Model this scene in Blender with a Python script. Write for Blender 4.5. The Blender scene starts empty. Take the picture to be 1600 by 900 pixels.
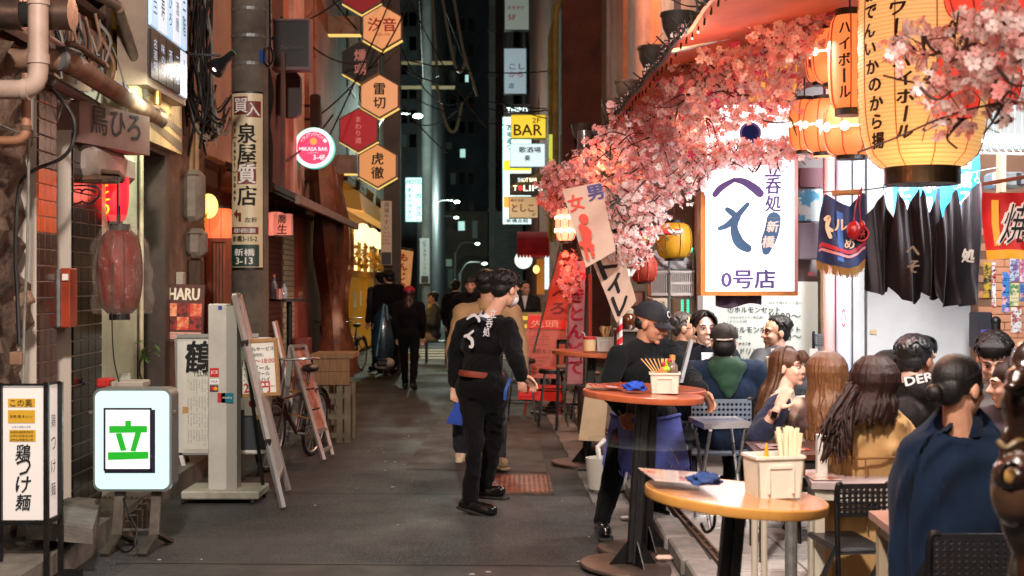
import bpy, bmesh, math, random
import numpy as np
from mathutils import Vector, Matrix, Quaternion
V = Vector
SC = bpy.context.scene
COL = SC.collection
PI = math.pi
rnd = random.Random(7)

# ------------------------------------------------------------------ camera
cam_d = bpy.data.cameras.new('camera'); cam = bpy.data.objects.new('camera', cam_d); COL.objects.link(cam)
cam.location = (0, 0, 1.63); cam.rotation_euler = (PI/2, 0, 0)
cam_d.sensor_width = 36; cam_d.lens = 45; cam_d.shift_y = -0.005
cam_d.clip_start = 0.05; cam_d.clip_end = 600
cam_d.dof.use_dof = True; cam_d.dof.focus_distance = 8.4; cam_d.dof.aperture_fstop = 3.6
SC.camera = cam
# ------------------------------------------------------------------ night sky and moonlight
w = bpy.data.worlds.new('World'); SC.world = w; w.use_nodes = True
nt = w.node_tree; bg = nt.nodes['Background']
sky = nt.nodes.new('ShaderNodeTexSky'); sky.sky_type = 'NISHITA'; sky.sun_disc = False
sky.sun_elevation = math.radians(-3); sky.sun_rotation = math.radians(200)
hs = nt.nodes.new('ShaderNodeHueSaturation'); hs.inputs['Saturation'].default_value = .5
nt.links.new(sky.outputs[0], hs.inputs['Color']); nt.links.new(hs.outputs[0], bg.inputs[0]); bg.inputs[1].default_value = 0.12
sun_d = bpy.data.lights.new('moon', 'SUN'); sun_d.energy = 0.02; sun_d.angle = 0.01
sun = bpy.data.objects.new('moon', sun_d); COL.objects.link(sun); sun.rotation_euler = (math.radians(40), 0, math.radians(200))
SC.view_settings.view_transform = 'Standard'; SC.view_settings.look = 'None'
SC.view_settings.exposure = 0.0; SC.view_settings.gamma = 1; SC.view_settings.use_curve_mapping = False
cy = SC.cycles
cy.use_denoising = True; cy.max_bounces = 6; cy.diffuse_bounces = 3; cy.glossy_bounces = 3; cy.transmission_bounces = 6
cy.transparent_max_bounces = 10; cy.sample_clamp_indirect = 4; cy.sample_clamp_direct = 0; cy.caustics_reflective = False; cy.caustics_refractive = False

# ------------------------------------------------------------------ geometry helpers
FX = 2000.0
def P(px, py, Y): return V(((px-800)*Y/FX, Y, 1.63-(py-442)*Y/FX))   # a point of the place, read off the photograph at a depth
def GY(py): return 3260.0/(py-442)
def ZP(py, Y): return 1.63-(py-442)*Y/FX
SD = V((-.0275, 1, 0)).normalized()
def XL(Y, off=0): return -2.63-.0275*Y+off
def YL(px, off=0): return (-2.63+off)/((px-800)/FX+.0275)
UX, UY, UZ = V((1,0,0)), V((0,1,0)), V((0,0,1))

class MB:
    def __init__(s): s.v=[]; s.f=[]; s.mi=[]; s.cur=0
    def add(s, vs, fs):
        b=len(s.v); s.v += [tuple(x) for x in vs]; s.f += [tuple(b+i for i in f) for f in fs]; s.mi += [s.cur]*len(fs); return s
    def hexa(s, p): return s.add(p, [(0,3,2,1),(4,5,6,7),(0,1,5,4),(1,2,6,5),(2,3,7,6),(3,0,4,7)])
    def obox(s, c, U, Vv, N, a, b, d, bev=0):
        c=V(c); U=U*(a/2); Vv=Vv*(b/2); N=N*(d/2)
        if bev<=0:
            return s.hexa([c-U-Vv-N, c+U-Vv-N, c+U+Vv-N, c-U+Vv-N, c-U-Vv+N, c+U-Vv+N, c+U+Vv+N, c-U+Vv+N])
        ku=1-bev/(a/2); kv=1-bev/(b/2); kn=1-bev/(d/2)
        vs=[]; 
        for (x,y,z) in [(ku,kv,1),(1,kv,kn),(ku,1,kn)]:
            for sx,sy,sz in [(-1,-1,-1),(1,-1,-1),(1,1,-1),(-1,1,-1),(-1,-1,1),(1,-1,1),(1,1,1),(-1,1,1)]:
                vs.append(c+U*(x*sx)+Vv*(y*sy)+N*(z*sz))
        f=[(0,3,2,1),(4,5,6,7)]
        X=lambda i:8+i; Yy=lambda i:16+i
        f+=[(X(0),X(4),X(7),X(3)),(X(1),X(2),X(6),X(5)),(Yy(0),Yy(1),Yy(5),Yy(4)),(Yy(3),Yy(7),Yy(6),Yy(2))]
        for a_,b_ in [(0,3),(1,2),(4,7),(5,6)]:
            f.append((a_,b_,X(b_),X(a_)))
        for a_,b_ in [(0,1),(3,2),(4,5),(7,6)]:
            f.append((a_,b_,Yy(b_),Yy(a_)))
        for a_,b_ in [(0,4),(1,5),(2,6),(3,7)]:
            f.append((X(a_),X(b_),Yy(b_),Yy(a_)))
        for i in range(8): f.append((i,X(i),Yy(i)))
        return s.add(vs,f)
    def box(s, x0,x1,y0,y1,z0,z1, bev=0): return s.obox(((x0+x1)/2,(y0+y1)/2,(z0+z1)/2),UX,UZ,UY,abs(x1-x0),abs(z1-z0),abs(y1-y0),bev)
    def bar(s, a, b, wd, ht=None, up=UZ, bev=0):
        a=V(a); b=V(b); d=(b-a); L=d.length; d.normalize()
        if abs(d.dot(up))>.98: up=UY
        r=d.cross(up).normalized(); u=r.cross(d).normalized()
        return s.obox((a+b)/2, r, u, d, wd, ht or wd, L, bev)
    def tube(s, pts, r, n=8, cap=True):
        pts=[V(p) for p in pts]; m=len(pts)
        rs=[r]*m if not hasattr(r,'__len__') else r
        d0=(pts[1]-pts[0]).normalized(); ref=UZ if abs(d0.z)<.9 else UX
        u=d0.cross(ref).normalized(); vs=[]; fs=[]
        for i,p in enumerate(pts):
            d=(pts[min(i+1,m-1)]-pts[max(i-1,0)]).normalized()
            u=(u-d*u.dot(d)).normalized(); w_=d.cross(u)
            for k in range(n):
                a=2*PI*k/n; vs.append(p+(u*math.cos(a)+w_*math.sin(a))*rs[i])
        for i in range(m-1):
            for k in range(n):
                k2=(k+1)%n; fs.append((i*n+k,i*n+k2,(i+1)*n+k2,(i+1)*n+k))
        if cap: fs.append(tuple(range(n-1,-1,-1))); fs.append(tuple((m-1)*n+k for k in range(n)))
        return s.add(vs,fs)
    def lathe(s, prof, c=(0,0,0), n=24, ax=UZ, sx=1, sy=1):
        c=V(c); ax=V(ax).normalized(); u=ax.orthogonal().normalized() if abs(ax.z)<.999 else V((1,0,0)); w_=ax.cross(u)
        vs=[]; fs=[]; m=len(prof)
        for r,z in prof:
            for k in range(n):
                a=2*PI*k/n; vs.append(c+ax*z+u*(r*sx*math.cos(a))+w_*(r*sy*math.sin(a)))
        for i in range(m-1):
            for k in range(n):
                k2=(k+1)%n; fs.append((i*n+k,i*n+k2,(i+1)*n+k2,(i+1)*n+k))
        if prof[0][0]>1e-5: fs.append(tuple(range(n-1,-1,-1)))
        if prof[-1][0]>1e-5: fs.append(tuple((m-1)*n+k for k in range(n)))
        return s.add(vs,fs)
    def prism(s, poly, O, U, Vv, N, t):
        O=V(O); n=len(poly); a=[O+U*x+Vv*y for x,y in poly]; b=[p+N*t for p in a]
        fs=[tuple(range(n-1,-1,-1)), tuple(n+i for i in range(n))]+[(i,(i+1)%n,n+(i+1)%n,n+i) for i in range(n)]
        return s.add(a+b,fs)
    def ell(s, c, rad, R=None, nu=14, nv=9):
        c=V(c); vs=[]; fs=[]
        R=R or (UX,UY,UZ)
        for j in range(nv+1):
            t=PI*j/nv
            for i in range(nu):
                a=2*PI*i/nu
                vs.append(c+R[0]*(rad[0]*math.sin(t)*math.cos(a))+R[1]*(rad[1]*math.sin(t)*math.sin(a))+R[2]*(rad[2]*math.cos(t)))
        for j in range(nv):
            for i in range(nu):
                i2=(i+1)%nu; fs.append((j*nu+i,(j+1)*nu+i,(j+1)*nu+i2,j*nu+i2))
        return s.add(vs,fs)
    def cap(s, a, b, ra, rb, n=10):
        a=V(a); b=V(b); d=b-a; L=d.length
        if L<1e-6: return s.ell(a,(ra,ra,ra))
        d/=L; prof=[]
        for j in range(5): t=PI/2*j/4; prof.append((max(ra*math.sin(t),1e-4),-ra*math.cos(t)))
        for j in range(5): t=PI/2*j/4; prof.append((max(rb*math.cos(t),1e-4),L+rb*math.sin(t)))
        return s.lathe(prof,a,n,d)
    def surf(s, fn, nu, nv, th=0):
        vs=[fn(i/nu,j/nv) for j in range(nv+1) for i in range(nu+1)]
        fs=[(j*(nu+1)+i,j*(nu+1)+i+1,(j+1)*(nu+1)+i+1,(j+1)*(nu+1)+i) for j in range(nv) for i in range(nu)]
        return s.add(vs,fs)
    def mesh(s, name, mats, off=V((0,0,0)), smooth=False):
        me=bpy.data.meshes.new(name)
        if off.length>0: vv=[(x-off.x,y-off.y,z-off.z) for x,y,z in s.v]
        else: vv=s.v
        me.from_pydata(vv,[],s.f)
        for m in (mats if isinstance(mats,(list,tuple)) else [mats]): me.materials.append(m)
        if any(s.mi): me.polygons.foreach_set('material_index', s.mi)
        if smooth: me.polygons.foreach_set('use_smooth',[True]*len(s.f)); 
        me.update(); return me
    def build(s, name, mat, parent=None, smooth=False, kind=None, label=None, cat=None, group=None, base=None):
        if parent is not None: off=wo(parent)
        elif base is not None: off=V(base)
        elif cat or kind!='structure':
            xs=[p[0] for p in s.v]; ys=[p[1] for p in s.v]; zs=[p[2] for p in s.v]
            off=V(((min(xs)+max(xs))/2,(min(ys)+max(ys))/2,min(zs)))
        else: off=V((0,0,0))
        return link(name, s.mesh(name,mat,off,smooth), parent, off, kind, label, cat, group, smooth)

WO={}
def wo(o): return WO.get(o.name, V((0,0,0)))
def smooth_by_angle(o, ang=40):
    me=o.data; 
    try: me.set_sharp_from_angle(angle=math.radians(ang))
    except Exception: pass
def link(name, me, parent, off, kind=None, label=None, cat=None, group=None, smooth=False):
    o=bpy.data.objects.new(name, me); COL.objects.link(o)
    if smooth: smooth_by_angle(o)
    if parent is not None: o.parent=parent
    else: o.location=off
    WO[o.name]=off
    tag(o,label,cat,group,kind); return o
def tag(o,label=None,cat=None,group=None,kind=None):
    if label: o['label']=label
    if cat: o['category']=cat
    if group: o['group']=group
    if kind: o['kind']=kind
    return o
def thing(name,label,cat,loc=(0,0,0),group=None):
    o=bpy.data.objects.new(name,None); COL.objects.link(o); o.location=loc; o.empty_display_size=.1; WO[o.name]=V(loc)
    return tag(o,label,cat,group)
def cp(root, loc, rotz=0, label=None, sc=1, group=None, rot=None):
    r=root.copy(); COL.objects.link(r); r.location=loc; r.rotation_euler=rot or (0,0,rotz); r.scale=(sc,sc,sc)
    if label: r['label']=label
    if group: r['group']=group
    for ch in list(root.children):
        c=ch.copy(); COL.objects.link(c); c.parent=r
        for g in list(ch.children):
            d=g.copy(); COL.objects.link(d); d.parent=c
    WO[r.name]=V(loc)
    return r

# ------------------------------------------------------------------ materials
def S(c):   # '#rrggbb' sRGB -> linear
    if isinstance(c,str):
        c=[int(c[i:i+2],16)/255 for i in (1,3,5)]
        c=[x/12.92 if x<=.04045 else ((x+.055)/1.055)**2.4 for x in c]
    return (c[0],c[1],c[2],1)
MC={}
def M(name, c, r=.6, m=0, c2=None, sc=12, det=5, bump=0, bsc=None, em=None, es=0, coat=0, st=None, trans=0, alpha=1, sheen=0, spec=None, tw=0, contrast=(.35,.65), rv=0):
    if name in MC: return MC[name]
    mt=bpy.data.materials.new(name); mt.use_nodes=True; MC[name]=mt
    N=mt.node_tree.nodes; L=mt.node_tree.links; b=N['Principled BSDF']; out=N['Material Output']
    c=S(c); b.inputs['Base Color'].default_value=c; b.inputs['Roughness'].default_value=r; b.inputs['Metallic'].default_value=m
    if spec is not None: b.inputs['Specular IOR Level'].default_value=spec
    if coat: b.inputs['Coat Weight'].default_value=coat; b.inputs['Coat Roughness'].default_value=.08
    if trans: b.inputs['Transmission Weight'].default_value=trans
    if alpha<1: b.inputs['Alpha'].default_value=alpha
    if sheen: b.inputs['Sheen Weight'].default_value=sheen*.12; b.inputs['Sheen Roughness'].default_value=.5
    if em is not None: b.inputs['Emission Color'].default_value=S(em); b.inputs['Emission Strength'].default_value=es
    if c2 is not None or bump or rv:
        tc=N.new('ShaderNodeTexCoord'); co=tc.outputs['Object']
        if st:
            mp=N.new('ShaderNodeMapping'); mp.inputs['Scale'].default_value=st; L.new(co,mp.inputs[0]); co=mp.outputs[0]
        nz=N.new('ShaderNodeTexNoise'); nz.inputs['Scale'].default_value=sc; nz.inputs['Detail'].default_value=det; nz.inputs['Roughness'].default_value=.62; L.new(co,nz.inputs['Vector'])
        if c2 is not None:
            rp=N.new('ShaderNodeValToRGB'); rp.color_ramp.elements[0].position=contrast[0]; rp.color_ramp.elements[1].position=contrast[1]
            rp.color_ramp.elements[0].color=c; rp.color_ramp.elements[1].color=S(c2); L.new(nz.outputs['Fac'],rp.inputs[0]); L.new(rp.outputs[0],b.inputs['Base Color'])
        if rv:
            mr=N.new('ShaderNodeMapRange'); mr.inputs['From Min'].default_value=.3; mr.inputs['From Max'].default_value=.7; mr.inputs['To Min'].default_value=max(0,r-rv); mr.inputs['To Max'].default_value=min(1,r+rv)
            L.new(nz.outputs['Fac'],mr.inputs[0]); L.new(mr.outputs[0],b.inputs['Roughness'])
        if bump:
            n2=nz
            if bsc:
                n2=N.new('ShaderNodeTexNoise'); n2.inputs['Scale'].default_value=bsc; n2.inputs['Detail'].default_value=4; L.new(co,n2.inputs['Vector'])
            bp=N.new('ShaderNodeBump'); bp.inputs['Strength'].default_value=min(1,bump); bp.inputs['Distance'].default_value=.02 if bump<=1 else .02*bump
            L.new(n2.outputs['Fac'],bp.inputs['Height']); L.new(bp.outputs[0],b.inputs['Normal'])
    if tw:   # thin paper, cloth or petal that lets light through
        tr=N.new('ShaderNodeBsdfTranslucent'); tr.inputs[0].default_value=c; mx=N.new('ShaderNodeMixShader'); mx.inputs[0].default_value=tw
        if c2 is not None: L.new(rp.outputs[0],tr.inputs[0])
        L.new(b.outputs[0],mx.inputs[1]); L.new(tr.outputs[0],mx.inputs[2]); L.new(mx.outputs[0],out.inputs[0])
    return mt
def EM(name, col, s, base=None): return M(name, base or col, .5, em=col, es=s)

black=M('black_paint','#0d0d0e',.45,rv=.12,sc=30,bump=.05)
blackm=M('black_steel','#101012',.38,m=.3,rv=.12,sc=20,bump=.04)
ink=M('ink','#0b0b0d',.7)
steel=M('brushed_steel','#a9a9a8',.32,m=.9,rv=.12,sc=25)
alu=M('aluminium','#b9bab8',.38,m=.75,rv=.1,sc=30)
galv=M('galvanised','#8b8d8c',.5,m=.6,c2='#6c6d6a',sc=14)
rust=M('rusty_metal','#6a4a35',.75,c2='#35261d',sc=10,bump=.3)
white=M('white_paint','#d9d9d6',.5,c2='#c6c5c0',sc=6,bump=.04,bsc=40)
whitep=M('white_plastic','#d6d4cd',.35,c2='#c9c6bd',sc=5)
cream=M('cream_plaster','#c8bfa2',.8,c2='#a89d80',sc=5,bump=.2,bsc=60)
paper=M('paper','#dcd9d0',.8,c2='#d2cec2',sc=5)
redp=M('red_print','#b3201c',.6); greenp=M('green_print','#1f7a36',.6); bluep=M('blue_print','#1d3f86',.6); brownp=M('brown_print','#6b2a1c',.6)
purplep=M('purple_print','#3d3577',.6); greyp=M('grey_print','#77777a',.7); whiteprint=M('white_print','#e6e6e3',.6)
wood=M('pale_wood','#a87d47',.6,c2='#8a6234',sc=7,st=(1,1,14),bump=.1)
woodd=M('dark_wood','#4b2e1c',.6,c2='#2d1a10',sc=6,st=(8,8,1),bump=.15)
rubber=M('rubber','#141414',.8,c2='#1d1d1c',sc=30)
cable=M('cable_black','#0e0e0f',.6); cabg=M('cable_grey','#82807a',.6,c2='#5d5a54',sc=8)
glass=M('clear_glass','#e9efee',.05,trans=.95,spec=.5)
dglass=M('dark_glass','#0d1114',.08,c2='#171b1d',sc=3)
concrete=M('concrete','#77736b',.85,c2='#565149',sc=5,bump=.3,bsc=70)

# ------------------------------------------------------------------ lettering
TC={}
def _tm(body,bold):
    bold=0; k=(body,bold)
    if k in TC: return TC[k]
    c=bpy.data.curves.new('t','FONT'); c.body=body; c.offset=bold; c.resolution_u=2
    o=bpy.data.objects.new('t',c); COL.objects.link(o)
    bpy.context.view_layer.update()
    dg=bpy.context.evaluated_depsgraph_get(); me=bpy.data.meshes.new_from_object(o.evaluated_get(dg))
    vs=[(v.co.x,v.co.y) for v in me.vertices]; fs=[tuple(p.vertices) for p in me.polygons]
    bpy.data.objects.remove(o); bpy.data.curves.remove(c); bpy.data.meshes.remove(me)
    if vs:
        x0=min(v[0] for v in vs); x1=max(v[0] for v in vs); y0=min(v[1] for v in vs); y1=max(v[1] for v in vs)
    else: x0=x1=y0=y1=0
    TC[k]=(vs,fs,(x0,x1,y0,y1)); return TC[k]
def tmesh(mb, body, O, U, Vv, w=None, h=None, vert=False, bold=.012, shear=0, mapf=None, gap=1.08):
    """flat lettering centred on O, sized to w x h; heavier letters are the same outline laid over itself, each copy a hair proud"""
    O=V(O); hh=(h/len(body) if vert else (h or (w/max(len(body),1)*1.1)))
    if bold>.015:
        d=bold*hh*.9; Nn=U.cross(Vv) if not mapf else None
        for q,(dx,dy) in enumerate(((-d,0),(d,0),(0,-d*.7),(0,d*.7))):
            if mapf: _tmesh(mb,body,O,U,Vv,w,h,vert,shear,(lambda x,y,dx=dx,dy=dy,q=q:mapf(x+dx,y+dy)-V((0,.0009*q,0))),gap)
            else: _tmesh(mb,body,O+U*dx+Vv*dy+Nn*(.0004*q),U,Vv,w,h,vert,shear,None,gap)
        return mb
    return _tmesh(mb,body,O,U,Vv,w,h,vert,shear,mapf,gap)
def _tmesh(mb, body, O, U, Vv, w, h, vert, shear, mapf, gap):
    bold=0
    if vert:
        n=len(body); ch=h/n
        for i,c in enumerate(body):
            if c==' ': continue
            cy_=h/2-ch*(i+.5)
            vs,fs,(x0,x1,y0,y1)=_tm(c,bold)
            if not vs: continue
            if c in 'ー｜': s=min(ch*.86/max(x1-x0,1e-3),9); rot=True
            else: s=ch/gap/1.0; rot=False
            sx=s if w is None else min(s,1e9)
            cx=(x0+x1)/2; cyy=(y0+y1)/2
            out=[]
            for (x,y) in vs:
                x-=cx; y-=cyy
                if rot: x,y=-y,-x if False else x
                x*=s; y*=s
                if w is not None and not rot: x*=w/(ch/gap)
                x+=shear*y; y+=cy_
                out.append(mapf(x,y) if mapf else O+U*x+Vv*y)
            mb.add(out,fs)
        return mb
    vs,fs,(x0,x1,y0,y1)=_tm(body,bold)
    if not vs: return mb
    bw=x1-x0; bh=y1-y0
    if w and h: sx,sy=w/bw,h/bh
    elif w: sx=sy=w/bw
    else: sx=sy=h/bh
    cx=(x0+x1)/2; cyy=(y0+y1)/2; out=[]
    for (x,y) in vs:
        x=(x-cx)*sx; y=(y-cyy)*sy; x+=shear*y
        out.append(mapf(x,y) if mapf else O+U*x+Vv*y)
    return mb.add(out,fs)
def txt(body, mat, O, U, Vv, parent, w=None, h=None, name='lettering', lift=.003, **k):
    N=U.cross(Vv); mb=tmesh(MB(), body, V(O)+N*lift, U, Vv, w, h, **k)
    return mb.build(name, mat, parent)
def lines(mb, O, U, Vv, w, h, n, seed=1, fill=.75, cw=None, thick=.45):
    """rows of small print too small to read: short strokes"""
    r=random.Random(seed); rh=h/n; N=U.cross(Vv)
    cw=cw or rh*.8
    for i in range(n):
        y=h/2-rh*(i+.5); x=-w/2; end=w*(fill+r.uniform(-.25,.25))-w/2
        while x<end:
            g=r.uniform(.5,1.0)*cw
            if r.random()<.88:
                a=rh*thick*r.uniform(.7,1.1)
                c=V(O)+N*.003+U*(x+g*.42)+Vv*y
                if r.random()<.5:
                    mb.add([c-U*g*.38-Vv*a*.12,c+U*g*.38-Vv*a*.12,c+U*g*.38+Vv*a*.12,c-U*g*.38+Vv*a*.12],[(0,1,2,3)])
                    mb.add([c-U*g*.1-Vv*a*.5,c+U*g*.06-Vv*a*.5,c+U*g*.06+Vv*a*.5,c-U*g*.1+Vv*a*.5],[(0,1,2,3)])
                else:
                    mb.add([c-U*g*.35+Vv*a*.25,c+U*g*.35+Vv*a*.25,c+U*g*.35+Vv*a*.5,c-U*g*.35+Vv*a*.5],[(0,1,2,3)])
                    mb.add([c-U*g*.3-Vv*a*.5,c+U*g*.3-Vv*a*.5,c+U*g*.3-Vv*a*.25,c-U*g*.3-Vv*a*.25],[(0,1,2,3)])
            x+=g
    return mb
def pbox(mb, x0,y0,x1,y1,Y,d,bev=0):
    a=P(x0,y1,Y); b=P(x1,y0,Y); return mb.box(a.x,b.x,Y,Y+d,a.z,b.z,bev)
def brush(mb, strokes, O, U, Vv, lift=.004, n=8):
    """tapered brush strokes: list of [(x,y,halfwidth),...]"""
    N=U.cross(Vv); O=V(O)+N*lift
    for k,stk in enumerate(strokes):
        L=[];R=[]; m=len(stk); pts=[]
        for i in range(m-1):
            p0=stk[max(i-1,0)];p1=stk[i];p2=stk[i+1];p3=stk[min(i+2,m-1)]
            for j in range(n):
                t=j/n; pts.append([.5*((2*p1[q])+(-p0[q]+p2[q])*t+(2*p0[q]-5*p1[q]+4*p2[q]-p3[q])*t*t+(-p0[q]+3*p1[q]-3*p2[q]+p3[q])*t**3) for q in range(3)])
        pts.append(list(stk[-1]))
        vs=[];fs=[]
        for i,p in enumerate(pts):
            a=pts[max(i-1,0)]; b=pts[min(i+1,len(pts)-1)]; dx,dy=b[0]-a[0],b[1]-a[1]; l=math.hypot(dx,dy) or 1
            nx,ny=-dy/l*p[2],dx/l*p[2]
            vs+=[O+U*(p[0]+nx)+Vv*(p[1]+ny)+N*k*.0012, O+U*(p[0]-nx)+Vv*(p[1]-ny)+N*k*.0012]
        for i in range(len(pts)-1): fs.append((2*i,2*i+1,2*i+3,2*i+2))
        # rounded ends
        for e,p in ((0,pts[0]),(1,pts[-1])):
            c=O+U*p[0]+Vv*p[1]+N*(k*.0012+.0004*(1+(e!=0))); b0=len(vs); vs.append(c)
            for q in range(11): vs.append(c+U*(p[2]*math.cos(2*PI*q/11))+Vv*(p[2]*math.sin(2*PI*q/11)))
            fs+= [(b0,b0+1+q,b0+1+(q+1)%11) for q in range(11)]
        mb.add(vs,fs)
    return mb
def lamp(name, kind, loc, energy, col, size=.1, aim=None, sizey=None, spread=None):
    d=bpy.data.lights.new(name,kind); d.energy=energy; d.color=S(col)[:3]
    if kind=='AREA':
        d.size=size
        if sizey: d.shape='RECTANGLE'; d.size_y=sizey
        if spread: d.spread=spread
    else: d.shadow_soft_size=size
    if kind=='SPOT': d.spot_size=math.radians(spread or 120); d.spot_blend=.6
    o=bpy.data.objects.new(name,d); COL.objects.link(o); o.location=loc
    if aim is not None: o.rotation_euler=(V(aim)-V(loc)).to_track_quat('-Z','Y').to_euler()
    return o
# ------------------------------------------------------------------ lamps under the canopy, in the shops, on the street, and added fill lights
lamp('canopy_or_fill_lamp','AREA',(1.75,6.4,2.8),80,'#ffe9dd',.25,(1.5,6.4,0),1.8)
lamp('canopy_or_fill_lamp','AREA',(2.1,9.4,2.7),60,'#fff0e6',.25,(1.7,9.3,0),1.2,2.2)
lamp('stall_lamp','AREA',(3.0,8.3,2.8),150,'#f4f8ff',.4,(3.2,10.4,1.2),1.6)
lamp('lantern_or_fill_light','POINT',(1.25,8.3,2.72),22,'#ffa07a',.1)  # fill added above the blossoms to make them glow
lamp('lantern_or_fill_light','POINT',(.95,6.6,2.7),15,'#ff9468',.1)  # another added blossom fill, no bulb hangs here
lamp('lantern_or_fill_light','POINT',(.75,10.3,2.55),14,'#ff8458',.1)  # added fill among the blossoms along the canopy edge
lamp('lantern_or_fill_light','POINT',(1.15,5.2,2.2),14,'#ff8a4a',.12)
lamp('lantern_or_fill_light','POINT',(1.75,7.4,2.3),10,'#ff8a55',.12)
lamp('lantern_or_fill_light','POINT',(.45,12.4,1.9),22,'#ff5a2a',.15)
lamp('canopy_or_fill_lamp','AREA',(1.0,2.6,2.8),60,'#ffe6d6',.3,(-1.5,7.5,.6),1.6)  # fill added past the canopy end to brighten the left side
lamp('terrace_fill','AREA',(.9,14.5,2.7),80,'#ffc9ae',.3,(-.6,14.5,0),3.0)  # fill added to lift the middle of the street
lamp('street_or_fill_light','POINT',(.5,17,5.9),420,'#ffc4a0',.2)  # unseen light added above the view for the salmon front
lamp('street_or_fill_light','POINT',(-.7,1.2,5.4),3000,'#fff0e4',.22)      # unseen lamp added behind the viewer to light the left side
# ------------------------------------------------------------------ the setting
asph=M('asphalt',(.045,.047,.049),.68,c2=(.015,.0155,.016),sc=.9,det=12,bump=.75,bsc=260,rv=.16,contrast=(.3,.7))
N_=asph.node_tree.nodes; L_=asph.node_tree.links   # pale aggregate in the asphalt
vo=N_.new('ShaderNodeTexVoronoi'); vo.inputs['Scale'].default_value=105; tc_=N_.new('ShaderNodeTexCoord'); L_.new(tc_.outputs['Object'],vo.inputs['Vector'])
cr=N_.new('ShaderNodeValToRGB'); cr.color_ramp.elements[0].position=.12; cr.color_ramp.elements[0].color=(1,1,1,1); cr.color_ramp.elements[1].position=.36; cr.color_ramp.elements[1].color=(0,0,0,1)
L_.new(vo.outputs['Distance'],cr.inputs[0])
mxa=N_.new('ShaderNodeMix'); mxa.data_type='RGBA'; mxa.inputs['B'].default_value=(.21,.205,.2,1)
b_=N_['Principled BSDF']; src=b_.inputs['Base Color'].links[0].from_socket; L_.new(src,mxa.inputs['A']); L_.new(cr.outputs[0],mxa.inputs['Factor']); L_.new(mxa.outputs['Result'],b_.inputs['Base Color'])
g=MB(); g.surf(lambda a,b: V((-80+160*a,-15+330*b,0)),8,12); g.build('street',asph,kind='structure')
asph2=M('asphalt_patch',(.04,.038,.036),.7,c2=(.028,.027,.026),sc=2.5,det=8,bump=.4,bsc=200,rv=.15)
def patch(nm,pts,z,mat,kind='structure'):
    MB().add([V((x,y,z)) for x,y in pts],[tuple(range(len(pts)))]).build(nm,mat,kind=kind)
patch('asphalt_patch',[(-.95,11.2),(.3,11.0),(.25,17.5),(-.8,18)],.004,asph2)
patch('asphalt_patch',[(-2.2,5.6),(.9,5.6),(.9,7.35),(-2.2,7.5)],.004,asph2)
conc2=M('gutter_concrete',(.17,.155,.14),.8,c2=(.09,.082,.075),sc=3,det=8,bump=.3,bsc=90,rv=.15)
def xr(off,Y): return off-.0275*Y
gut=MB().add([(xr(.85,3),3,.003),(xr(1.14,3),3,.003),(xr(1.14,40),40,.003),(xr(.85,40),40,.003)],[(0,1,2,3)]).build('gutter',M('gutter_bed',(.05,.045,.04),.9),kind='structure',base=(0,0,0))
y=4.0
while y<22:
    L=.6; m=MB(); x=xr(1,y+L/2)
    m.obox((x-.005,y+L/2,.006),UX,UY,UZ,.272,L-.014,.012+rnd.uniform(0,.004),.003); m.build('gutter_slab',conc2,gut); y+=L
kst=M('kerb_granite',(.26,.24,.22),.8,c2=(.13,.12,.11),sc=5,det=8,bump=.3,bsc=120)
kerb=MB().add([(xr(1.15,3),3,.0),(xr(1.3,3),3,.0),(xr(1.3,40),40,.0),(xr(1.15,40),40,.0)],[(0,1,2,3)])
kerb=MB(); kerb.hexa([(xr(1.16,3),3,-.02),(xr(1.29,3),3,-.02),(xr(1.29,40),40,-.02),(xr(1.16,40),40,-.02),(xr(1.16,3),3,.085),(xr(1.29,3),3,.085),(xr(1.29,40),40,.085),(xr(1.16,40),40,.085)])
kerb=kerb.build('kerb',conc2,kind='structure',base=(0,0,0))
y=4.0
while y<22:
    L=.62; m=MB(); x=xr(1.225,y+L/2)
    m.obox((x,y+L/2,.05+rnd.uniform(-.003,.003)),UX,UY,UZ,.165,L-.012,.104,.012); m.build('kerb_stone',kst,kerb); y+=L
pv=MB().hexa([(xr(1.31,3),3,-.02),(8,3,-.02),(8,40,-.02),(xr(1.31,40),40,-.02),(xr(1.31,3),3,.085),(8,3,.085),(8,40,.085),(xr(1.31,40),40,.085)]).build('pavement',M('pavement_bed',(.08,.075,.07),.9),kind='structure',base=(0,0,0))
pt=M('pavement_stone',(.40,.385,.36),.6,c2=(.27,.255,.235),sc=4,det=8,bump=.15,bsc=120,rv=.15)
tiles={}
for i in range(8):
    for j in range(17):
        y=4.6+j*.4; x=xr(1.36,y)+.2+i*.4
        k=(i*7+j*3)%3
        if k not in tiles:
            m=MB(); m.obox((0,0,0),UX,UY,UZ,.388,.388,.03,.004); tiles[k]=m.mesh('paving_tile',pt)
        o=bpy.data.objects.new('paving_tile',tiles[k]); COL.objects.link(o); o.parent=pv; o.location=(x,y,.083+rnd.uniform(0,.005)); o.rotation_euler=(rnd.uniform(-.004,.004),rnd.uniform(-.004,.004),.0275+ (PI/2)*rnd.randrange(4))
# slot drain along the kerb
m=MB(); 
for a in (1.325,1.365): m.bar((xr(a,4),4,.1),(xr(a,16),16,.1),.012,.016)
for i in range(60): 
    y=4+i*.2; m.bar((xr(1.325,y),y,.099),(xr(1.365,y),y,.099),.012,.01)
m.build('slot_drain',rust,label='long rusty slot drain between the kerb stones and the paving',cat='drain')
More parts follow.
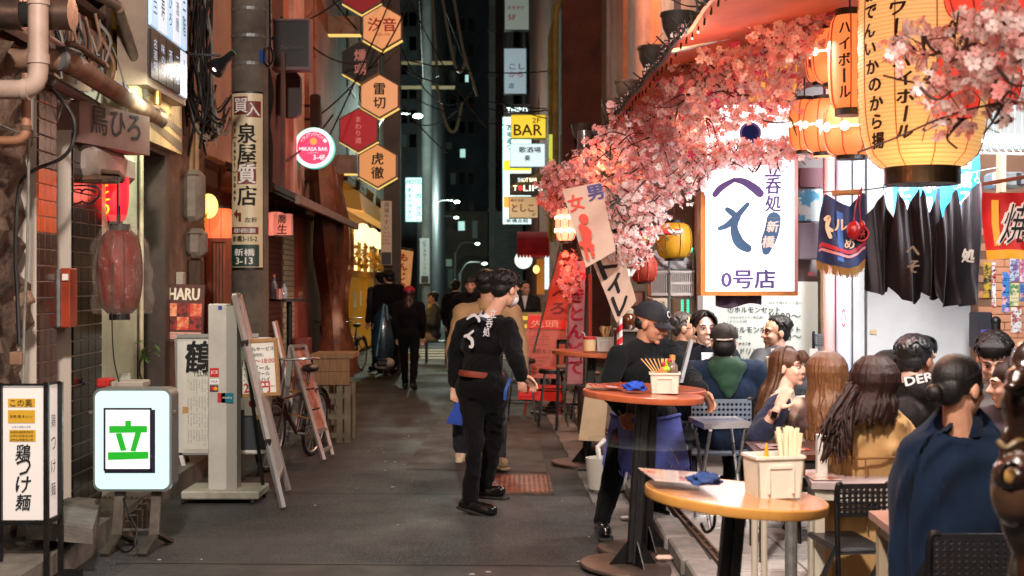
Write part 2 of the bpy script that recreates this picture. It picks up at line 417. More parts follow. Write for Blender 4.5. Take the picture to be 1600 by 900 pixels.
# seams and specks on the road
m=MB()
for (xa,ya,xb,yb) in ((-2.3,7.42,.85,7.33),(-1.9,9.9,.6,9.8),(-2.2,14.6,.45,14.3)): 
    a=V((xa,ya,.006)); b=V((xb,yb,.006)); n_=(b-a).cross(UZ).normalized()*.006; pts_=[a.lerp(b,i/14)+n_*rnd.uniform(-.35,.35) for i in range(15)]
    for i in range(14): m.add([pts_[i]-n_,pts_[i+1]-n_,pts_[i+1]+n_,pts_[i]+n_],[(0,1,2,3)])
m.build('road_seam',M('tar_seam',(.02,.02,.02),.95,spec=.1),kind='structure',base=(0,0,0))
m=MB()
for i in range(38):
    y=rnd.uniform(6.8,16); x=rnd.uniform(-2.1,.8)-.0275*y; s_=rnd.uniform(.003,.011); m.ell((x,y,.004),(s_*rnd.uniform(1,2.2),s_,.004),None,6,4)
m.build('road_specks',M('speck_pale',(.34,.32,.3),.8),kind='stuff',label='pale butts and specks scattered over the asphalt',cat='litter')
# painted stripes of the far crossing
m=MB()
for k in range(4):
    y=27.5+k*1.1; m.add([(-2.6,y,.005),(1.2,y,.005),(1.2,y+.45,.005),(-2.6,y+.45,.005)],[(0,1,2,3)])
m.build('road_marking',M('road_paint',(.55,.54,.5),.7,c2=(.3,.29,.27),sc=6),kind='structure',base=(0,0,0))
# manhole cover
mh=thing('manhole_cover','rusty rectangular checkered steel cover set in the asphalt','manhole cover',(.06,10.3,0))
cast=M('cast_iron_rust','#8a4a33',.5,c2='#4a2a20',sc=6,m=.4,bump=.1)
cc=V((.06,10.35,0)); 
MB().obox(cc+V((0,0,.006)),UX,UY,UZ,.46,.92,.012,.003).build('cover_plate',cast,mh)
m=MB()
for i in range(11):
    for j in range(22):
        m.obox(cc+V((-.2+i*.04,-.43+j*.041,.014)),UX,UY,UZ,.02,.024,.006)
m.build('stud',cast,mh,kind='stuff')
m=MB()
for (a,b,c,d) in ((-.25,.25,-.48,.03),(-.25,.25,.45,.03)): m.obox(cc+V((0,c+.015,.004)),UX,UY,UZ,.5,.03,.02)
for s in (-1,1): m.obox(cc+V((s*.245,0,.004)),UX,UY,UZ,.025,.93,.02)
m.build('cover_frame',rust,mh)
# ------------------------------------------------------------------ near left building
def fbox(mb,ya,yb,z0,z1,o0,o1):
    return mb.hexa([(XL(ya,o0),ya,z0),(XL(ya,o1),ya,z0),(XL(yb,o1),yb,z0),(XL(yb,o0),yb,z0),(XL(ya,o0),ya,z1),(XL(ya,o1),ya,z1),(XL(yb,o1),yb,z1),(XL(yb,o0),yb,z1)])
NF=V((1,.0275,0)).normalized()
stone=M('rough_stone','#6b5546',.9,c2='#3a2c24',sc=3.5,det=10,bump=1.5,bsc=14)
grime=M('grimy_plaster','#8f7666',.85,c2='#4c3b31',sc=2.2,det=9,bump=.3,bsc=50)
pinkpl=M('pinkish_board','#a88474',.75,c2='#8a6b5e',sc=2,det=8,bump=.1,bsc=50)
greenw=M('pale_green_wall','#c4cdb4',.7,c2='#a9b39a',sc=3,det=8,bump=.12,bsc=120)
dark=M('dark_void','#0b0a09',.9)
sb=thing('shop_building','old grimy two storey shop behind the pipes with tiled pillars','building',(XL(9),9,0))
m=MB(); fbox(m,3,14.4,2.95,7.5,-1.2,-.12); m.build('upper_wall',pinkpl,sb)
m=MB(); fbox(m,3,14.4,0,2.95,-1.6,-1.0); m.build('back_wall',dark,sb)
m=MB(); ya,yb=3,YL(43)
def rough(a,b):
    y=ya+(yb-ya)*a; z=2.95*b
    r=.035*math.sin(y*9+z*7)+.03*math.sin(y*17-z*13+2)+.025*math.sin(z*29+y*5)+.02*rnd.uniform(-1,1)
    return V((XL(y,r),y,z))
m.surf(rough,46,40); m.build('stone_wall',stone,sb,smooth=True)
tilem=M('black_tile','#0b0908',.18,c2='#14100e',sc=3,spec=.6); tilebr=M('brown_tile','#4a2a1e',.25,c2='#38201a',sc=4,spec=.6)
grout=M('pale_grout','#b5aba0',.9)
TM={}
def tilewall(px0,px1,off,ncol,z0,z1,th,mat,parent,front=True):
    ya,yb=YL(px0,off),YL(px1,off); n=int((z1-z0)/th); wd=(yb-ya)/ncol
    k=('t',round(wd,3),th,mat.name)
    if k not in TM: TM[k]=MB().obox((0,0,0),SD,UZ,NF,wd-.008,th-.008,.014,.002).mesh('tile',mat)
    for i in range(ncol):
        for j in range(n):
            y=ya+wd*(i+.5); o=bpy.data.objects.new('tile',TM[k]); COL.objects.link(o); o.parent=parent
            o.location=V((XL(y,off+.004),y,z0+th*(j+.5)))-wo(sb); 
def endtiles(px,off0,off1,ncol,z0,z1,th,mat,parent):
    y=YL(px,off1); n=int((z1-z0)/th); wd=(off1-off0)/ncol; k=('e',round(wd,3),th,mat.name)
    if k not in TM: TM[k]=MB().obox((0,0,0),UX,UZ,UY,wd-.008,th-.008,.014,.002).mesh('tile',mat)
    for i in range(ncol):
        for j in range(n):
            o=bpy.data.objects.new('tile',TM[k]); COL.objects.link(o); o.parent=parent; o.location=V((XL(y,off0+wd*(i+.5)),y-.004,z0+th*(j+.5)))-wo(sb)
m=MB(); fbox(m,YL(58,.08),YL(86,.08),.1,2.95,-1,.075); pil=m.build('tiled_pillar',grout,sb)
endtiles(58,-.02,.075,2,.12,2.9,.095,tilem,pil); tilewall(58,86,.08,3,.12,2.9,.095,tilebr,pil)
m=MB(); fbox(m,YL(112,.06),YL(157,.06),.1,2.6,-1,.055); pil2=m.build('tiled_pillar',grout,sb)
tilewall(112,157,.06,4,.12,2.6,.095,tilem,pil2)
# orange light on the first pillar, put into the tile colour
lit=M('tile_orange_lit','#b04a1c',.3,c2='#8a3412',sc=5,em='#e8571c',es=.28)   # tile copy with the reflected orange light as emission
for o in list(pil.children):
    zc=o.location.z+wo(sb).z
    if ZP(378,8)<zc<ZP(282,8) and 'brown_tile' in o.data.materials[0].name:
        k=('lit',o.data.name)
        if k not in TM: TM[k]=o.data.copy(); TM[k].name='tile'; TM[k].materials[0]=lit
        o.data=TM[k]; o['label']='orange lit tile'
# door between pillars
m=MB(); fbox(m,YL(88,-.1),YL(112,-.1),.15,2.1,-.2,-.1); dr=m.build('door',woodd,sb)
m=MB(); fbox(m,YL(92,-.09),YL(104,-.09),.9,1.75,-.1,-.085); m.build('door_glass',dglass,dr)
m=MB(); fbox(m,YL(86,-.05),YL(114,-.05),2.1,2.35,-.3,-.02); m.build('lintel',woodd,sb)
# pale pillar
m=MB(); fbox(m,YL(158,.05),YL(214,.05),.15,2.95,-.6,.05); m.build('pale_pillar',greenw,sb)
m=MB(); m.tube([(XL(9.9,.08),9.75,.6),(XL(9.9,.08),9.75,2.8)],.016); m.build('conduit',cream,sb)
m=MB(); fbox(m,YL(214,.04),YL(222,.04),.1,2.75,-.4,.05); fbox(m,YL(256,.04),YL(263,.04),.1,2.75,-.4,.05); fbox(m,YL(222,.04),YL(256,.04),2.68,2.75,-.4,.05)
m.build('door_frame',M('brown_frame','#4d4038',.6,c2='#352b25',sc=4),sb)
m=MB(); fbox(m,YL(222,-.2),YL(256,-.2),.1,2.68,-.3,-.2); m.build('glass_door',dglass,sb)
m=MB(); fbox(m,YL(228,-.17),YL(244,-.17),1.0,2.0,-.19,-.17); m.build('door_notice',galv,sb)
m=MB(); fbox(m,YL(263),YL(319),0,2.95,-.5,0); m.build('grimy_wall',grime,sb)
m=MB(); fbox(m,YL(319),14.4,2.35,2.95,-.9,-.25); m.build('entrance_fascia',woodd,sb)
m=MB(); fbox(m,3,YL(284),0,.16,-1.2,.34); m.build('doorstep',concrete,sb)
# fascia panel over the glass door, with slanting stripes
m=MB(); fbox(m,YL(214,.12),YL(284,.12),2.72,3.2,-.1,.12); fz=m.build('fascia',M('fascia_cream','#cfc09a',.5,c2='#b8a67e',sc=4),sb)
m=MB(); 
yA,yB=YL(222,.12),YL(284,.12)
for a,b in ((2.76,2.82),(2.88,2.93)): m.add([V((XL(yA,.124),yA,a+.1)),V((XL(yB,.124),yB,a-.02)),V((XL(yB,.124),yB,b-.0)),V((XL(yA,.124),yA,b+.1))],[(0,1,2,3)])
m.build('stripe',M('fascia_grey','#6f685c',.5),fz)
yc=YL(262,.12); txt('TSURU',greyp,(XL(yc,.123),yc,ZP(187,yc)),SD,UZ,fz,w=.55)
# upper storey details: white board, window, beams
m=MB(); fbox(m,YL(203,.0),YL(226,.0),2.95,5.5,-.2,.02); m.build('white_board',M('stained_white_board','#b7a597',.7,c2='#97867a',sc=3,st=(1,1,.3)),sb)
m=MB(); fbox(m,YL(178,.0),YL(192,0),3.0,4.6,-.14,-.05); m.build('window',M('yellow_curtain','#8d6a1e',.6,c2='#5e4413',sc=6),sb)
m=MB(); fbox(m,YL(192,.0),YL(203,0),3.0,4.6,-.14,-.07); fbox(m,YL(170,.0),YL(178,0),3.0,4.6,-.14,-.02); m.build('window_frame',woodd,sb)
for i in range(9):
    m=MB(); y0=7.2+i*.28; fbox(m,y0,y0+.27,3.1+.0,3.42,-.14,-.085+.02*(i%2)); m.build('panel',pinkpl,sb)
m=MB(); 
for z in (3.5,3.62,3.05): fbox(m,6.2,9.3,z,z+.05,-.13,-.03)
m.build('timber_rail',woodd,sb)
# things on that wall ---------------------------------------------------------------------------
pvc=M('grey_pvc','#a48f82',.5,c2='#8a7568',sc=4,bump=.05); lag=M('lagged_pipe','#94735c',.75,c2='#5f4637',sc=5,det=8,bump=.4)
def pipe(name,pts,r,mat,label,cat='pipe',bands=(),bandm=None,n=14,group=None):
    t=thing(name,label,cat,pts[0],group); MB().tube(pts,r,n).build('pipe_run',mat,t,smooth=True)
    for (p,q) in bands: MB().tube([p,q],r*1.14,n).build('collar',bandm or mat,t,smooth=True)
    return t
def elbow(a,b,c,r,k=5):
    a,b,c=V(a),V(b),V(c); p=b+(a-b).normalized()*r; q=b+(c-b).normalized()*r; out=[a]
    for i in range(k+1):
        t=i/k; out.append(p*(1-t)**2+b*2*t*(1-t)+q*t*t)
    return out+[c]
Yp=6.6
pts=elbow(P(60,-60,Yp),P(60,140,Yp),P(-60,140,Yp),.1)
pipe('drain_pipe',pts,.05,pvc,'fat vertical grey drain pipe with an elbow at the top left corner','pipe',[(P(60,85,Yp),P(60,100,Yp)),(P(60,0,Yp),P(60,8,Yp)),(P(46,140,Yp),P(36,140,Yp))])
pts=elbow(P(41,115,6.75),P(41,220,6.75),P(-60,220,6.75),.07)
pipe('drain_pipe',pts,.025,M('brown_pvc','#9a6c50',.5,c2='#7c553f',sc=4),'thin brownish drain pipe with an elbow below the fat grey one','pipe',[(P(41,196,6.75),P(41,204,6.75))],rust)
Yq=7.3
pts=elbow(P(-60,90,7.2),P(100,92,7.3),P(247,187,10.2),.16)
pipe('lagged_pipe',pts,.062,lag,'lagged brown pipe running back along the wall under the upper storey','pipe',[(P(93,90,7.28),P(99,91,7.3)),(P(112,99,7.5),P(120,104,7.65)),(P(185,143,8.8),P(189,146,8.9)),(P(238,181,10),P(249,188,10.2))],galv)
pts=[P(95,118,7.4),P(150,150,8.4),P(235,205,10.2)]
pipe('conduit_pipe',[p+V((-.06,0,-.03)) for p in pts],.034,M('dark_conduit','#4d4038',.6,c2='#2c241f',sc=6),'thinner dark pipe just under the lagged brown pipe','pipe')
pts=[P(146,-10,8.6),P(182,8,9),P(188,22,9.1),P(222,128,9.6),P(226,150,9.65)]
pipe('downpipe',pts,.036,M('downpipe_grey','#6d635a',.6,c2='#4a423b',sc=6),'slanting grey downpipe beside the lit shop directory','pipe',[(P(181,6,9),P(186,14,9.05))],pvc)
pipe('water_pipe',elbow(P(75,57,7.0),P(92,68,7.2),P(103,76,7.5),.03),.016,pvc,'short pale water pipe bending over the lagged pipe','pipe')
pipe('water_pipe',[P(105,68,7.4),P(122,72,7.6),P(165,103,8.4)],.018,rust,'rusty thin water pipe above the lagged pipe','pipe',[(P(158,98,8.3),P(166,104,8.4))],pvc)
# ventilation duct, two drums
dt=thing('ventilation_duct','shiny round steel ventilation duct in the top left corner','duct',P(60,22,7.0))
duct=M('duct_steel','#8c7a70',.3,m=.85,c2='#6b5b52',sc=5,rv=.12)
for (x0,x1,r) in ((-90,36,.088),(70,112,.088)):
    a,b=P(x0,22,7.05),P(x1,22,7.05)
    MB().tube([a,b],r,24).build('drum',duct,dt,smooth=True); MB().tube([b-V((.012,0,0)),b+V((.006,0,0))],r*1.05,24).build('rim',duct,dt,smooth=True)
MB().tube([P(36,22,7.05),P(70,22,7.05)],.07,20).build('joint',dark,dt,smooth=True)
# box sign with brush lettering
sg=thing('box_sign','dirty pinkish box sign with brush lettering fixed above the tiled pillar','sign',P(120,200,8.5))
y0,y1=8.15,9.0; xo=P(124,200,8.15).x; m=MB(); m.hexa([(xo-.28,y0,ZP(222,y0)),(xo,y0,ZP(222,y0)),(XL(y1,.33),y1,ZP(222,y0)),(xo-.4,y1,ZP(222,y0)),(xo-.28,y0,ZP(156,y0)),(xo,y0,ZP(156,y0)),(XL(y1,.33),y1,ZP(156,y0)),(xo-.4,y1,ZP(156,y0))])
m.build('sign_box',M('sign_pink','#7d625c',.6,c2='#654c46',sc=3),sg)
U=(V((XL(y1,.33),y1,0))-V((xo,y0,0))).normalized(); cc=(V((xo,y0,0))+V((XL(y1,.33),y1,0)))/2; cc.z=ZP(190,8.5)
txt('鳥ひろ',ink,cc,U,UZ,sg,w=.62,h=.2,bold=.02)
m=MB(); a=P(102,217,8.2); m.obox((a.x,8.75,ZP(246,8.2)),UX,UZ,UY,.33,.24,.95,.06); o=m.build('awning_box',M('awning_white','#a39890',.55,c2='#867a72',sc=3),None,smooth=True,label='rounded off white shutter box under the brush lettered box sign',cat='shutter box')
m=MB(); a=P(85,272,8.1); b=P(180,282,8.4); m.obox((a+b)/2+V((0,.12,0)),UX,UZ,UY,(b-a).length*1.0,.055,.12,.02); m.obox(P(112,262,8.3),UX,UZ,UY,.12,.07,.14,.02); m.tube([P(158,268,8.3),P(186,270,8.3),P(191,276,8.3),P(186,283,8.3),P(160,283,8.3)],.016,8)
m.build('bracket_arm',rust,label='rusty bracket arm with a hook sticking out under the shutter box',cat='bracket')
# mail box
mb_=thing('mail_box','steel letter box with an orange edge on the tiled pillar','letter box',P(85,465,7.9))
m=MB(); pbox(m,66,419,93,512,7.75,.16,.008); m.build('box_body',galv,mb_); m=MB(); pbox(m,93.5,419,109,512,7.78,.14,.006); m.build('box_side',M('orange_enamel','#9a3a1e',.4,c2='#7c2c16',sc=5),mb_)
m=MB(); pbox(m,97,428,106,438,7.765,.02); m.build('label_window',paper,mb_)
# wall boxes and lead on the stone wall
def smallbox(px,py,Y,wd,ht,ang,label):
    c=P(px,py,Y); U=V((math.cos(ang),0,math.sin(ang))); W=V((-math.sin(ang),0,math.cos(ang)))
    MB().obox(c,U,W,UY,wd,ht,.07,.008).build('junction_box',M('box_brown','#8a6a53',.6,c2='#6b4f3d',sc=5),label=label,cat='junction box')
smallbox(38,468,7.05,.09,.075,.5,'tilted brown junction box on the rough stone wall'); smallbox(27,560,7.0,.07,.075,0,'small square junction box low on the rough stone wall')
def cablething(pts,r,label,mat=None,name='cable'):
    MB().tube(pts,r,6).build(name,mat or cable,smooth=True,label=label,cat='cable')
def sagpts(a,b,sag,n=12): 
    a,b=V(a),V(b); return [a.lerp(b,i/n)-V((0,0,sag*4*(i/n)*(1-i/n))) for i in range(n+1)]
def curve(pts,n=5):
    out=[];m=len(pts); pts=[V(p) for p in pts]
    for i in range(m-1):
        p0,p1,p2,p3=pts[max(i-1,0)],pts[i],pts[i+1],pts[min(i+2,m-1)]
        for j in range(n):
            t=j/n; out.append(.5*((2*p1)+(p2-p0)*t+(2*p0-5*p1+4*p2-p3)*t*t+(3*p1-p0-3*p2+p3)*t**3))
    return out+[pts[-1]]
cablething(curve([P(78,135,7.4),P(100,160,7.5),P(116,190,7.5),P(113,225,7.5),P(95,248,7.4),P(55,265,7.2),P(33,285,7.1),P(26,330,7.0),P(24,400,7.0),P(27,460,7.0),P(30,540,6.95)]),.011,'thick black cable looping from the pipes down the stone wall')
cablething(curve([P(70,128,7.4),P(96,160,7.7),P(80,205,7.7),P(48,213,7.3),P(0,195,7)]),.006,'thin grey cable sagging across the dark tiles',cabg)
cablething(curve([P(46,0,6.9),P(44,330,6.95),P(38,500,7.0),P(36,600,7)]),.008,'pale lead clipped down the edge of the stone wall',cabg)
cablething(curve([P(108,295,8.3),P(118,290,8.3),P(150,292,8.3),P(155,305,8.3),P(140,318,8.3),P(124,310,8.3),P(132,296,8.3),P(150,300,8.3)]),.007,'coil of black wire under the bracket arm')
rc=random.Random(3)
bun=thing('cable_bundle','tangle of dark cables and conduits on the upper wall over the lagged pipe','cables',P(130,60,7.9))
for i in range(26):
    x=rc.uniform(60,175); y=rc.uniform(20,60); Y=7.9+(x-60)/120*.9
    pts=[P(x,y,Y),P(x+rc.uniform(-10,22),y+rc.uniform(25,50),Y+.05),P(x+rc.uniform(-15,30),y+rc.uniform(55,95),Y+.05)]
    MB().tube(curve(pts,4),rc.uniform(.005,.012),5).build('cable',[cable,cabg,lag][i%3],bun,smooth=True)
bun=thing('cable_bundle','thick tangle of black cables hanging between the shop directory and the pole','cables',P(310,150,11.8))
for i in range(44):
    x=rc.uniform(296,325); Y=11.6+rc.uniform(0,.6)
    if i<24: pts=[P(x+rc.uniform(-4,10),-10,Y),P(x+rc.uniform(-12,10),70,Y),P(x+rc.uniform(-14,14),140,Y),P(x+rc.uniform(-10,20),rc.uniform(180,250),Y)]
    else:
        y=rc.uniform(150,215); pts=[P(x-12,y-rc.uniform(30,70),Y),P(x+5,y,Y),P(x+rc.uniform(16,30),y+rc.uniform(5,25),Y),P(x+rc.uniform(26,42),y-rc.uniform(-10,20),Y+.3)]
    MB().tube(curve(pts,4),rc.uniform(.007,.014),5).build('cable',cable if i%5 else cabg,bun,smooth=True)
bun=thing('cable_bundle','pale wires running along the lagged pipe over the pale pillar','cables',P(200,180,9.6))
for i in range(8):
    pts=[P(165,172+i*2,9),P(200,176+i*2.4,9.6),P(230,190+i*1.5,10),P(238,212+i,10.1)]
    MB().tube(curve(pts,4),.008,5).build('cable',cabg,bun,smooth=True)
# conduits and meter boxes right of the glass door
pipe('conduit_pipe',[P(278,235,11.6),P(278,330,11.6),P(283,430,11.7),P(285,445,11.7)],.024,M('conduit_tan','#a5835b',.6,c2='#7c6040',sc=5),'tan conduit pipe running down beside the glass door','pipe')
pipe('conduit_pipe',[P(300,190,11.7),P(298,270,11.7)],.024,M('conduit_tan','#a5835b'),'left of two short tan conduits above the upper meter box','pipe')
pipe('conduit_pipe',[P(308,190,11.75),P(307,270,11.75)],.024,M('conduit_tan','#a5835b'),'right of two short tan conduits above the upper meter box','pipe')
metb=M('meter_grey','#8b8378',.6,c2='#54483f',sc=3,det=8,bump=.15)
def meter(x0,y0,x1,y1,Y,label):
    t=thing('meter_box',label,'meter box',P((x0+x1)/2,y1,Y)); m=MB(); pbox(m,x0,y0,x1,y1,Y,.22,.05); m.build('box_body',metb,t,smooth=True)
    m=MB(); pbox(m,x0+4,y0+8,x1-4,y0+10,Y-.006,.02); m.build('seam',rust,t)
meter(284,264,314,346,11.4,'upper stained meter box under the black cables'); meter(288,356,318,402,11.5,'lower stained meter box under the black cables')
m=MB(); pbox(m,292,404,316,470,11.6,.1,.02); m.build('meter_cover',woodd,label='dark cover board under the two meter boxes',cat='board')
m=MB(); pbox(m,228,374,250,560,10.6,.03); m.build('notice_board',galv,label='tall narrow grey notice board in the glass doorway',cat='board')
m=MB(); pbox(m,264,425,286,448,11.2,.1,.01); m.build('utility_box',M('box_grey','#a19b90',.5),label='small pale utility box at the foot of the tan conduit',cat='box')
# shop directory light sign, seen at a slant
yl,yr=9.4,10.55
dsg=thing('directory_sign','tall lit directory sign with blue white and black shop panels','sign',(-2.68,10,3.1))
xa=P(232,0,yl).x; xb=P(292,0,yr).x; U=(V((xb,yr,0))-V((xa,yl,0))); WL=U.length; U.normalize(); Nn=U.cross(UZ)
zb=ZP(132,yl); c0=V((xa,yl,0)); H=1.9
m=MB(); m.obox(c0+U*WL/2+UZ*(zb+H/2)-Nn*.12,U,UZ,Nn,WL,H,.22); m.build('sign_case',M('sign_case','#8f7d6c',.5,c2='#75655a',sc=4),dsg)
pale=EM('panel_blue','#a9d2f2',.85); pale2=EM('panel_white','#cfe3f5',.8); dk=M('panel_black','#17171c',.3)
cols=5; cw=(WL-.06)/cols
for row,(za,zc) in enumerate(((zb+.06,zb+.42),(zb+.45,zb+1.0),(zb+1.03,zb+1.6))):
    for i in range(cols):
        mt_=(dk if (row==0 and i<4) else (pale if (i+row)%2 else pale2))
        m=MB(); c=c0+U*(.03+cw*(i+.5))+UZ*((za+zc)/2); m.obox(c+Nn*.0,U,UZ,Nn,cw-.012,zc-za,.02); pn=m.build('panel',mt_,dsg)
        t_=MB(); body=[['名酒場','味の店','酒処','二階','EST'],['一二三','千寿','鳥ひろ','居酒屋','三階'],['喫茶','酒場','小料理','鮨','四階']][row][i]
        tmesh(t_,body,c+Nn*.014,U,UZ,w=cw*.5,h=(zc-za)*.7,vert=True); t_.build('lettering',EM('panel_glow','#bcd4ee',.7) if mt_ is dk else ink,pn)
lamp('sign_lamp','AREA',(xb+.15,10.4,zb-.03),5,'#ffd9a0',.1,(xb-.1,10.4,0),.4)
m=MB(); m.lathe([(.028,0),(.03,.05),(.022,.1)],P(242,155,9.7)+V((.02,0,-.04)),12); m.build('spot_lamp',M('brass','#b68a42',.35,m=.8),label='little brass lamp under the shop directory sign',cat='lamp')
# clip spotlight reaching out from the directory sign
cl=thing('spotlight','black cone spotlight on an arm beside the utility pole','spotlight',P(345,100,10.8))
a=P(290,84,10.8); b=P(345,87,10.8); MB().bar(a,b,.018).build('arm',blackm,cl)
ax=(P(333,110,10.75)-P(358,88,10.85)).normalized(); MB().lathe([(.03,-.14),(.034,-.06),(.04,-.02),(.075,.05),(.082,.1)],P(347,98,10.8),18,ax).build('shade',M('lamp_black','#15191c',.4),cl,smooth=True)
MB().lathe([(.072,.095),(.02,.1)],P(347,98,10.8),18,ax).build('bulb',EM('spot_bulb','#ffffff',5),cl); MB().lathe([(.02,-.146),(.03,-.141)],P(347,98,10.8),18,ax).build('switch_light',EM('green_glow','#6fe38a',1.2),cl)
lamp('spot_light','SPOT',P(334,108,10.7),16,'#fff3e0',.06,P(240,260,10.2),None,110)
# red lantern on the pale pillar, with the bag-wrapped lantern in front
lanred=EM('lantern_red_lit','#ee1f33',.75)
def lantern(name,label,c,r,h,paperm,ribm,capm,nrib=8,group=None,prof=None,capr=.55,n=28,horiz=11):
    """paper lantern: bellied paper with hoops, ribs and two caps"""
    t=thing(name,label,'lantern',V(c)-V((0,0,h/2)),group); pr=[]; 
    m_=26
    for i in range(m_+1):
        q=i/m_; z=-h/2+h*q; k=(abs(2*q-1))
        rr=r*(prof(k) if prof else (capr+(1-capr)*math.sqrt(max(0,1-k**2.2)))); rr*=1-.018*(i%2)
        pr.append((rr,z))
    MB().lathe(pr,c,n).build('paper_shade',paperm,t,smooth=True)
    if ribm:
        m=MB()
        for k in range(nrib):
            a=2*PI*(k+.3)/nrib; m.tube([V(c)+V((math.cos(a)*(q+.002),math.sin(a)*(q+.002),z)) for q,z in pr[::2]],.0035 if r<.2 else .004,4,False)
        m.build('rib',ribm,t)
    rb,rt=pr[0][0],pr[-1][0]
    for sgn,rr in ((-1,rb),(1,rt)):
        MB().lathe([(rr*.95,0),(rr*.95,h*.075*sgn)] if sgn>0 else [(rr*.95,h*.075*sgn),(rr*.95,0)],V(c)+V((0,0,sgn*h/2)),n).build('end_cap',capm,t)
    MB().tube([V(c)+V((0,0,h*.57)),V(c)+V((0,0,h*.57+.12))],.005,5).build('hanger',blackm,t)
    return t
def lanmap(c,r,capr,h):
    c=V(c)
    def f(a0):
        def g_(x,y):
            k=min(1,abs(2*y/h)); rr=r*(capr+(1-capr)*math.sqrt(max(0,1-k**2.2)))+.006; a=a0+x/r
            return V((c.x+rr*math.sin(a),c.y-rr*math.cos(a),c.z+y))
        return g_
    return f
c=P(178,295,9.0); t=lantern('paper_lantern','glowing red paper lantern with yellow lettering on the pale pillar',c,.105,.46,lanred,None,black,0,capr=.6)
mf=lanmap(c,.105,.6,.46); tb=MB(); tmesh(tb,'やきとり',c,UX,UZ,w=.1,h=.4,vert=True,bold=.045,mapf=mf(-.3)); tb.build('lettering',EM('yellow_glow','#ffd23c',.8),t)
lamp('lantern_or_fill_light','POINT',P(205,300,8.8),2.2,'#ff5a4a',.08)
lamp('wall_lamp','AREA',P(196,172,9.3)+V((.35,-.1,.15)),16,'#f3ffe2',.12,P(190,420,9.6),.3)
c=P(187,425,8.0); bt=lantern('paper_lantern','unlit red lantern wrapped in a clear plastic bag in front of the pillar',c,.135,.52,M('lantern_dull_red','#85140c',.6,c2='#5c0e09',sc=4,bump=.15,tw=.25),M('hoop_dark','#3a1210',.7),black,10,capr=.5)
film=M('plastic_film','#d2c4b4',.16,c2='#a48f7c',sc=7,alpha=.1,bump=.6,bsc=26,spec=.7)
def bag(a,b):
    an=2*PI*a; z=.36-.62*b; rr=.03+.13*min(1,(b*3.2))**.7+(.012*math.sin(an*7+b*9)+.01*math.sin(an*11-b*14))*(1-.3*b)
    if b<.12: rr=.045+.03*abs(b-.06)/.06+.008*math.sin(an*9)
    sx=1+.28*max(0,math.cos(an))*b
    return V(c)+V((rr*math.cos(an)*sx,rr*math.sin(an),z))
MB().surf(bag,60,26).build('plastic_bag',film,bt,smooth=True)
m=MB(); m.tube([P(184,345,8),P(184,290,8.1),P(186,278,8.2)],.008,6); m.build('hanging_cord',cable,bt)
cablething(curve([P(176,410,7.85),P(175,500,7.85),P(178,560,7.9),P(186,597,7.95)]),.004,'thin lead hanging from the bag wrapped lantern')
# wooden door lantern group beyond the meters (seen through the gap)
c=P(345,352,13.9); lantern('paper_lantern','round orange lantern glowing just left of the utility pole',c,.17,.36,EM('lantern_orange_lit','#ff7a4a',.9),M('rib_red','#c2372a',.6),black,8,group=None)
MB().ell(P(326,322,13.3),(.1,.1,.13)).build('shop_lamp',EM('warm_bulb','#ffd67a',1.6),smooth=True,label='yellow globe lamp above the yellow banner by the pole',cat='lamp')
m=MB(); m.surf(lambda a,b:P(302+26*a-12*b,330+48*b-10*a,13.2+.03*math.sin(a*9)),10,4); ob=m.build('banner',M('yellow_cloth','#e2b020',.7,em='#e2a31a',es=.35,tw=.3),label='small yellow banner with red lettering behind the meter boxes',cat='banner')
txt('営業中',redp,P(310,350,13.15),V((.9,0,.3)).normalized(),V((-.2,0,1)).normalized(),ob,w=.14)
m=MB(); pbox(m,322,372,330,540,13.4,.06); pbox(m,352,372,360,540,13.4,.06); pbox(m,330,372,352,378,13.4,.06); m.build('door_frame',M('door_red','#8a3b20',.55,c2='#6b2b17',sc=4),bun2:=thing('shop_door','reddish wooden sliding door glowing left of the utility pole','door',P(341,540,13.4)))
m=MB(); pbox(m,330,378,352,540,13.43,.03); m.build('door_leaf',M('door_leaf_red','#a4532c',.5,c2='#7b3a1e',sc=5,st=(8,8,1)),bun2)
for q in range(4): m=MB(); pbox(m,331.5+q*5,380,332.8+q*5,538,13.41,.03); m.build('slat',woodd,bun2)
lamp('door_lamp','POINT',P(345,330,13.2)+V((.1,-.3,0)),7,'#ffb066',.1)
# ------------------------------------------------------------------ utility pole with the pawn shop sign
polec=M('pole_concrete','#6a6258',.85,c2='#443e37',sc=3,det=9,bump=.2,bsc=60)
Y=12.7; up=thing('utility_pole','concrete utility pole wearing the tall cream pawn shop sign','pole',P(391,700,Y))
bx=P(391,0,Y).x; R=.178; MB().tube([(bx,Y,0),(bx,Y,8)],[R*1.03,R*.93],28).build('pole_shaft',polec,up,smooth=True)
def cyl(x,y,z0,rr,ang0,ang1,z1,n=16):
    return [[V((bx+rr*math.sin(a),Y-rr*math.cos(a),z)) for a in [ang0+(ang1-ang0)*i/n for i in range(n+1)]] for z in (z0,z1)]
def wrap(mb,rr,a0,a1,z0,z1,n=16):
    L=cyl(bx,Y,z0,rr,a0,a1,z1,n); vs=L[0]+L[1]; k=n+1
    return mb.add(vs,[(i,i+1,k+i+1,k+i) for i in range(n)])
zt,zb=ZP(150,Y),ZP(418,Y); rs=R+.012; half=.80
m=MB(); wrap(m,rs+.006,-half*1.12,half*1.12,zb-.02,zt+.02); m.build('sign_border',black,up)
m=MB(); wrap(m,rs+.010,-half*1.06,half*1.06,zb,zt); m.build('sign_plate',M('sign_cream','#d8cbab',.4,c2='#cabb98',sc=3),up)
def pm(py):  # lettering wrapped on the pole
    zc=ZP(py,Y)
    def f(x,y,lift=.013): 
        a=x/rs; return V((bx+(rs+lift)*math.sin(a),Y-(rs+lift)*math.cos(a),zc+y))
    return f
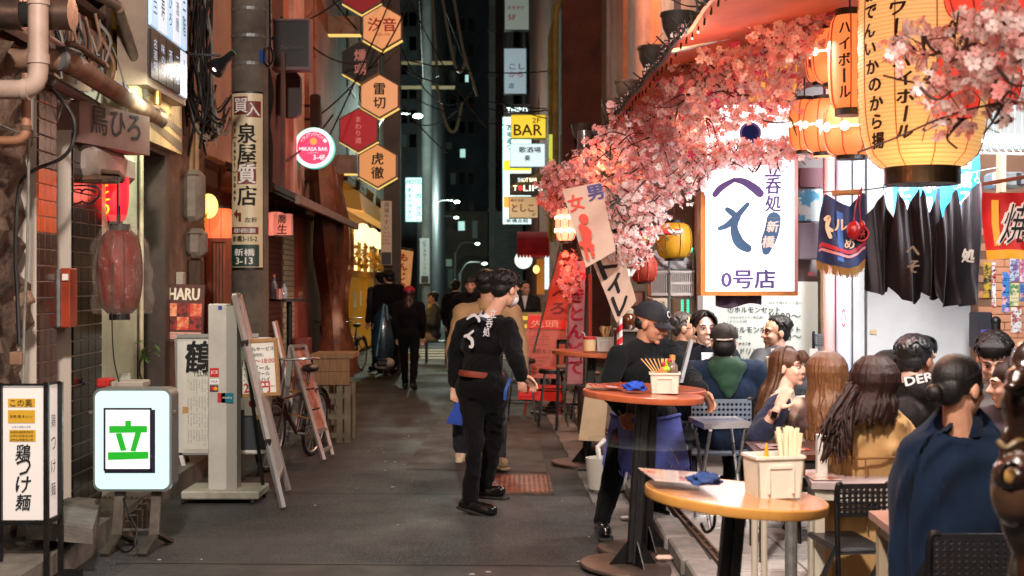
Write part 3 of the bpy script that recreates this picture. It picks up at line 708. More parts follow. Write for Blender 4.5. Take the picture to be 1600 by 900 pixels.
def pt_(body,mat,px,py,w,h,vert=False,bold=.02,lift=.0165):
    f=pm(py); x0=(px-391)*Y/FX
    x0=rs*math.asin(max(-.98,min(.98,x0/rs)))
    m=MB(); tmesh(m,body,V((0,0,0)),UX,UZ,w,h,vert=vert,bold=bold,mapf=lambda x,y:f(x+x0,y,lift)); m.build('lettering',mat,up)
def pr_(mat,xa,xb,ya,yb,lift=.012):
    m=MB(); s=lambda px:math.asin(max(-.98,min(.98,(px-391)*Y/FX/rs))); wrap(m,rs+lift,s(xa),s(xb),ZP(yb,Y),ZP(ya,Y),8); m.build('sign_field',mat,up)
maroon=M('sign_maroon','#702a22',.5); dgreen=M('sign_green','#1d3a33',.5)
pr_(maroon,372,393,155,183); pr_(maroon,391,411,162,187,.0125); pt_('買',whiteprint,383,169,.13,.14); pt_('入',whiteprint,401,175,.12,.13)
for ch,py in (('泉',212),('屋',244),('店',308)): pt_(ch,ink,392,py,.17,.19,bold=.03)
pr_(maroon,378,405,258,290); pt_('質',whiteprint,392,274,.16,.185,bold=.03)
f=pm(255); x0=rs*math.asin((373.5-391)*Y/FX/rs); m=MB(); tmesh(m,'03(3431)3049'.replace('(','︵').replace(')','︶'),V((0,0,0)),UX,UZ,None,.80,vert=True,bold=.05,mapf=lambda x,y:f(x+x0,y,.014)); m.build('lettering',ink,up)
m=MB(); f=pm(338)
def arrow(p): return [f((px-391)*Y/FX*1.05,(338-py)*Y/FX,.014) for px,py in p]
m.add(arrow([(371,336),(378,328),(378,334),(384,334),(384,348),(380,348),(380,339),(378,339),(378,344)]),[(0,1,2,3,6,7,8),(3,4,5,6)]); m.build('arrow',maroon,up)
pt_('左折',ink,398,345,.11,.05); pr_(maroon,368,408,356,367); pt_('桜通り桜田公園前',whiteprint,388,361.5,.21,.045); pt_('新橋3-15-2',ink,388,374,.24,.06)
pr_(dgreen,368,409,383,417); pt_('新橋',whiteprint,388,395,.19,.07,bold=.025); pt_('3-13',whiteprint,388,408,.16,.065,bold=.03)
for py in (18,60,103): m=MB(); m.tube([(bx,Y,ZP(py+2,Y)),(bx,Y,ZP(py-3,Y))],R*1.02,28); m.build('steel_band',galv,up)
m=MB(); wrap(m,R+.006,.72,1.2,ZP(100,Y),ZP(82,Y)); m.build('number_plate',M('plate_blue','#1d4f9a',.4),up)
m=MB(); m.tube([P(417,-20,12.7),P(417,75,12.7)],.045,10); m.tube(curve([P(414,75,12.6),P(412,95,12.6),P(420,103,12.6),P(427,92,12.7),P(424,75,12.7)]),.012,6); m.build('cable_riser',black,up)
m=MB()
for i in range(5): m.tube(curve([P(416+i,105,12.8),P(419+i*2,150,12.9),P(413+i*2,190,12.8),P(417+i*2,230,12.8),P(416+i*2,300,12.9)],4),.012,5)
m.build('cable',cable,up)
# ------------------------------------------------------------------ left street-side boards
def feet(m,a,b,w=.02): m.bar(a,b,w)
# 立 light box
Y=7.75; t=thing('light_box','glowing white light box with a big green character on two steel legs','light box',P(207,862,Y))
W_=(268-145)*Y/FX; H_=(768-607)*Y/FX; c=P(206.5,687.5,Y)
def rrect(w,h,r,n=6):
    out=[]
    for cx,cy_,a0 in ((w/2-r,h/2-r,0),(-w/2+r,h/2-r,PI/2),(-w/2+r,-h/2+r,PI),(w/2-r,-h/2+r,1.5*PI)):
        for i in range(n+1): a=a0+PI/2*i/n; out.append((cx+r*math.cos(a),cy_+r*math.sin(a)))
    return out
bd=V((.0,0,0))
m=MB(); m.prism(rrect(W_,H_,.05),c+V((0,.005,0)),UX,UZ,UY,.16); m.build('case',M('case_grey','#7f8583',.4,m=.5),t,smooth=True)
m=MB(); m.prism(rrect(W_-.03,H_-.03,.042),c+V((0,-.006,0)),UX,UZ,UY,.012); m.build('lit_face',EM('face_mint','#cdece8',.88,'#8fa8a4'),t)
m=MB(); x0,x1,y0,y1=-.185,.12,-.225,.19
k=W_/123
def LB(px,py): return ((px-206.5)*Y/FX,(687.5-py)*Y/FX)
a=LB(164,739); b=LB(243,640); m.add([c+V((a[0],-.008,a[1])),c+V((b[0],-.008,a[1])),c+V((b[0],-.008,b[1])),c+V((a[0],-.008,b[1]))],[(0,1,2,3)])
m.build('shadow_frame',M('frame_navy','#1a1730',.5),t)
a=LB(163,735); b=LB(238,637); q=.011
m=MB()
for (u0,v0,u1,v1) in ((a[0],a[1],b[0],a[1]+q),(a[0],b[1]-q,b[0],b[1]),(a[0],a[1],a[0]+q,b[1]),(b[0]-q,a[1],b[0],b[1])): m.obox(c+V(((u0+u1)/2,-.0135,(v0+v1)/2)),UX,UZ,UY,u1-u0,v1-v0,.003)
m.build('frame_line',M('frame_navy','#1a1730',.5),t)
m=MB(); m.add([c+V((a[0]+q,-.011,a[1]+q)),c+V((b[0]-q,-.011,a[1]+q)),c+V((b[0]-q,-.011,b[1]-q)),c+V((a[0]+q,-.011,b[1]-q))],[(0,1,2,3)]); m.build('white_field',EM('face_white','#f4f4f6',.85,'#b0b0b0'),t)
m=MB()
def quad(pts): m.add([c+V((LB(*p)[0],-.016-.0004*len(m.f),LB(*p)[1])) for p in pts],[tuple(range(len(pts)))])
quad([(197,657),(206,657),(206,668),(197,668)]); quad([(172,665),(231,665),(231,675),(172,676)]); quad([(182,677),(191,676),(199,703),(190,704)]); quad([(213,674),(222,675),(213,705),(205,704)]); quad([(170,706),(233,705),(233,716),(170,718)])
m.build('character',EM('char_green','#12a81c',.5,'#149a20'),t)
for px in (182,240):
    m=MB(); x=P(px,0,Y).x; m.bar((x,Y+.08,ZP(768,Y)),(x,Y+.02,.1),.06,.035); m.bar((x,Y+.03,.11),(x-.03,Y-.14,.012),.055,.02); m.bar((x,Y+.03,.11),(x+.03,Y+.26,.012),.055,.02); m.build('leg',M('leg_steel','#6c655c',.45,m=.7,c2='#4e463d',sc=8),t)
m=MB(); x=P(182,0,Y).x; m.bar((x,Y+.03,.13),(P(240,0,Y).x,Y+.03,.13),.012); m.build('stretcher',steel,t)
for px in (143,271): m=MB(); m.obox(P(px,644,Y+.05),UX,UZ,UY,.03,.02,.03,.004); m.build('latch',steel,t)
cablething(curve([P(190,770,7.85),P(200,800,7.7),P(213,828,7.6),P(208,855,7.55),P(195,862,7.7),P(180,850,7.9)]),.006,'lead looping under the green character light box')
lamp('box_light','AREA',c+V((0,-.03,0)),2.5,'#dff8f0',W_,c+V((0,-2,-.4)),H_)
# black framed standing sign
Y=6.75; t=thing('standing_sign','white standing sign with yellow notices in a tall black frame at the left edge','sign',P(50,893,Y))
fr=lambda px,py,dy=0:P(px,py,Y+dy)
zt,zb=ZP(604,Y),ZP(813,Y); xl,xm=P(3,0,Y).x,P(69,0,Y).x; yb_=Y+.18; xr_=P(92,0,yb_).x+.005
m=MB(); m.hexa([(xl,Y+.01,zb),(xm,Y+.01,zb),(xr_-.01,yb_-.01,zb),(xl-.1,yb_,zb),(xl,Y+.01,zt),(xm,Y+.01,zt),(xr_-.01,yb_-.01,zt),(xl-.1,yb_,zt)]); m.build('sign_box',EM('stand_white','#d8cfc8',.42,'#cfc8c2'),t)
for (x,y,z1,z0) in ((xl-.01,Y,ZP(598,Y),.02),(xm+.012,Y,ZP(597,Y),.02),(xr_+.004,yb_,ZP(597,yb_),.02),(xl-.1,yb_,ZP(597,yb_),.02)):
    m=MB(); m.bar((x,y,z0),(x,y,z1),.024); m.build('post',black,t)
m=MB(); m.bar((xl,Y,zb-.012),(xm,Y,zb-.012),.024); m.bar((xm,Y,zb-.012),(xr_,yb_,zb-.012),.024); m.bar((xl,Y,zt+.01),(xm,Y,zt+.01),.012); m.bar((xm,Y,zt+.01),(xr_,yb_,zt+.01),.012); m.build('rail',black,t)
m=MB(); m.hexa([(xl-.15,Y-.06,.012),(xm+.06,Y-.06,.012),(xr_+.08,yb_+.14,.012),(xl-.2,yb_+.14,.012),(xl-.15,Y-.06,.05),(xm+.06,Y-.06,.05),(xr_+.08,yb_+.14,.05),(xl-.2,yb_+.14,.05)]); m.build('base',black,t)
m=MB(); m.lathe([(.016,-.01),(.016,.01)],(xr_+.05,yb_-.02,.016),12,UX); m.build('castor',rubber,t)
yel=M('notice_yellow','#d0a22c',.6)
for (x0,y0,x1,y1,s) in ((12,623,54,636,'この奥'),(12,641,54,661,'新橋 纏(まとい)'),(14,672,55,690,None)):
    m=MB()
    m.obox((fr(x0,y0)+fr(x1,y1))/2+V((0,.006,0)),UX,UZ,UY,(x1-x0)*Y/FX,(y1-y0)*Y/FX,.003); nn=m.build('notice',yel,t)
    if s: txt(s,ink,(fr(x0,y0)+fr(x1,y1))/2+V((0,.004,0)),UX,UZ,t,w=(x1-x0)*Y/FX*.82)
    else:
        for q,s2 in enumerate(('お待ち2名様 約5分','お待ち5名様 約10分','お待ち6名様 約15分')): txt(s2,ink,fr(34,675+6*q)+V((0,.004,0)),UX,UZ,t,w=.12)
txt('お待ち時間の目安',bluep,fr(33,667)+V((0,.006,0)),UX,UZ,t,w=.1)
for ch,py in (('鶏',707),('つ',730),('け',757),('麺',785)): txt(ch,ink,fr(36,py)+V((0,.006,0)),UX,UZ,t,w=.075,h=.085,bold=.02,shear=.12)
Us=(V((xr_,yb_,0))-V((xm,Y,0))).normalized()
for q,ch in enumerate(('鶏','つ','け','麺')): txt(ch,ink,V(((xm+xr_)/2,(Y+yb_)/2,ZP(660+q*36,Y))),Us,UZ,t,w=.05,h=.07,lift=.008)
# crate, steps, ramp
cr_=M('crate_orange','#a5402a',.5,c2='#8a3322',sc=5,bump=.05)
def crate(name,label,x0,y0,x1,y1,Y,d,mat,slots=True,group=None):
    t=thing(name,label,'crate',P((x0+x1)/2,y1,Y),group); a=P(x0,y1,Y); b=P(x1,y0,Y); w=.018; h=b.z-a.z
    m=MB(); 
    for (xa,xb,ya,yb) in ((a.x,b.x,Y,Y+w),(a.x,b.x,Y+d-w,Y+d),(a.x,a.x+w,Y+w,Y+d-w),(b.x-w,b.x,Y+w,Y+d-w)):
        for (za,zc) in ((0,.14),(.46,.54),(.88,1)): m.box(xa,xb,ya,yb,a.z+h*za,a.z+h*zc)
        if xb-xa>.1:
            for q in (0,.2,.5,.8): 
                xx=xa+(xb-xa-.03)*(q if q else 0); m.box(xx,xx+.03,ya+.002,yb-.002,a.z,b.z)
            m.box(xb-.03,xb,ya+.002,yb-.002,a.z,b.z)
        else:
            for q in (0,.5,.93): yy=ya+(yb-ya-.03)*q; m.box(xa+.002,xb-.002,yy,yy+.03,a.z,b.z)
    m.box(a.x+.004,b.x-.004,Y+.004,Y+d-.004,a.z,a.z+.02); m.build('crate_frame',mat,t)
    m=MB(); 
    m.box(a.x+w,b.x-w,Y+w,Y+w+.004,a.z+.02,a.z+h*.46); m.build('crate_panel',mat,t); return t
crate('bottle_crate','orange plastic bottle crate standing on the doorstep behind the signs',92,640,146,742,8.6,.34,cr_)
m=MB(); r9=random.Random(4)
for i in range(7): m.ell(P(100+i*6,655+r9.uniform(-4,4),8.75+r9.uniform(0,.1)),(.045,.05,.05+.02*r9.random()))
m.build('plastic_bags',M('bag_blue','#aebcc4',.3,c2='#8d9ba3',sc=9,alpha=.8),smooth=True,label='crumpled pale plastic bags inside the orange crate',cat='bags')
m=MB(); m.hexa([P(40,842,7.0),P(145,850,7.0),P(158,795,8.2),P(110,790,8.2),P(40,812,7.0),P(145,826,7.0),P(158,780,8.2),P(110,775,8.2)]); m.build('concrete_block',concrete,label='worn concrete block below the doorstep under the black framed sign',cat='block')
rt=thing('ramp','grey grating kerb ramp lying behind the light box','ramp',P(180,800,8.3))
rm=M('ramp_plastic','#6b5f55',.7,c2='#493f38',sc=8)
x0,x1=P(112,0,8.6).x,P(222,0,8.6).x
MB().hexa([(x0,8.15,.02),(x1,8.15,.02),(x1+.05,8.75,.12),(x0+.05,8.75,.12),(x0,8.15,.05),(x1,8.15,.05),(x1+.05,8.75,.165),(x0+.05,8.75,.165)]).build('ramp_plate',rm,rt)
for i in range(13):
    m=MB(); x=x0+(x1-x0)*(i+.5)/13; m.bar((x,8.16,.054),(x+.05,8.74,.17),.016,.012); m.build('rib',rm,rt)
for i in range(5):
    m=MB(); m.box(x1-.005,x1+.05,8.2+i*.11,8.23+i*.11,.0,.1+.018*i); m.build('side_foot',rm,rt)
m=MB(); pbox(m,28,835,75,880,7.3,.5,.04); m.build('foundation_stone',concrete,label='rough concrete footing beneath the stone wall',cat='footing')
r_=random.Random(5); m=MB()
for i in range(9): m.ell(P(r_.uniform(30,70),r_.uniform(850,862),7.15),(.035,.03,.02))
m.build('rubble',M('rubble','#8f877d',.9),kind='stuff')
# white card reader pillar
Y=9.5; t=thing('sign_pillar','tall white metal pillar with card stickers on a flat foot','pillar',P(347,780,Y))
m=MB(); pbox(m,325,475,354,777,Y,.16,.006); m.build('column_front',M('pillar_white','#b9b9b2',.45,c2='#a7a69f',sc=3),t)
m=MB(); a=P(354.3,777,Y+.01); b=P(370,478,Y+.01); m.box(a.x,b.x,Y+.012,Y+.15,a.z,b.z); m.build('column_side',M('pillar_side','#93938d',.45,m=.2),t)
m=MB(); pbox(m,282,768,404,781,Y-.1,.42,.01); m.build('foot_plate',M('foot_cream','#a4a496',.5,c2='#7f7e72',sc=5),t)
for px in (290,398): m=MB(); m.lathe([(.02,-.012),(.02,.012)],V((P(px,0,Y).x,Y-.07,.02)),12,UX); m.build('castor',rubber,t)
def sticker(x0,y0,x1,y1,mat,s,smat,nm='sticker'):
    c=(P(x0,y0,Y)+P(x1,y1,Y))/2-V((0,.002,0)); w=(x1-x0)*Y/FX; h=(y1-y0)*Y/FX
    MB().obox(c,UX,UZ,UY,w,h,.002).build(nm,mat,t)
    if s: txt(s,smat,c-V((0,.001,0)),UX,UZ,t,w=w*.8)
sticker(328,575,342,589,redp,'JCB',whiteprint); sticker(328,592,342,600,whiteprint,'VISA',bluep); sticker(328,602,341,612,M('sticker_black','#1b1b22',.4),None,None)
c=P(334.5,607,Y)-V((0,.005,0)); MB().lathe([(.016,0),(.0001,.001)],c-V((.012,0,0)),14,-UY).build('sticker',redp,t); MB().lathe([(.016,0.0005),(.0001,.0015)],c+V((.012,0,0)),14,-UY).build('sticker',M('sticker_gold','#d98f1e',.5),t)
sticker(340,614,352,629,redp,None,None); sticker(346,614,365,629,M('sticker_teal','#156b78',.4),'UnionPay',whiteprint); sticker(341,478,347,484,bluep,None,None)
# aluminium frame leaning almost edge on
t=thing('leaning_board','aluminium framed board seen edge on leaning beside the white pillar','board',P(440,792,9.2))
a0,a1=P(442,793,9.15),P(366,462,9.5); b0,b1=a0+V((-.09,.75,0)),a1+V((-.09,.6,0)); 
for p,q in ((a0,a1),(b0,b1)): m=MB(); m.bar(p,q,.035,.028); m.build('side_rail',alu,t)
m=MB(); m.bar(a1,b1,.03); m.bar(a0.lerp(a1,.12),b0.lerp(b1,.12),.03); m.build('cross_rail',alu,t)
m=MB(); p0,p1,p2,p3=a0.lerp(a1,.12),b0.lerp(b1,.12),b1,a1; nrm=(p1-p0).cross(p3-p0).normalized()*.006; m.hexa([p0-nrm,p1-nrm,p2-nrm,p3-nrm,p0+nrm,p1+nrm,p2+nrm,p3+nrm]); m.build('panel',M('panel_white_board','#c5cbc9',.3),t)
m=MB(); m.bar(a0.lerp(a1,.77),P(415,790,9.75),.02); m.build('prop',black,t)
for f_ in (.3,.77): m=MB(); m.obox(a0.lerp(a1,f_),UX,UZ,UY,.045,.05,.045,.006); m.build('hinge',black,t)
# wide menu stand with the crane poster
Y=10.3; t=thing('menu_stand','wide white menu stand carrying the black brush character poster','menu stand',P(352,757,Y))
MB().obox((P(278,527,Y)+P(420,707,Y))/2,UX,UZ,UY,142*Y/FX,180*Y/FX,.035).build('board',whitep,t)
m=MB(); m.bar(P(277,525,Y-.02),P(404,524,Y-.02),.03); m.bar(P(276,527,Y),P(281,707,Y),.03); m.bar(P(421,527,Y),P(421,707,Y),.03); m.bar(P(278,708,Y),P(421,706,Y),.03); m.build('frame',alu,t)
for a,b in (((282,706),(294,757)),((418,706),(432,757))): m=MB(); m.bar(P(*a,Y),P(*b,Y),.03); m.build('leg',white,t); 
for a,b in (((290,706),(302,742)),((410,706),(402,745))): m=MB(); m.bar(P(a[0],a[1],Y+.1),P(b[0],b[1],Y+.55),.03); m.build('leg',alu,t)
ps=t
m=MB(); m.obox((P(288,532,Y)+P(342,702,Y))/2-V((0,.022,0)),UX,UZ,UY,54*Y/FX,170*Y/FX,.004); ps=m.build('poster',paper,t)
txt('鶴',ink,P(311,557,Y)-V((0,.026,0)),UX,UZ,ps,w=.2,h=.25,bold=.03,shear=.1); txt('TSURU',ink,P(318,584,Y)-V((0,.026,0)),UX,UZ,ps,w=.16)
m=MB(); 
for q in range(4): lines(m,P(313,603+q*26,Y)-V((0,.025,0)),V((0,0,-1)),UX,.11,.2,9,seed=q,fill=.9)
m.build('small_print',greyp,ps)
m=MB(); m.obox((P(375,640,Y)+P(418,702,Y))/2-V((0,.022,0)),UX,UZ,UY,40*Y/FX,62*Y/FX,.004); ps=m.build('poster',M('poster_slate','#2c333c',.5),t)
m=MB(); lines(m,P(362,660,Y)-V((0,.02,0)),UX,UZ,.07,.35,9,seed=9,fill=.8); m.build('small_print',ink,t)
for (x,y) in ((291,640),(373,643),(405,650)): m=MB(); m.obox(P(x,y,Y)-V((0,.027,0)),UX,UZ,UY,.045,.05,.002); m.build('tape',M('tape_tan','#b98e5b',.6),t)
m=MB(); m.obox(P(394,634,Y)-V((0,.03,0)),UX,UZ,UY,.11,.15,.004); q_=m.build('poster',paper,t,label='white leaflet with a red ring'); m=MB(); m.lathe([(.036,0),(.036,.001),(.024,.001),(.024,0)],P(397,630,Y)-V((0,.034,0)),20,-UY); m.build('red_ring',redp,q_)
# wooden framed menu board
Y=9.95; t=thing('menu_board','wooden framed menu board with drinks hours in red and black','menu board',P(404,620,Y))
c=(P(371,531,Y)+P(436,618,Y))/2; U=V((math.cos(.06),0,math.sin(.06))); W=V((-math.sin(.06),0,math.cos(.06)))
w_,h_=65*Y/FX,90*Y/FX
MB().obox(c,U,W,UY,w_,h_,.02).build('backing',M('menu_white','#d9d7d0',.7),t)
fw=.028
for (du,dv,a,b) in ((0,h_/2-fw/2,w_,fw),(0,-h_/2+fw/2,w_,fw),(w_/2-fw/2,0,fw,h_-2*fw),(-w_/2+fw/2,0,fw,h_-2*fw)): m=MB(); m.obox(c+U*du+W*dv-V((0,.014,0)),U,W,UY,a,b,.02,.003); m.build('frame_rail',wood,t)
f=lambda px,py:P(px,py,Y)-V((0,.012,0))
txt('ダブルサービス',ink,f(404,545),U,W,t,w=.24,bold=.02); txt('(時間限定)',ink,f(400,555),U,W,t,w=.12); txt('12:00～18:00',redp,f(404,564),U,W,t,w=.25,bold=.02)
for q,s in enumerate(('・生ビール','・ハイボール','・チューハイ')): txt(s,ink,f(402,575+9*q),U,W,t,w=.2,bold=.02)
txt('290円',redp,f(402,605),U,W,t,w=.2,h=.085,bold=.03); txt('(税込)',redp,f(427,603),U,W,t,w=.04)
# HARU board with food photographs
Y=10.9; t=thing('photo_menu_board','brown menu board headed HARU above red food photographs','menu board',P(290,530,Y))
U=V((math.cos(-.02),0,math.sin(-.02))); W=V((-.1,0.12,1)).normalized(); W=(W-U*W.dot(U)).normalized(); N=U.cross(W); c=P(287,490,Y)
MB().obox(c,U,W,N,.345,.5,.03,.004).build('board',M('board_brown','#5b2b22',.5,c2='#47211a',sc=5),t)
txt('HARU',M('letter_cream','#e4d9c4',.5),c+W*.165+N*.016,U,W,t,w=.26,h=.1,bold=.05)
for i in range(3):
    for j in range(2):
        food=M('food_red%d'%((i+j)%2),['#d0432c','#a8281f'][(i+j)%2],.5,c2=['#f0a070','#38130f'][(i+j)%2],sc=16,det=4,contrast=(.45,.6))
        MB().obox(c+U*(-.105+.105*i)+W*(.03-.115*j)+N*.017,U,W,N,.1,.11,.004).build('food_photo',food,t)
MB().obox(c-W*.19+N*.017,U,W,N,.32,.06,.003).build('caption_strip',M('strip_pink','#d9a396',.5),t); m=MB(); lines(m,c-W*.19+N*.019,U,W,.3,.05,2,3); m.build('small_print',brownp,t)
for s in (-1,1): m=MB(); m.bar(c+U*.15*s-W*.24,V((c.x+.15*s+.02,Y+.05,0)),.025); m.build('leg',woodd,t)
# A-frame with photo panels
def aframe(name,label,pbl,pbr,ptl,ptr,Yf,spread,cells,cat='A-board'):
    t=thing(name,label,cat,P((pbl[0]+pbr[0])/2,pbl[1],Yf))
    A,B,C,D=P(*pbl,Yf),P(*pbr,Yf+.35),P(*ptr,Yf+.4),P(*ptl,Yf+.18)
    return t,A,B,C,D
t=thing('photo_board','aluminium A-board holding four pink menu photographs','A-board',P(500,718,11.6))
a0,a1=P(506,719,11.3),P(455,541,11.75); b0,b1=P(519,711,11.75),P(476,540,12.2)
for p,q in ((a0,a1),(b0,b1)): m=MB(); m.bar(p,q,.032,.03); m.build('side_rail',alu,t)
for f_ in (.07,.23,1.0): m=MB(); m.bar(a0.lerp(a1,f_),b0.lerp(b1,f_),.028); m.build('cross_rail',alu,t)
pp=M('menu_pink','#c08a78',.4,c2='#8d4a3d',sc=9,det=6,contrast=(.4,.62))
for q in range(4):
    f0,f1=.25+q*.18,.25+q*.18+.165; p0,p1,p2,p3=a0.lerp(a1,f0),b0.lerp(b1,f0),b0.lerp(b1,f1),a0.lerp(a1,f1); i_=(p1-p0)*.06; nn=(p1-p0).cross(p3-p0).normalized()*.006
    m=MB(); m.hexa([p0+i_-nn,p1-i_-nn,p2-i_-nn,p3+i_-nn,p0+i_+nn,p1-i_+nn,p2-i_+nn,p3+i_+nn]); m.build('photo_panel',pp,t)
c0,c1=P(440,700,11.9),a1; d0,d1=P(452,690,12.4),b1
for p,q in ((c0,c1),(d0,d1)): m=MB(); m.bar(p,q,.05,.03); m.build('back_leg',alu,t)
m=MB(); m.bar(a0.lerp(a1,.35),c0.lerp(c1,.35),.012); m.bar(P(450,612,12.1),P(487,612,11.9),.02); m.build('stay',wood,t)
t=thing('photo_board','narrow pink edged menu board leaning behind the A-board','menu board',P(440,690,12.6))
a0,a1=P(465,672,12.5),P(427,503,12.9); m=MB(); u=V((-.06,.45,0)); n_=V((.02,0,0)); m.hexa([a0,a0+n_,a0+u+n_,a0+u,a1,a1+n_,a1+u+n_,a1+u]); m.build('board',M('board_pink','#c59a8c',.45,c2='#a77364',sc=6),t)
m=MB(); m.bar(a0,a1,.022); m.build('frame',white,t)
# counter made of timber and crates
t=thing('timber_counter','small timber counter with a deep plank apron on crate legs','counter',P(518,690,13.1)); Y=13.0
for q in range(3): m=MB(); m.box(P(485,0,Y).x,P(551,0,Y).x,Y-.02+q*.2,Y+.17+q*.2,ZP(560,Y),ZP(553,Y)); m.build('top_plank',M('counter_wood','#80603a',.65,c2='#664a2a',sc=6,st=(14,1,1),bump=.1),t)
for q in range(2): m=MB(); m.box(P(489,0,Y).x,P(546,0,Y).x,Y,Y+.025,ZP(602-q*21,Y)+.005,ZP(581-q*21,Y)); m.build('apron_plank',M('counter_wood','#80603a'),t)
cg=M('crate_olive','#6f6550',.7,c2='#544b3a',sc=6)
for px in (493,508,530,542): m=MB(); x=P(px,0,Y).x; m.box(x-.03,x+.03,Y+.03,Y+.09,0,ZP(602,Y)); m.box(x-.03,x+.03,Y+.42,Y+.48,0,ZP(602,Y)); m.build('leg',cg,t)
m=MB(); 
for z in (.05,.24,.45): m.box(P(492,0,Y).x,P(543,0,Y).x,Y+.04,Y+.07,z,z+.05)
m.build('crate_rail',cg,t)
# plant pot sprout by the glass door
t=thing('potted_plant','small green leafy plant growing beside the glass door','plant',P(225,605,9.6))
MB().lathe([(.05,0),(.065,.12),(.07,.12)],P(225,612,9.6)-V((0,0,.1)),16).build('pot',M('pot_brown','#4c3a30',.7),t)
m=MB(); st=curve([P(226,605,9.6),P(218,580,9.6),P(222,555,9.6),P(232,540,9.6)]); m.tube(st,.007,6); m.tube(curve([P(220,560,9.6),P(236,550,9.5),P(250,543,9.5)]),.004,5); m.build('stem',woodd,t)
leafm=M('leaf_green','#3d6a22',.5,c2='#28491a',sc=8,tw=.25); r_=random.Random(8)
def leaf(m,p,d,L,wd,up=UZ):
    d=V(d).normalized(); s=d.cross(up).normalized(); n_=s.cross(d); ps=[p]
    for f_,k in ((.3,.8),(.6,.9),(1,0)): ps+= [p+d*L*f_+s*wd*k*.5-n_*L*.18*f_*f_, p+d*L*f_-s*wd*k*.5-n_*L*.18*f_*f_]
    m.add(ps,[(0,1,2),(1,3,4,2),(3,5,6,4)])
for i in range(16):
    m=MB(); p=P(222+r_.uniform(0,26),530+r_.uniform(0,28),9.55+r_.uniform(-.05,.1)); leaf(m,p,(r_.uniform(-1,1),r_.uniform(-1,.4),r_.uniform(-.5,.5)),r_.uniform(.07,.12),.035); m.build('leaf',leafm,t)
m=MB(); m.tube([P(108,520,8.5),P(131,600,8.3)],.012,8); o=m.build('broom_stick',black,label='black stick with a white cap leaning on the tiled pillar',cat='stick')
m=MB(); pbox(m,150,592,170,606,8.4,.14,.01); m.build('red_box',redp,label='small red box on the doorstep behind the light box',cat='box')
m=MB(); pbox(m,172,596,222,607,8.3,.2,.01); m.build('carton',M('carton_grey','#a29a8d',.7),label='flattened pale carton lying on top behind the light box',cat='carton')
m=MB(); pbox(m,186,583,203,597,8.6,.03,.01); m.build('meter_box',M('meter_green','#aeb8a4',.5),label='tiny pale green meter box on the pale pillar',cat='meter box')
# bicycle behind the boards (front wheel shows) and the two far bicycles
tyre=M('tyre_black','#0c0c0c',.7)
def wheel(t,c,r,ax,name='wheel',spk=16):
    m=MB(); ax=V(ax).normalized(); u=ax.cross(UZ).normalized(); w_=u.cross(ax)
    ring=lambda rr,off=0:[c+u*rr*math.cos(2*PI*i/28)+w_*rr*math.sin(2*PI*i/28)+ax*off for i in range(29)]
    m.tube(ring(r-.018),.018,8,False); o=m.build(name,tyre,t,smooth=True)
    m=MB(); m.tube(ring(r-.042),.009,6,False)
    for i in range(spk): a=2*PI*i/spk; m.tube([c,c+(u*math.cos(a)+w_*math.sin(a))*(r-.042)],.0022,3,False)
    m.tube([c-ax*.04,c+ax*.04],.018,8); m.build('rim',alu,o); return o
def bike(name,label,loc,ang,frm,basket=True,extra=()):
    t=thing(name,label,'bicycle',(0,0,0)); L=1.0; r=.31
    f=V((0,.53,r)); b=V((0,-.53,r)); bb=V((0,-.08,.27)); st=V((0,-.22,.72)); hd=V((0,.38,.80)); hd2=V((0,.42,.62))
    wheel(t,f,r,(1,0,0)); wheel(t,b,r,(1,0,0))
    m=MB(); m.tube([bb,st],.016); m.tube([bb,hd2],.018); m.tube([st*.8+bb*.2,hd2+V((0,0,.0))],.016)
    for s in (-.05,.05): m.tube([b+V((s,0,0)),bb],.009); m.tube([b+V((s,0,0)),st*.85+bb*.15],.009); m.tube([f+V((s,0,0)),hd2+V((s,.0,0))],.011)
    m.tube([hd2,hd],.018); m.build('frame',frm,t,smooth=True)
    m=MB(); m.tube([hd,hd+V((0,.02,.16))],.012); m.tube(curve([hd+V((-.27,-.12,.2)),hd+V((-.2,.0,.2)),hd+V((0,.03,.17)),hd+V((.2,.0,.2)),hd+V((.27,-.12,.2))]),.011,8); m.build('handlebar',steel,t,smooth=True)
    m=MB(); m.tube([st,st+V((0,-.02,.1))],.013); m.ell(st+V((0,-.05,.13)),(.07,.13,.04)); m.build('saddle',black,t,smooth=True)
    m=MB(); m.surf(lambda a,q:f+V((-.025+.05*q,(r+.03)*math.cos(PI*(.15+.75*a)),(r+.03)*math.sin(PI*(.15+.75*a)))),14,1); m.surf(lambda a,q:b+V((-.025+.05*q,(r+.03)*math.cos(PI*(.15+.75*a)),(r+.03)*math.sin(PI*(.15+.75*a)))),14,1); m.build('mudguard',frm,t)
    m=MB(); m.tube([bb-V((.08,0,0)),bb+V((.08,0,0))],.012); m.tube([bb+V((.08,0,0)),bb+V((.08,.12,-.12))],.009); m.box(.07,.16,.09,.15,.14,.16); m.tube([bb-V((.08,0,0)),bb+V((-.08,-.12,.12))],.009); m.build('crank',steel,t)
    if basket:
        m=MB(); cx=hd+V((0,.24,.02)); 
        for i in range(9):
            for s in (-1,1): q=-.17+.34*i/8; m.tube([cx+V((q*.8,s*.1,-.12)),cx+V((q,s*.13,.13))],.003,3,False)
        for i in range(6):
            for s in (-1,1): q=-.12+.24*i/5; m.tube([cx+V((s*.13,q*.8,-.12)),cx+V((s*.17,q,.13))],.003,3,False)
        for z,k in ((-.12,.8),(-.04,.87),(.05,.93),(.13,1)): m.tube([cx+V((x*.17*k,y_*.13*k,z)) for x,y_ in ((-1,-1),(1,-1),(1,1),(-1,1),(-1,-1))],.005,4,False)
        m.build('basket',blackm,t)
    t.location=loc; t.rotation_euler=(0,0,ang); return t
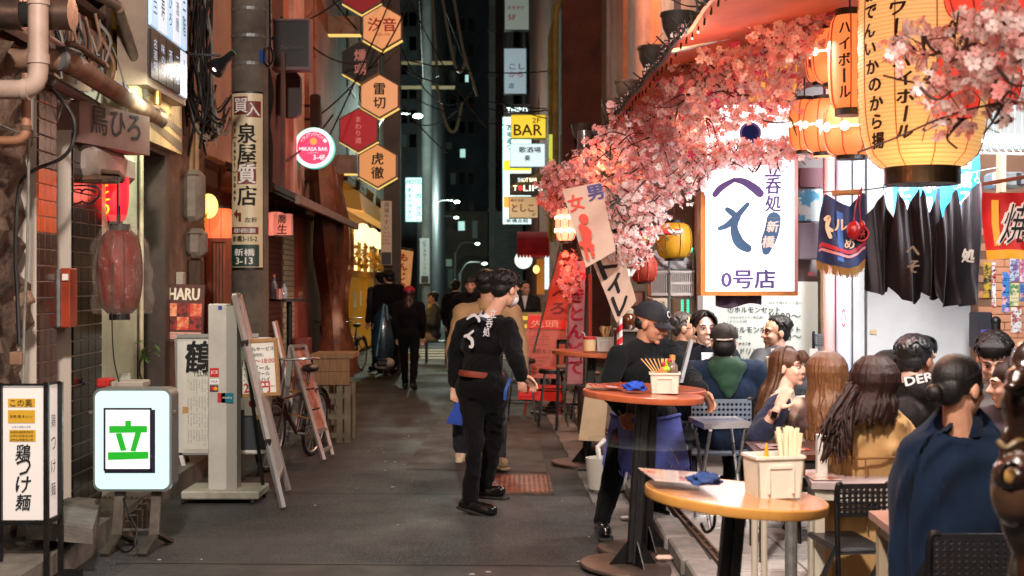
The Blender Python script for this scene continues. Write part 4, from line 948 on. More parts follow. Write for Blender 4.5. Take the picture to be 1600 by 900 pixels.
wb=bike('bicycle','bicycle half hidden behind the menu stand with its wheel showing',(-2.0,11.55,0),math.radians(178),M('frame_red','#33120e',.5),False); wb.rotation_euler=(0,math.radians(-6),math.radians(168))
bike('bicycle','dark blue city bicycle with a wire basket parked by the yellow shop',(P(552,0,23.5).x,23.3,0),math.radians(168),M('frame_blue','#1d3350',.35,m=.3))
bike('bicycle','red bicycle with a basket in front of the tarpaulin',(P(519,0,20.8).x,20.9,0),math.radians(185),M('frame_dullred','#5c1d16',.4))
# ------------------------------------------------------------------ second building on the left: salmon front, brick piers, tarpaulin
sal=M('salmon_render','#a56a52',.8,c2='#875340',sc=1.5,det=8,bump=.1,bsc=30); salp=M('salmon_pale','#c99d90',.75,c2='#a97b6d',sc=2,bump=.08)
B2=thing('salmon_building','salmon rendered building with brick piers behind the utility pole','building',(XL(19),19,0))
m=MB(); fbox(m,14.4,24.2,2.7,12,-1.2,0); m.build('upper_wall',sal,B2)
m=MB(); fbox(m,14.4,24.2,0,2.7,-1.4,-.35); m.build('ground_floor_wall',M('wall_redbrown','#6a3025',.8,c2='#4a2119',sc=3),B2)
for a,b,o,mt_ in ((15.9,17.0,.06,M('dark_stripe','#4d2a20',.8)),(17.9,19.0,.07,salp),(19.4,19.9,.09,sal),(20.6,20.9,.05,sal)):
    m=MB(); fbox(m,a,b,2.75,12,-.1,o); m.build('pilaster',mt_,B2)
m=MB(); fbox(m,14.5,16.6,2.95,4.3,-.1,.03); m.build('pink_panel',M('pink_panel','#c98a80',.7,c2='#a86b60',sc=2),B2)
brd=M('brick_dark','#5a2c22',.8,c2='#44201a',sc=6,bump=.15); brw=M('brick_white','#c9cfba',.6,c2='#b3b9a4',sc=6,bump=.1)
BRK={}
def brickpier(px0,px1,off,mat,mort,z1,nc,nm):
    ya,yb=YL(px0,off),YL(px1,off); m=MB(); fbox(m,ya,yb,0,z1,-.4,off); p_=m.build(nm,mort,B2)
    wd=(yb-ya)/nc; th=.072; key=(mat.name,round(wd,3))
    if key not in BRK: BRK[key]=MB().obox((0,0,0),SD,UZ,NF,wd-.012,th-.012,.012).mesh('brick',mat)
    n=int(z1/th)
    for j in range(4,n):
        for i in range(nc+1):
            y=ya+wd*(i+(.5 if j%2 else 0)); 
            if y-wd/2<ya-.01 or y+wd/2>yb+.01: continue
            o=bpy.data.objects.new('brick',BRK[key]); COL.objects.link(o); o.parent=p_; o.location=V((XL(y,off+.004),y,th*(j+.5)))-wo(B2)
mortar=M('mortar','#2b1a15',.9)
brickpier(408,441,-.02,brd,mortar,2.55,7,'brick_pier'); brickpier(442,463,0,brw,M('mortar_pale','#6f6b58',.9),2.55,7,'brick_pier')
m=MB(); fbox(m,YL(465,.06),YL(490,.06),0,2.6,-.3,.06); m.build('red_pier',M('pier_red','#a04a36',.6,c2='#873c2b',sc=3,bump=.05),B2)
m=MB(); fbox(m,YL(490,-.1),24.2,0,2.7,-.4,-.1); m.build('plank_front',woodd,B2)
# awning over the ground floor
aw=thing('awning','dark flat awning reaching over the brick piers beside the pole','awning',(XL(16.5,.4),16.5,2.5))
m=MB(); ya,yb=13.3,19.9
m.hexa([(XL(ya,.02),ya,2.84),(XL(ya,.75),ya,2.5),(XL(yb,.75),yb,2.5),(XL(yb,.02),yb,2.84),(XL(ya,.02),ya,2.9),(XL(ya,.75),ya,2.56),(XL(yb,.75),yb,2.56),(XL(yb,.02),yb,2.9)]); m.build('awning_sheet',M('awning_dark','#2a1c19',.6,c2='#1b1211',sc=4),aw)
m=MB(); m.bar((XL(ya,.77),ya,2.5),(XL(yb,.77),yb,2.5),.05,.09); m.build('front_beam',M('beam_brown','#77584c',.5,c2='#5a4037',sc=5),aw)
for k in range(5):
    y=ya+.1+(yb-ya-.2)*k/4; m=MB(); m.bar((XL(y,.02),y,2.82),(XL(y,.74),y,2.48),.03); m.build('rafter',blackm,aw)
for y in (15.4,): m=MB(); m.bar((XL(y,.3),y,2.7),(XL(y,.3),y,4.4),.05); m.build('strut',M('strut_brown','#5a3d33',.6),aw)
# shop things of that front
c=P(431,350,15.2); lantern('paper_lantern','small pink paper lantern peeking out right of the utility pole',c,.12,.28,EM('lantern_pink_lit','#ff8f7a',.85),M('rib_red','#c2372a'),black,8)
lamp('lantern_or_fill_light','POINT',P(440,360,14.6),7,'#ff9a78',.1)
t=thing('hanging_sign','pink square sign with two brush characters hanging under the awning','sign',P(441,368,15.0)); m=MB(); pbox(m,427,334,455,367,15.0,.12); m.build('sign_box',EM('sign_pinkish','#c88f86',.28,'#c08a80'),t)
m=MB(); pbox(m,427,367.3,455,369.5,14.99,.14); m.build('bottom_rail',black,t)
txt('喬',ink,P(441,342.5,15)-V((0,.002,0)),UX,UZ,t,w=.1,bold=.02,shear=.1); txt('生',ink,P(441,358,15)-V((0,.002,0)),UX,UZ,t,w=.11,bold=.02,shear=.1)
t=thing('hanging_sign','black square sign with a fine silver script jutting from the salmon wall','sign',P(458,107,15.5)); m=MB(); pbox(m,427,32,482,104,15.5,.16); m.build('sign_box',M('sign_black','#0b0e14',.35),t)
m=MB(); 
for (x0,y0,x1,y1) in ((425,29,484,32),(425,104,484,109),(482,32,484.5,104)): pbox(m,x0,y0,x1,y1,15.47,.22)
m.build('sign_frame',M('frame_mauve','#6e5559',.5),t); txt('Bachelor',M('silver_dull','#55575c',.5),P(457,74,15.47),UX,UZ,t,w=.28,shear=.3); m=MB(); m.bar(P(440,30,15.55),P(440,26,15.55),.03); m.bar(P(430,60,15.6),P(412,60,15.6),.04); m.build('bracket',blackm,t)
def ovalsign(x0,y0,x1,y1,Y,label):
    t=thing('oval_sign',label,'sign',P((x0+x1)/2,y1,Y)); w_=(x1-x0)*Y/FX; h_=(y1-y0)*Y/FX; c=P((x0+x1)/2,(y0+y1)/2,Y)
    MB().prism(rrect(w_,h_,min(w_,h_)*.3),c,UX,UZ,UY,.14).build('sign_box',M('oval_brown','#331d1a',.45,c2='#24120f',sc=3),t)
    m=MB(); m.bar(c+V((w_*.2,.16,h_*.2)),c+V((-.35,.2,h_*.2)),.035); m.bar(c+V((w_*.2,.16,-h_*.2)),c+V((-.35,.2,-h_*.2)),.035); m.build('bracket',rust,t)
ovalsign(432,112,469,183,16.4,'big unlit dark oval sign under the black square sign'); ovalsign(484,147,501,200,19,'small unlit dark sign right of the big oval one')
# round bar sign
Y=18.2; c=P(490,231,Y); r=32*Y/FX; t=thing('round_sign','round glowing pink and white sign of a wine bar','sign',c-V((0,0,r)))
MB().lathe([(r,0),(r,.14)],c+V((0,.0,0)),36,UY).build('sign_rim',M('rim_teal','#6fd2c2',.4,em='#6fe0cc',es=.8),t)
MB().lathe([(r*.97,-.004),(0.0001,-.006)][::1],c,36,UY).build('white_face',EM('face_ring','#f4f8f4',.95),t)
MB().lathe([(r*.8,-.010),(0.0001,-.012)],c,36,UY).build('pink_face',EM('face_pink','#d9406b',.75),t)
wg=EM('print_glow','#ffe9ea',.85); ff=lambda px,py:P(px,py,Y)-V((0,.016,0))
txt('MIKASA BAR',wg,ff(490,233),UX,UZ,t,w=.40,bold=.03); txt('レストラン',wg,ff(490,239),UX,UZ,t,w=.14); txt('3-4F',wg,ff(499,246),UX,UZ,t,w=.17,bold=.03)
tb=MB(); s='イタリアンワインバー'
for i,ch in enumerate(s):
    a=math.radians(150-i*13.3); p=ff(490,231)+V((math.cos(a)*r*.66,0,math.sin(a)*r*.66)); u=V((math.sin(a),0,-math.cos(a))); tmesh(tb,ch,p,u,V((math.cos(a),0,math.sin(a))),h=.048,w=.045)
tb.build('lettering',wg,t); MB().lathe([(.05,0),(.0001,.002)],ff(490,221),16,-UY).build('emblem',EM('emblem_orange','#ff9a4a',.8),t); m=MB(); lines(m,ff(482,247),UX,UZ,.1,.05,2,2); m.build('small_print',ink,t)
m=MB(); m.bar(c+V((-r,.07,0)),c+V((-r-.5,.07,0)),.05); m.build('bracket',blackm,t)
lamp('sign_lamp','POINT',c+V((.1,-.35,0)),3,'#ff8fa8',.2)
# tarpaulin gathered over the restaurant corner
def tarp(a,b):
    y=18.6+2.7*a
    top=ZP(275,20)+.1; z=top*(1-b)+.15*b
    waist=1-.42*math.exp(-((b-.62)/.16)**2)
    off=.32+.14*math.sin(a*19+b*3)*waist+.09*math.sin(a*41-b*4)+.15*b
    y=20+(y-20)*waist
    return V((XL(y,off),y,z))
m=MB(); m.surf(tarp,54,40); m.build('tarpaulin',M('tarp_brown','#7a4a33',.35,c2='#4f2d20',sc=5,alpha=.93,bump=.2,spec=.6),smooth=True,label='translucent brown tarpaulin gathered in the middle over the red front',cat='tarpaulin')
m=MB(); pbox(m,455,528,482,560,17.2,.3,.02); m.build('air_vent_box',M('vent_red','#7c362b',.6),label='low red box with a grille at the foot of the red pier',cat='box')
# little round table with bottles
t=thing('bar_table','small dark round bar table in front of the white brick pier','table',P(455,620,15.8)); c=P(452,467,15.8); MB().lathe([(.0001,0),(.26,0),(.26,-.03),(.0001,-.03)],c,24).build('tabletop',black,t); MB().tube([c-V((0,0,.02)),V((c.x,c.y,0))],.035).build('post',blackm,t)
MB().lathe([(.2,0),(.2,.02),(.04,.05)],(c.x,c.y,.0),20).build('foot',blackm,t)
def bottle(px,py,Y,h,r,mt_,label,cat='bottle',capm=None):
    t=thing('bottle',label,cat,P(px,py,Y)); MB().lathe([(.0001,0),(r,0),(r,h*.55),(r*.4,h*.75),(r*.36,h*.93)],P(px,py,Y),14).build('glass_body',mt_,t,smooth=True); MB().lathe([(r*.42,h*.92),(r*.42,h),(0.0001,h)],P(px,py,Y),10).build('cap',capm or whitep,t); return t
bottle(428,467,15.75,.30,.05,M('bottle_blue','#5d6d8f',.1,c2='#8a93a8',sc=10,alpha=.75),'tall bluish bottle on the small dark bar table',capm=M('cap_pink','#c77b77'))
bottle(444,466,15.7,.2,.04,M('bottle_clear','#9db3c4',.1,alpha=.6),'shorter clear bottle with a blue cap on the small bar table',capm=bluep)
t=thing('striped_cup','red and white striped cup with a straw on the bar table','cup',P(436,468,15.6)); m=MB(); m.lathe([(.035,0),(.05,.13)],P(436,468,15.6),16); m.build('cup',whitep,t)
for k in range(8): a=2*PI*k/8; m=MB(); b=P(436,468,15.6); m.add([b+V((math.cos(a+d)*q*1.02,math.sin(a+d)*q*1.02,z)) for d,q,z in ((-.2,.035,.003),(.2,.035,.003),(.2,.05,.13),(-.2,.05,.13))],[(0,1,2,3)]); m.build('stripe',redp,t)
m=MB(); m.tube([P(436,464,15.6),P(431,450,15.6)],.005,5); m.build('straw',white,t)
MB().lathe([(.03,0),(.035,.09),(.03,.09),(.027,.01)],P(469,467,15.9),14).build('drinking_glass',glass,label='small empty drinking glass at the right end of the bar table',cat='glass')
# ------------------------------------------------------------------ yellow shop
B3=thing('yellow_shop','yellow lit corner shop with glowing shutters and yellow doors','shop',(XL(30),30,0))
m=MB(); fbox(m,24.2,38,3.9,14,-1.2,.0); m.build('upper_wall',M('wall_olive','#3b3220',.8,c2='#241f14',sc=2),B3)
m=MB(); fbox(m,24.2,38,0,3.9,-1.2,-.5); m.build('back_wall',M('shop_back','#b98a2a',.8),B3)
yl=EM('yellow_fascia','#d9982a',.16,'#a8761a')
m=MB(); m.hexa([(XL(24.3,.0),24.3,3.1),(XL(24.3,.45),24.3,3.0),(XL(37,.45),37,3.0),(XL(37,0),37,3.1),(XL(24.3,0),24.3,3.6),(XL(24.3,.4),24.3,3.35),(XL(37,.4),37,3.35),(XL(37,0),37,3.6)]); m.build('awning',yl,B3)
m=MB(); fbox(m,24.6,36.8,1.85,3.0,-.3,-.2); m.build('glowing_window',EM('shop_glow','#ffe9a8',1.7),B3)
for k in range(7): m=MB(); y=25.2+k*1.7; fbox(m,y,y+.12,1.85,3.0,-.2,-.12); m.build('mullion',M('mullion','#8a6a20',.6),B3)
m=MB(); fbox(m,24.6,36.8,1.75,1.9,-.3,.02); m.build('transom',M('transom','#c9941f',.5),B3)
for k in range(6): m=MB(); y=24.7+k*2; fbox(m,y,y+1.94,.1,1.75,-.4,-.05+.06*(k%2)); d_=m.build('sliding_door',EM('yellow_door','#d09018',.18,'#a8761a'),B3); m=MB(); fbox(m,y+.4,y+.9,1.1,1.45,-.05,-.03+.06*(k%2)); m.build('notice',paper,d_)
for k in range(4): 
    c=V((XL(25.5+k*2.3,.35),25.5+k*2.3,2.62)); m=MB(); m.ell(c,(.17,.17,.2)); m.build('paper_lantern',EM('lantern_white_lit','#fff0c0',1.2),smooth=True,label=['first','second','third','farthest'][k]+' glowing pale lantern in the row under the yellow awning',cat='lantern',group='lanterns under the yellow awning')
m=MB(); r_=random.Random(2)
for i in range(260):
    y=r_.uniform(24.8,36.5); leaf(m,V((XL(y,r_.uniform(-.05,.3)),y,r_.uniform(2.0,2.4))),(r_.uniform(-1,1),r_.uniform(-1,1),r_.uniform(-1,.6)),.16,.1)
m.build('window_foliage',M('dry_leaves','#a57a22',.6,c2='#7b5716',tw=.3),kind='stuff')
lamp('shop_lamp','AREA',(XL(30,1.2),30,2.9),130,'#ffc65a',1,(XL(30,2.5),30,0),9)
lamp('shop_lamp','POINT',(XL(25,.6),24.6,2.7),25,'#ffc45a',.2)
for k,(px,z0,z1) in enumerate(((548,3.7,5.0),(566,3.7,5.0),(548,5.6,7.2),(566,5.6,7.2),(584,4.2,5.2))):
    y=YL(px); m=MB(); fbox(m,y-.8,y+.9,z0,z1,-.1,.02); wf=m.build('window',M('frame_dark','#1c1710',.6),B3); m=MB(); fbox(m,y-.6,y+.7,z0+.1,z1-.1,0,.03); m.build('pane',M('curtain_gold','#5f4a14',.5,c2='#3c2e0d',sc=3,em='#8a6a1c',es=.12),wf)
# hexagon signs on their post
Y=22.5; t0=thing('sign_post','tall dark steel post carrying the hexagon signs','post',P(612,590,Y)); m=MB(); a=P(612,0,Y); m.box(a.x-.14,a.x+.14,Y+.05,Y+.33,0,9.5); m.build('post_shaft',M('post_brown','#3c2f28',.6,c2='#2a211c',sc=4),t0)
def hexsign(px,py,r,face,s,smat,label,es,sub=None,lit=True,Y=22.3):
    R_=r*Y/FX; c=P(px,py,Y); t=thing('hexagon_sign',label,'sign',c-V((0,0,R_)),'hexagon signs on the steel post')
    hx=lambda q:[(q*math.sin(PI/3*i),q*math.cos(PI/3*i)) for i in range(6)]
    MB().prism(hx(R_),c,UX,UZ,UY,.22).build('sign_box',M('hex_case','#6b4a38',.5,c2='#503628',sc=4),t)
    MB().prism(hx(R_*.93),c-V((0,.012,0)),UX,UZ,UY,.012).build('sign_face',EM('hex_%s'%face[1:],face,es),t)
    m=MB()
    if lit: 
        for i in (2,3): a=hx(R_*1.0)[i]; b=hx(R_*1.0)[i+1]; m.bar(c+V((a[0],.11,a[1]-.012)),c+V((b[0],.11,b[1]-.012)),.12,.012) 
        m.build('light_strip',EM('hex_strip','#ffd978',.9),t)
    if not s: return t
    if len(s)==2 and px>590 and py<60: txt(s,smat,c+V((0,-.014,R_*.12)),UX,UZ,t,w=R_*1.2,bold=.025)
    else: txt(s,smat,c-V((0,.014,0)),UX,UZ,t,w=None,h=R_*1.25,vert=True,bold=.025)
    if sub: txt(sub,smat,c+V((R_*.05,-.014,-R_*.3)),UX,UZ,t,w=R_*.6)
    return t
hexsign(565,-14,36,'#8a1420','',redp,'red hexagon sign cut by the top of the picture',.38)
hexsign(597,43,36,'#d99a66','汐音',redp,'orange hexagon sign with red lettering beside the top arm',.62,'Shio-Ne')
hexsign(563,97,34,'#0d0b0c','燻端',M('hex_pinkprint','#b98079',.6,em='#b98079',es=.2),'black hexagon sign with pink lettering',.1)
hexsign(593,150,35,'#d99c6c','雷切',ink,'orange hexagon sign with two black brush characters, middle of the stack',.62)
hexsign(560,203,35,'#9c1420','まわり道',M('hex_redprint','#d98a80',.6,em='#d98a80',es=.3),'red hexagon sign with faint lettering',.55)
hexsign(590,259,35,'#d4945a','虎徹',ink,'lowest orange hexagon sign with black brush characters',.62)
am=M('arm_brown','#8d6a57',.45,c2='#74533f',sc=4)
for (x0,y0,x1,y1) in ((500,25,563,53),(440,242,557,271)):
    m=MB(); pbox(m,x0,y0,x1,y1,22.6,.2); m.build('sign_arm',am,t0); m=MB(); pbox(m,x0,y1+.3,x1,y1+2,22.6,.18); m.build('light_strip',EM('hex_strip','#ffd978',.9),t0)
t=thing('plate_sign','white vertical plate sign on the steel post under the hexagons','sign',P(604,415,22)); m=MB(); pbox(m,595,314,612,414,22.2,.04); m.build('plate',M('plate_white','#c9bda0',.5),t)
txt('酒場やすい',ink,P(604,338,22.2),UX,UZ,t,h=.5,vert=True); m=MB(); pbox(m,596,394,611,413,22.18,.03); m.build('plate_field',M('field_black','#191613',.5),t); m=MB(); lines(m,P(604,372,22.19),UX,UZ,.15,.25,4,7); m.build('small_print',redp,t)
# nobori banner
def nobori(name,label,pts,body,cm,tm,Y,pole=True,vert=True,tw_=None,bold=.05,extra=None):
    """banner cloth through four photo corners TL,TR,BR,BL, on a pole"""
    A,B,C,D=[P(x,y,Y) for x,y in pts]; t=thing(name,label,'banner',P(pts[3][0],pts[3][1],Y))
    fn=lambda a,b,l=0:(A.lerp(B,a)).lerp(D.lerp(C,a),b)+V((0,.02*math.sin(b*9+a*3)-l,0))
    MB().surf(fn,8,16).build('cloth',cm,t,smooth=True)
    W=(B-A).length; H=(D-A).length; tb=MB()
    if body: tmesh(tb,body,V((0,0,0)),UX,UZ,tw_,H*.88,vert=True,bold=bold,mapf=lambda x,y:fn(.5+x/W,.5-y/H,.006)); tb.build('lettering',tm,t)
    if pole: m=MB(); d=(D-A).normalized(); m.tube([A-d*.08,D+d*.35],.012,6); m.build('pole',steel,t); m=MB(); m.tube([A-d*.03,B-d*.03],.01,6); m.build('top_rod',steel,t)
    return t,fn,W,H
nobori('banner','pale orange upright banner with red lettering beside the steel post',((618,388),(646,393),(640,458),(614,458)),'もんじゃ',EM('cloth_orange','#e8a862',.3,'#c08a55'),redp,23.0)
# ------------------------------------------------------------------ far end of the alley
def block(name,label,x0,x1,y1,Y,d,mat,y0=None,wins=(),wm=None,cat='building'):
    t=thing(name,label,cat,P((x0+x1)/2,442,Y)*1); a=P(x0,0,Y).x; b=P(x1,0,Y).x; z=ZP(y1,Y)
    MB().box(a,b,Y,Y+d,0,z).build('wall',mat,t)
    for w_ in wins:
        m=MB(); pbox(m,w_[0]-.7,w_[1]-.7,w_[2]+.7,w_[3]+.7,Y-.03,.06); f=m.build('window',M('frame_dark','#1c1710'),t); m=MB(); pbox(m,w_[0],w_[1],w_[2],w_[3],Y-.05,.04); m.build('pane',w_[4],f)
    return t
dk1=M('far_wall_dark','#454c52',.9,c2='#2c3237',sc=.6,det=8); dk2=M('far_wall_brown','#564c44',.9,c2='#3a322d',sc=.5,det=8); dk3=M('far_wall_grey','#5f676d',.9,c2='#454c52',sc=.5)
wg1=EM('pane_green','#7f9a84',.22); wg2=EM('pane_teal','#bff2ea',.8); wd1=EM('pane_dim','#34483f',.12); off_=M('pane_off','#0a0c0e',.1)
rw=random.Random(6)
grid=[]
for i in range(7):
    for j in range(9): grid.append((648+i*14,30+j*40,656+i*14,48+j*40,off_ if rw.random()<.8 else wd1))
grid=[g for g in grid if not (215<g[1]<250)]
block('office_building','tall dark office block closing the far end of the alley',640,775,-260,78,12,dk1,wins=grid+[(650,222,667,234,wg1),(670,222,687,233,wg1),(690,222,706,233,wd1),(719,233,727,246,wg2),(727,117,732,128,wg2)])
block('corner_building','dark brown block behind the stacked bar signs',766,905,-200,48,10,dk2,wins=[(842+k%2*22,20+40*(k//2),856+k%2*22,42+40*(k//2),off_) for k in range(10)])
block('side_building','grey building behind the hotel sign',606,652,-200,46,20,dk3,wins=[(612+14*(k%3),20+38*(k//3),622+14*(k%3),40+38*(k//3),off_ if k%4 else wd1) for k in range(18)])
block('low_building','low building with lit doorway at the end of the alley',676,762,330,70,6,dk2,wins=[(716,346,726,360,wg2),(690,405,706,416,wg1),(680,416,685,452,wg2),(700,420,712,450,wd1),(738,345,746,372,wd1)])
block('storefront','dim grey shutter front at the far right behind the bar signs',772,860,330,44,3,M('shutter_grey','#4a4f50',.7,c2='#33383a',sc=2,st=(1,1,9)))
m=MB(); 
for px,Y in ((769,46),(822,44),(797,46.5)):
    t=thing('downpipe',{769:'pale grey pilaster pipe left of the bar signs',822:'grey downpipe right of the upper white signs',797:'thin grey downpipe between the upper white signs'}[px],'pipe',P(px,442,Y)); MB().box(P(px-5,0,Y).x,P(px+5,0,Y).x,Y,Y+.3,0,ZP(-60,Y)).build('pipe_run',M('far_pipe','#5f6464',.7,c2='#4a4f4f',sc=1),t)
    for k in range(6): MB().box(P(px-6.5,0,Y).x,P(px+6.5,0,Y).x,Y-.04,Y+.1,ZP(400-70*k,Y),ZP(396-70*k,Y)).build('bracket',dk3,t)
def sign(name,label,x0,y0,x1,y1,Y,face,es,texts=(),case='#30343a',d=.3,cat='sign',group=None,base=None):
    t=thing(name,label,cat,P((x0+x1)/2,y1,Y),group); m=MB(); pbox(m,x0-1,y0-1,x1+1,y1+1,Y,d); m.build('sign_case',M('case_'+case[1:],case,.5),t)
    m=MB(); pbox(m,x0,y0,x1,y1,Y-.02,.02); m.build('sign_face',EM('face_%s_%d'%(face[1:],int(es*100)),face,es,base),t)
    for tx in texts:
        body,px,py,w,h,mat=tx[:6]; vert=len(tx)>6 and tx[6]
        txt(body,mat,P(px,py,Y-.025),UX,UZ,t,w=(w*Y/FX if w else None),h=(h*Y/FX if h else None),vert=vert,bold=.03)
    return t
tealp=M('teal_print','#0d6a72',.6,em='#0d6a72',es=.15); glowp=EM('print_white','#eafcff',1.0)
sign('hotel_sign','tall white hotel sign with teal lettering glowing left of the far pole',634,278,661,346,38,'#c9f5f2',.95,(('HOTEL',647.5,284,24,7,tealp),('チェックイン',640,318,9,50,tealp,True),('クス',654,330,9,18,tealp,True),('ガ',654,306,8,None,tealp)),case='#3f8f90')
sign('strip_sign','narrow blue white lit sign beside the lowest hexagon',613,232,621,304,30,'#bff3f5',1.0,case='#2a5a60')
sign('tower_sign','tall lit white sign tower behind the yellow bar sign',786,183,830,350,34,'#dff8fb',.95,(('酒場通り',795,215,9,40,tealp,True),('新橋会館',808,345,34,6,ink)),case='#2d6f78')
m=MB(); pbox(m,787,163,829,182,33.9,.2); o=m.build('top_panel',M('tower_black','#0b0d10',.4),None,label='black cap sign with white print over the tall lit tower',cat='sign'); txt('THIRD',glowp,P(808,172,33.87),UX,UZ,o,w=.55,bold=.03)
m=MB(); pbox(m,787,250,829,266,33.9,.06); m.build('tower_band',EM('band_yellow','#f0d020',.85),label='yellow band across the tall lit sign tower',cat='sign')
m=MB(); pbox(m,787,307,800,324,33.9,.06); m.build('tower_band',EM('band_orange','#f09a40',.8),label='small orange panel low on the tall lit sign tower',cat='sign')
olive=M('bar_print','#5a5410',.6)
sign('bar_sign','glowing yellow sign reading BAR 2F',799,180,852,215,29.6,'#f7d23a',.95,(('2F',838,188,13,8,M('bar_pale','#b08a30',.6)),('BAR',825,203,44,17,olive)),case='#c9d21c')
sign('bar_sign','white lit sign with black characters right below the yellow one',797,225,851,260,29.7,'#d9f2fb',.95,(('歌酒場',828,234,34,9,ink),('奏',824,247,9,9,ink)),case='#7fc6d8')
sign('bar_sign','black sign with glowing white letters reading SHOT BAR',797,272,849,303,29.8,'#0a0b0d',.1,(('SHOT BAR',824,281,30,6,glowp),('T',805,294,6,8,glowp),('LIPS',833,294,30,9,glowp)),case='#16181b')
MB().ell(P(813,294,29.77),(.045,.01,.06)).build('tulip',EM('tulip_red','#f0304a',.8),bpy.data.objects['bar_sign.002'],smooth=True)
sign('bar_sign','beige sign with brown rounded characters, lowest of the stack',796,308,840,340,29.9,'#c9b08a',.42,(('としこ',817,325,34,12,brownp),('歌える店',808,313,20,4,brownp),('2F',834,335,6,4,brownp)),case='#6d5a40')
sign('shop_sign','pale unlit sign with pink lettering at the top above the bar signs',789,-20,826,46,40,'#a9b0ac',.16,(('カラオケ',806,12,26,None,redp),('5F',800,27,12,8,redp)),case='#4a4f4f')
sign('shop_sign','pale blue sign with coloured doodles under the top sign',788,76,822,146,40,'#b4c6d6',.24,(('こし',808,104,24,9,bluep),('から',806,116,22,9,M('doodle_pink','#c2406a')),('店',799,134,8,8,bluep)),case='#4a4f4f')
t=thing('shop_awning','dull red dome awning over a doorway on the far right','awning',P(832,398,27.5)); Y=27
def awn(a,b): 
    px=808+50*a; return P(px,362+36*b,Y+.9*(1-b))+V((0,-.0,0.0))
m=MB(); m.surf(lambda a,b:awn(a,b)+V((0,0,.1*math.sin(b*PI))),10,8); m.build('awning_cloth',M('awning_red','#a8242c',.95,c2='#8a1c24',sc=4,spec=.1),t,smooth=True)
m=MB(); 
for k in range(10): x0=808+5*k; m.add([P(x0,398,Y-.01),P(x0+5,398,Y-.01),P(x0+4.2,402,Y-.01),P(x0+2.5,403,Y-.01),P(x0+.8,402,Y-.01)],[(0,1,2,3,4)])
m.build('valance',M('awning_red','#8d2f36'),t)
MB().lathe([(14*28/FX,0),(14*28/FX,.12),(.001,.12),(.001,0)],P(818,406,28.2),28,UY).build('round_sign',EM('round_white','#e6fbfc',1.0),label='round white lit sign under the dull red awning',cat='sign')
m=MB(); pbox(m,839,405,851,460,28.4,.15); m.build('doorpost',M('post_orange','#b9761f',.5,em='#c98020',es=.25),label='orange lit timber doorpost right of the round sign',cat='post')
m=MB(); pbox(m,851,400,858,452,28.8,.1); m.build('light_tube',EM('tube_cyan','#dffcff',1.1),label='vertical cyan white light strip behind the red banner',cat='light')
MB().ell(P(838,421,27.5),(.07,.07,.09)).build('door_lamp',EM('warm_bulb','#ffd67a',1.6),smooth=True,label='little warm door lamp beside the orange doorpost',cat='lamp')
lamp('door_light','POINT',P(836,420,27.0),14,'#ffcf8a',.2); lamp('sign_light','AREA',P(822,270,29),12,'#d8f6ff',1.2,P(780,420,27),2.5)
# far poles, wires and street lamps
for px,Y,lab in ((667,36.5,'far concrete pole with a white vertical plate right of the hotel sign'),(647,52,'slender grey pole behind the hexagon signs')):
    t=thing('utility_pole',lab,'pole',P(px,442,Y)); x=P(px,0,Y).x; MB().tube([(x,Y,0),(x,Y,11)],.15 if px>650 else .1,14).build('pole_shaft',M('far_pole','#656c6c',.8,c2='#4d5354',sc=2),t,smooth=True)
    if px>650:
        m=MB(); pbox(m,656,372,671,443,Y-.2,.04); m.build('plate',M('plate_pale','#9fa9b0',.5),t); txt('ビアステーション',ink,P(663.5,402,Y-.22),UX,UZ,t,h=1.0,vert=True); m=MB(); pbox(m,658,431,669,441,Y-.24,.03); m.build('plate_field',M('field_black','#191613'),t)
        for z in (7.2,7.9): m=MB(); m.bar((x-.8,Y,z),(x+.8,Y,z),.09); m.build('cross_arm',M('arm_tan','#7d6a4c',.6),t)
lg=EM('street_lamp_glow','#d9ffe9',6)
def street_lamp(px,py,Y,label,side=-1,light=True,group='street lamps down the alley'):
    t=thing('street_lamp',label,'street lamp',P(px,442,Y),group); c=P(px,py,Y); MB().ell(c,(.13,.09,.06)).build('lamp_glass',lg,t,smooth=True)
    m=MB(); m.tube(curve([c+V((side*.2,0,.06)),c+V((side*.8,0,.02)),c+V((side*1.15,0,-.5))]),.03,6); m.build('arm',galv,t); MB().tube([(c.x+side*1.15,Y,0),(c.x+side*1.15,Y,c.z-.45)],.06,8).build('post',galv,t)
    if light: lamp('street_or_fill_light','POINT',c-V((0,.1,.2)),900,'#e4fff0',.2)
street_lamp(653,181,33,'nearest greenish street lamp high right of the red hexagon'); street_lamp(714,315,58,'upper of two greenish street lamps in the middle distance'); street_lamp(713,340,64,'lower of two greenish street lamps in the middle distance',light=False)
street_lamp(676,382,66,'low greenish street lamp left of the alley end',light=False); street_lamp(746,381,66,'low greenish street lamp right of the alley end',light=False); street_lamp(757,412,60,'lowest greenish street lamp just over the masked man',light=False)
WR=[((640,0),(560,120),20,.2),((655,0),(662,130),30,0),((520,0),(690,130),22,.3),((560,60),(700,240),24,.2),((620,60),(720,160),26,.5),((640,150),(940,165),30,.6),((640,95),(960,90),26,.3),((700,150),(960,130),27,.5),((690,0),(725,95),32,0),((640,190),(740,140),30,.4),((440,25),(560,100),19,.2),((400,40),(530,0),17,.15),((430,260),(520,180),17,.1),((470,300),(610,0),19,.1),((640,0),(760,200),26,.2),((450,210),(600,70),20,.2),((780,160),(960,190),28,.2),((700,140),(960,158),29,.3)]
wt=thing('overhead_wires','dark overhead wires criss-crossing above the alley','wires',P(700,120,26))
for (a,b,Y,s) in WR: MB().tube(sagpts(P(*a,Y),P(*b,Y+3),s,10),.014,5).build('wire',cable,wt,smooth=True)
